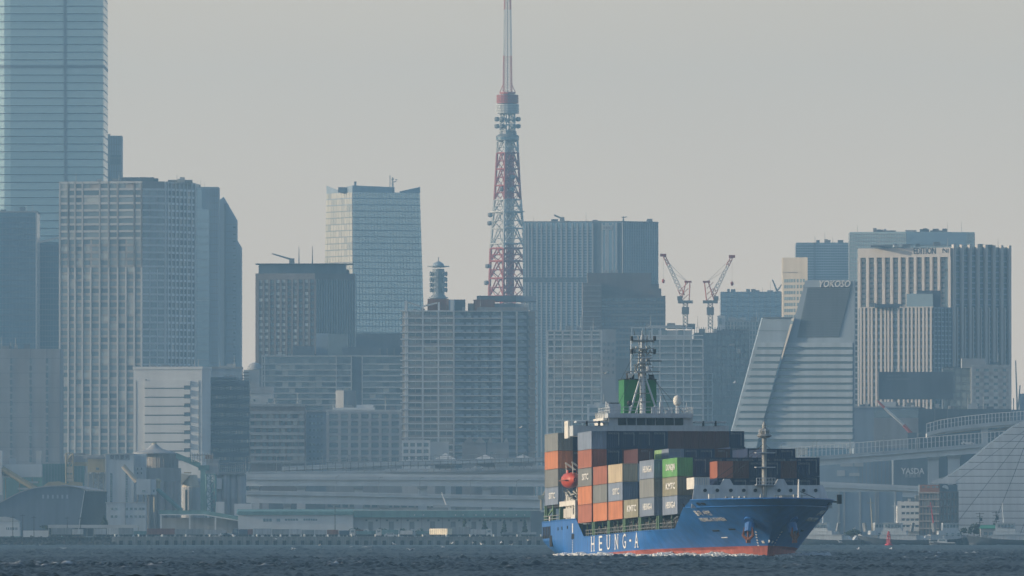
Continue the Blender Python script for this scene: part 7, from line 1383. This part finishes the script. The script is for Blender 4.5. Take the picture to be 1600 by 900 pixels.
def cm(name, c): return mat(name, c, .55, var=.12, scale=.4, streak=.2, spec=.4, rnd=.10, rust=.3)
cont_mat = {
    'orange': cm('container_orange', (.50, .18, .075)), 'rust': cm('container_rust_orange', (.34, .115, .065)), 'brown': cm('container_brown', (.085, .028, .028)),
    'grey': cm('container_grey', (.19, .20, .195)), 'slate': cm('container_lit_navy', (.19, .235, .31)), 'navy': cm('container_navy', (.005, .020, .070)),  # blue grey and grey hold part of the sun's glare on darker boxes
    'cream': cm('container_cream', (.56, .46, .31)), 'green': cm('container_green', (.12, .32, .10)), 'olive': cm('container_olive', (.25, .24, .17)),
    'white': cm('container_white', (.62, .62, .58)), 'pale green': cm('container_pale_green', (.28, .46, .22)), 'reefer': cm('container_reefer', (.42, .47, .50)),
    'charcoal': cm('container_charcoal', (.035, .045, .05)), 'teal': cm('container_teal', (.010, .040, .06))}
CNAME = {'orange': 'bright orange', 'rust': 'rust orange', 'brown': 'dark brown', 'grey': 'plain grey', 'slate': 'sun-paled navy', 'navy': 'navy blue', 'cream': 'cream', 'green': 'bright green', 'olive': 'olive grey',
         'white': 'white', 'pale green': 'pale green', 'reefer': 'light grey', 'charcoal': 'charcoal', 'teal': 'dark teal'}
_txt = {}
def side_text(s_, size, sx):
    key = (s_, size, sx)
    if key not in _txt:
        me = text_mesh(s_, size, .015, sx, bold=.03 if size > .5 else 0); me.materials.clear(); me.materials.append(m_code if size < .5 else m_letter); _txt[key] = me
    return _txt[key]
def container(x, row_y, z, L_=40, H_=2.9, colour='navy', end='front', side=None, top=None, where='', half=None):
    d = box_meshes(L_, H_); m_ = cont_mat[colour]
    o = link('shipping_container', d['body']); ship_thing(o, (x, row_y, z)); tag(o, f'{CNAME[colour]} container {where}', 'container', 'containers stacked on the ship')
    def setm(q): q.material_slots[0].link = 'OBJECT'; q.material_slots[0].material = m_
    setm(o)
    e = link('front_wall' if end == 'front' else 'door', d['front' if end == 'front' else 'door'], o); setm(e)
    if end == 'door': link('locking_bar', d['bar'], o)
    if top:
        link('end_code', side_text(top, .44, .95), o, (.02, -.1, H_ - .38), (math.pi / 2, 0, math.pi / 2))
        if end == 'front': link('code_stripe', d['stripe'], o)
    if side: link('side_logo', side_text(side, 1.35, 2.1 if len(side) < 5 else 1.25), o, (-CL[L_] * .45, -CB / 2 - .02, H_ * .5), (math.pi / 2, 0, 0))
    return o
TIER = ['bottom tier', 'second tier', 'third tier', 'fourth tier', 'fifth tier']
RP = 2.48
Z0 = 5.55
SIDE_ = 'in the lit side stack'
BAYN = [f'{q} bay from the bridge' for q in ('first', 'second', 'third', 'fourth', 'fifth')] + ['bay nearest the bow']
def ry(r, n=10): return (r - (n - 1) / 2) * RP
def side_stack(b, f, y, spec, r='outermost', base=Z0):
    z = base
    for t, (c, s_, top, H_, end) in enumerate(spec):
        container(f, y, z, 40, H_, c, end, s_, top, where=f'with sunlit side, {TIER[t]}, {BAYN[b]}'); z += H_ + .06
K = 'SINOKOR'
side_stack(0, 0.0, ry(0), [('rust', None, None, 2.84, 'front'), ('orange', None, None, 2.84, 'front'), ('grey', 'SITC', None, 2.84, 'front'), ('rust', None, None, 2.84, 'front'), ('slate', None, K, 2.84, 'front')])
side_stack(1, 13.5, ry(0), [('orange', None, None, 2.84, 'front'), ('grey', None, None, 2.84, 'front'), ('rust', None, None, 2.84, 'front')])
side_stack(2, 26.7, ry(0), [('orange', None, None, 2.84, 'front'), ('slate', 'SITC', K, 2.84, 'front'), ('cream', None, None, 2.84, 'front')])
side_stack(3, 40.0, ry(0), [('olive', 'KMTC', None, 2.84, 'front')])
side_stack(4, 53.3, ry(0), [('slate', 'HEUNG-A', K, 2.84, 'front'), ('grey', None, K, 2.84, 'front'), ('slate', 'HEUNG-A', K, 2.84, 'front')])
side_stack(5, 65.9, ry(0, 9), [('slate', 'HEUNG-A', K, 2.84, 'front'), ('olive', 'KMTC', None, 2.84, 'front'), ('green', 'DONGJIN', None, 2.84, 'front')])
# the rows behind them, each box one of a kind by tier and place across the ship
ROWN = ['sunlit outer row'] + [f'{q} row from the sunlit side' for q in ('second', 'third', 'fourth', 'fifth', 'sixth', 'seventh', 'eighth', 'ninth')] + ['shaded outer row']
def fill(b, f, rows, n=10, H_=2.84, z0=Z0, L_=40):
    for r, tiers in rows.items():
        z = z0
        for t, spec in enumerate(tiers):
            if spec is None: z += H_ + .06; continue
            c, hh = spec[0], (spec[1] if len(spec) > 1 and spec[1] else H_)
            container(f, ry(r, n), z, L_, hh, c, 'door' if c == 'reefer' else 'front', None, K if c in ('navy', 'teal') else ('KMTC' if c == 'brown' and t % 2 else None), where=f'{TIER[t]}, {ROWN[r]}, {BAYN[b]}' if L_ == 40 else f'{TIER[t]}, {ROWN[r]}, short boxes behind the foremast'); z += hh + .06
N_, B_ = ('navy',), ('brown',)
fill(0, 0.0, {1: [None, None, None, N_, N_], 2: [None, None, None, B_, N_], 3: [None, None, None, N_, N_], 4: [None, None, None, N_, N_], 5: [None, None, None, B_, B_], 6: [None, None, None, N_, B_],
              7: [None, None, None, B_, B_], 8: [None, None, None, N_, B_], 9: [N_, N_, N_, B_, N_]})
fill(1, 13.5, {1: [None, None, N_], 2: [None, None, N_, ('brown', 2.59)], 3: [None, None, B_], 5: [None, None, N_, ('navy', 2.59)], 6: [None, None, B_, ('navy', 2.59)], 7: [None, None, N_, ('brown', 2.59)],
               8: [None, None, N_, ('navy', 2.9)], 9: [N_, N_, N_]})
# one slot of that tier holds two short boxes end to end
container(13.5 - 6.13, ry(4), Z0 + 8.7, 20, 2.59, 'pale green', where='standing end to end behind a grey one on the fourth tier')
container(13.5, ry(4), Z0 + 8.7, 20, 2.59, 'slate', 'front', None, K, where='standing end to end before the pale green one')
container(13.5, ry(4), Z0 + 5.8, 40, 2.84, 'navy', 'front', None, K, where='under the two short boxes standing end to end')
fill(2, 26.7, {1: [None, N_, ('reefer',)], 2: [None, N_, N_], 3: [None, B_, N_], 4: [None, N_, B_], 5: [None, N_, N_], 6: [None, None, N_], 7: [None, None, N_], 8: [None, None, N_], 9: [N_, N_, N_]})
fill(3, 40.0, {1: [('teal',)], 2: [N_], 3: [N_, N_], 4: [N_, N_], 5: [None, N_], 6: [None, N_, N_], 7: [None, N_, N_, ('navy', 1.99 + .0)], 8: [None, N_, N_], 9: [N_, N_, N_]})
fill(4, 53.3, {1: [N_, N_, N_], 2: [None, N_, N_], 3: [None, N_, B_], 4: [None, None, N_], 5: [None, None, N_], 6: [None, None, N_], 7: [None, None, N_, ('navy', 1.6)], 8: [None, None, N_, ('navy', 1.6)], 9: [N_, N_, N_]})
fill(5, 65.9, {1: [('teal',), ('charcoal',), N_], 2: [None, N_, N_], 3: [None, N_, N_], 4: [None, None, N_], 5: [None, N_, N_], 6: [None, None, N_], 7: [None, None, N_], 8: [N_, N_, N_]}, n=9)
fill(5, 72.6, {2: [None, N_, ('rust',)], 3: [None, N_, B_], 4: [None, N_, N_], 5: [None, N_, N_], 6: [None, N_, B_], 7: [None, N_, N_]}, n=9, H_=2.59, L_=20, z0=5.6)
# after stacks behind the bridge
for t, (c, s_) in enumerate((('slate', 'SITC'), ('grey', None), ('orange', None), ('grey', None))):
    container(-30.0, ry(0), 8.95 + t * 2.9, 40, 2.84, c, 'front', s_, None, where=f'{TIER[t]} in the sunlit stack at the stern')
for r in (1, 2, 3, 4):
    for t, c in enumerate(('navy', 'navy', 'brown', 'navy')):
        if r > 1 and t < 2 and r < 4: pass
        container(-30.0, ry(r), 8.95 + t * 2.9, 40, 2.84, c if r < 3 else 'navy', 'front', None, K, where=f'{TIER[t]}, {ROWN[r]}, stern bay')
# white store box on the edge of the breakwater
o = thing('store_container', 'small white ribbed container beside the breakwater on the bow deck', 'container'); ship_thing(o, (75.2, -9.1, 9.2))
MB().bx(-6.0, 0, -1.2, 1.25, 0, 1.75).build('body', m_white, o)
for i in range(7): MB().bx(0, .06, -1.1 + i * .36, -.95 + i * .36, .1, 1.65).build('rib', m_offw, o)

# ------------------------------------------------ foam along the waterline and the exhaust drifting off the funnel
def make_bow_wave():
    R = np.random.RandomState(9); b = MB(); inv = SHIP_M.inverted()
    def wl(x): return hull_b(x, -x * math.sin(TRIM))
    for sgn, x0, x1, dens, hmax in ((-1, -26, 80.5, 2100, 1.05), (1, 20, 80.5, 420, .6)):
        for i in range(dens):
            u = R.rand(); x = x0 + (x1 - x0) * u
            amp = .35 + .65 * math.exp(-((x - 62) / 13.0) ** 2) + .35 * math.exp(-((x - 12) / 5.0) ** 2) + .3 * math.exp(-((x + 8) / 5.0) ** 2); amp *= .55 + .45 * math.sin(x * .55 + 1) * math.sin(x * .21)
            if R.rand() > amp: continue
            off = abs(R.randn()) * (.5 + .9 * amp); h = hmax * amp * R.rand() ** .7 * math.exp(-off * .7); w_ = R.uniform(.35, 1.3); t = R.uniform(.25, .7)
            y = sgn * (wl(min(x, 80.4)) + off); z0 = -x * math.sin(TRIM) + .12
            q = [(x - w_, y, z0), (x + w_, y, z0), (x + w_ * .7, y + sgn * t * .3, z0 + .25 + h * .7), (x, y + sgn * t * .2, z0 + .25 + h), (x - w_ * .8, y + sgn * t * .3, z0 + .25 + h * .5)]
            b.ext(q, (0, sgn * t, 0))
    for i in range(170):          # the wash thrown off the far bow
        x = 62 - R.rand() * 26; y = wl(62) + 1.5 + (62 - x) * .33 + R.randn() * .9; z0 = -x * math.sin(TRIM) + .0; h = .25 + .55 * R.rand() ** 2; w_ = R.uniform(.4, 1.3)
        b.ext([(x - w_, y, z0), (x + w_, y, z0), (x, y, z0 + h)], (0, .5, 0))
    m, n, p = _nodes('sea_foam'); p.inputs['Base Color'].default_value = (.62, .65, .66, 1); p.inputs['Roughness'].default_value = .9
    o = b.build('bow_wave', m); o.matrix_world = SHIP_M; o['kind'] = 'stuff'
make_bow_wave()
pl = MB().lathe([(.15, -7), (1.6, -4.5), (2.4, -1), (2.0, 2.5), (1.0, 5), (.1, 6.5)], 16); me = pl.mesh('exhaust_plume', []); me.materials.clear()
m = bpy.data.materials.new('exhaust_smoke'); m.use_nodes = True; n = m.node_tree; n.nodes.clear(); pv = n.nodes.new('ShaderNodeVolumePrincipled'); mo = n.nodes.new('ShaderNodeOutputMaterial')
pv.inputs['Color'].default_value = (.45, .42, .38, 1); pv.inputs['Density'].default_value = .035; n.links.new(pv.outputs[0], mo.inputs['Volume']); me.materials.append(m)
o = link('exhaust_plume', me); ship_thing(o, (-30, -8.5, 31.2)); o.matrix_world = o.matrix_world @ Matrix.Rotation(math.radians(84), 4, 'X') ; o['kind'] = 'stuff'
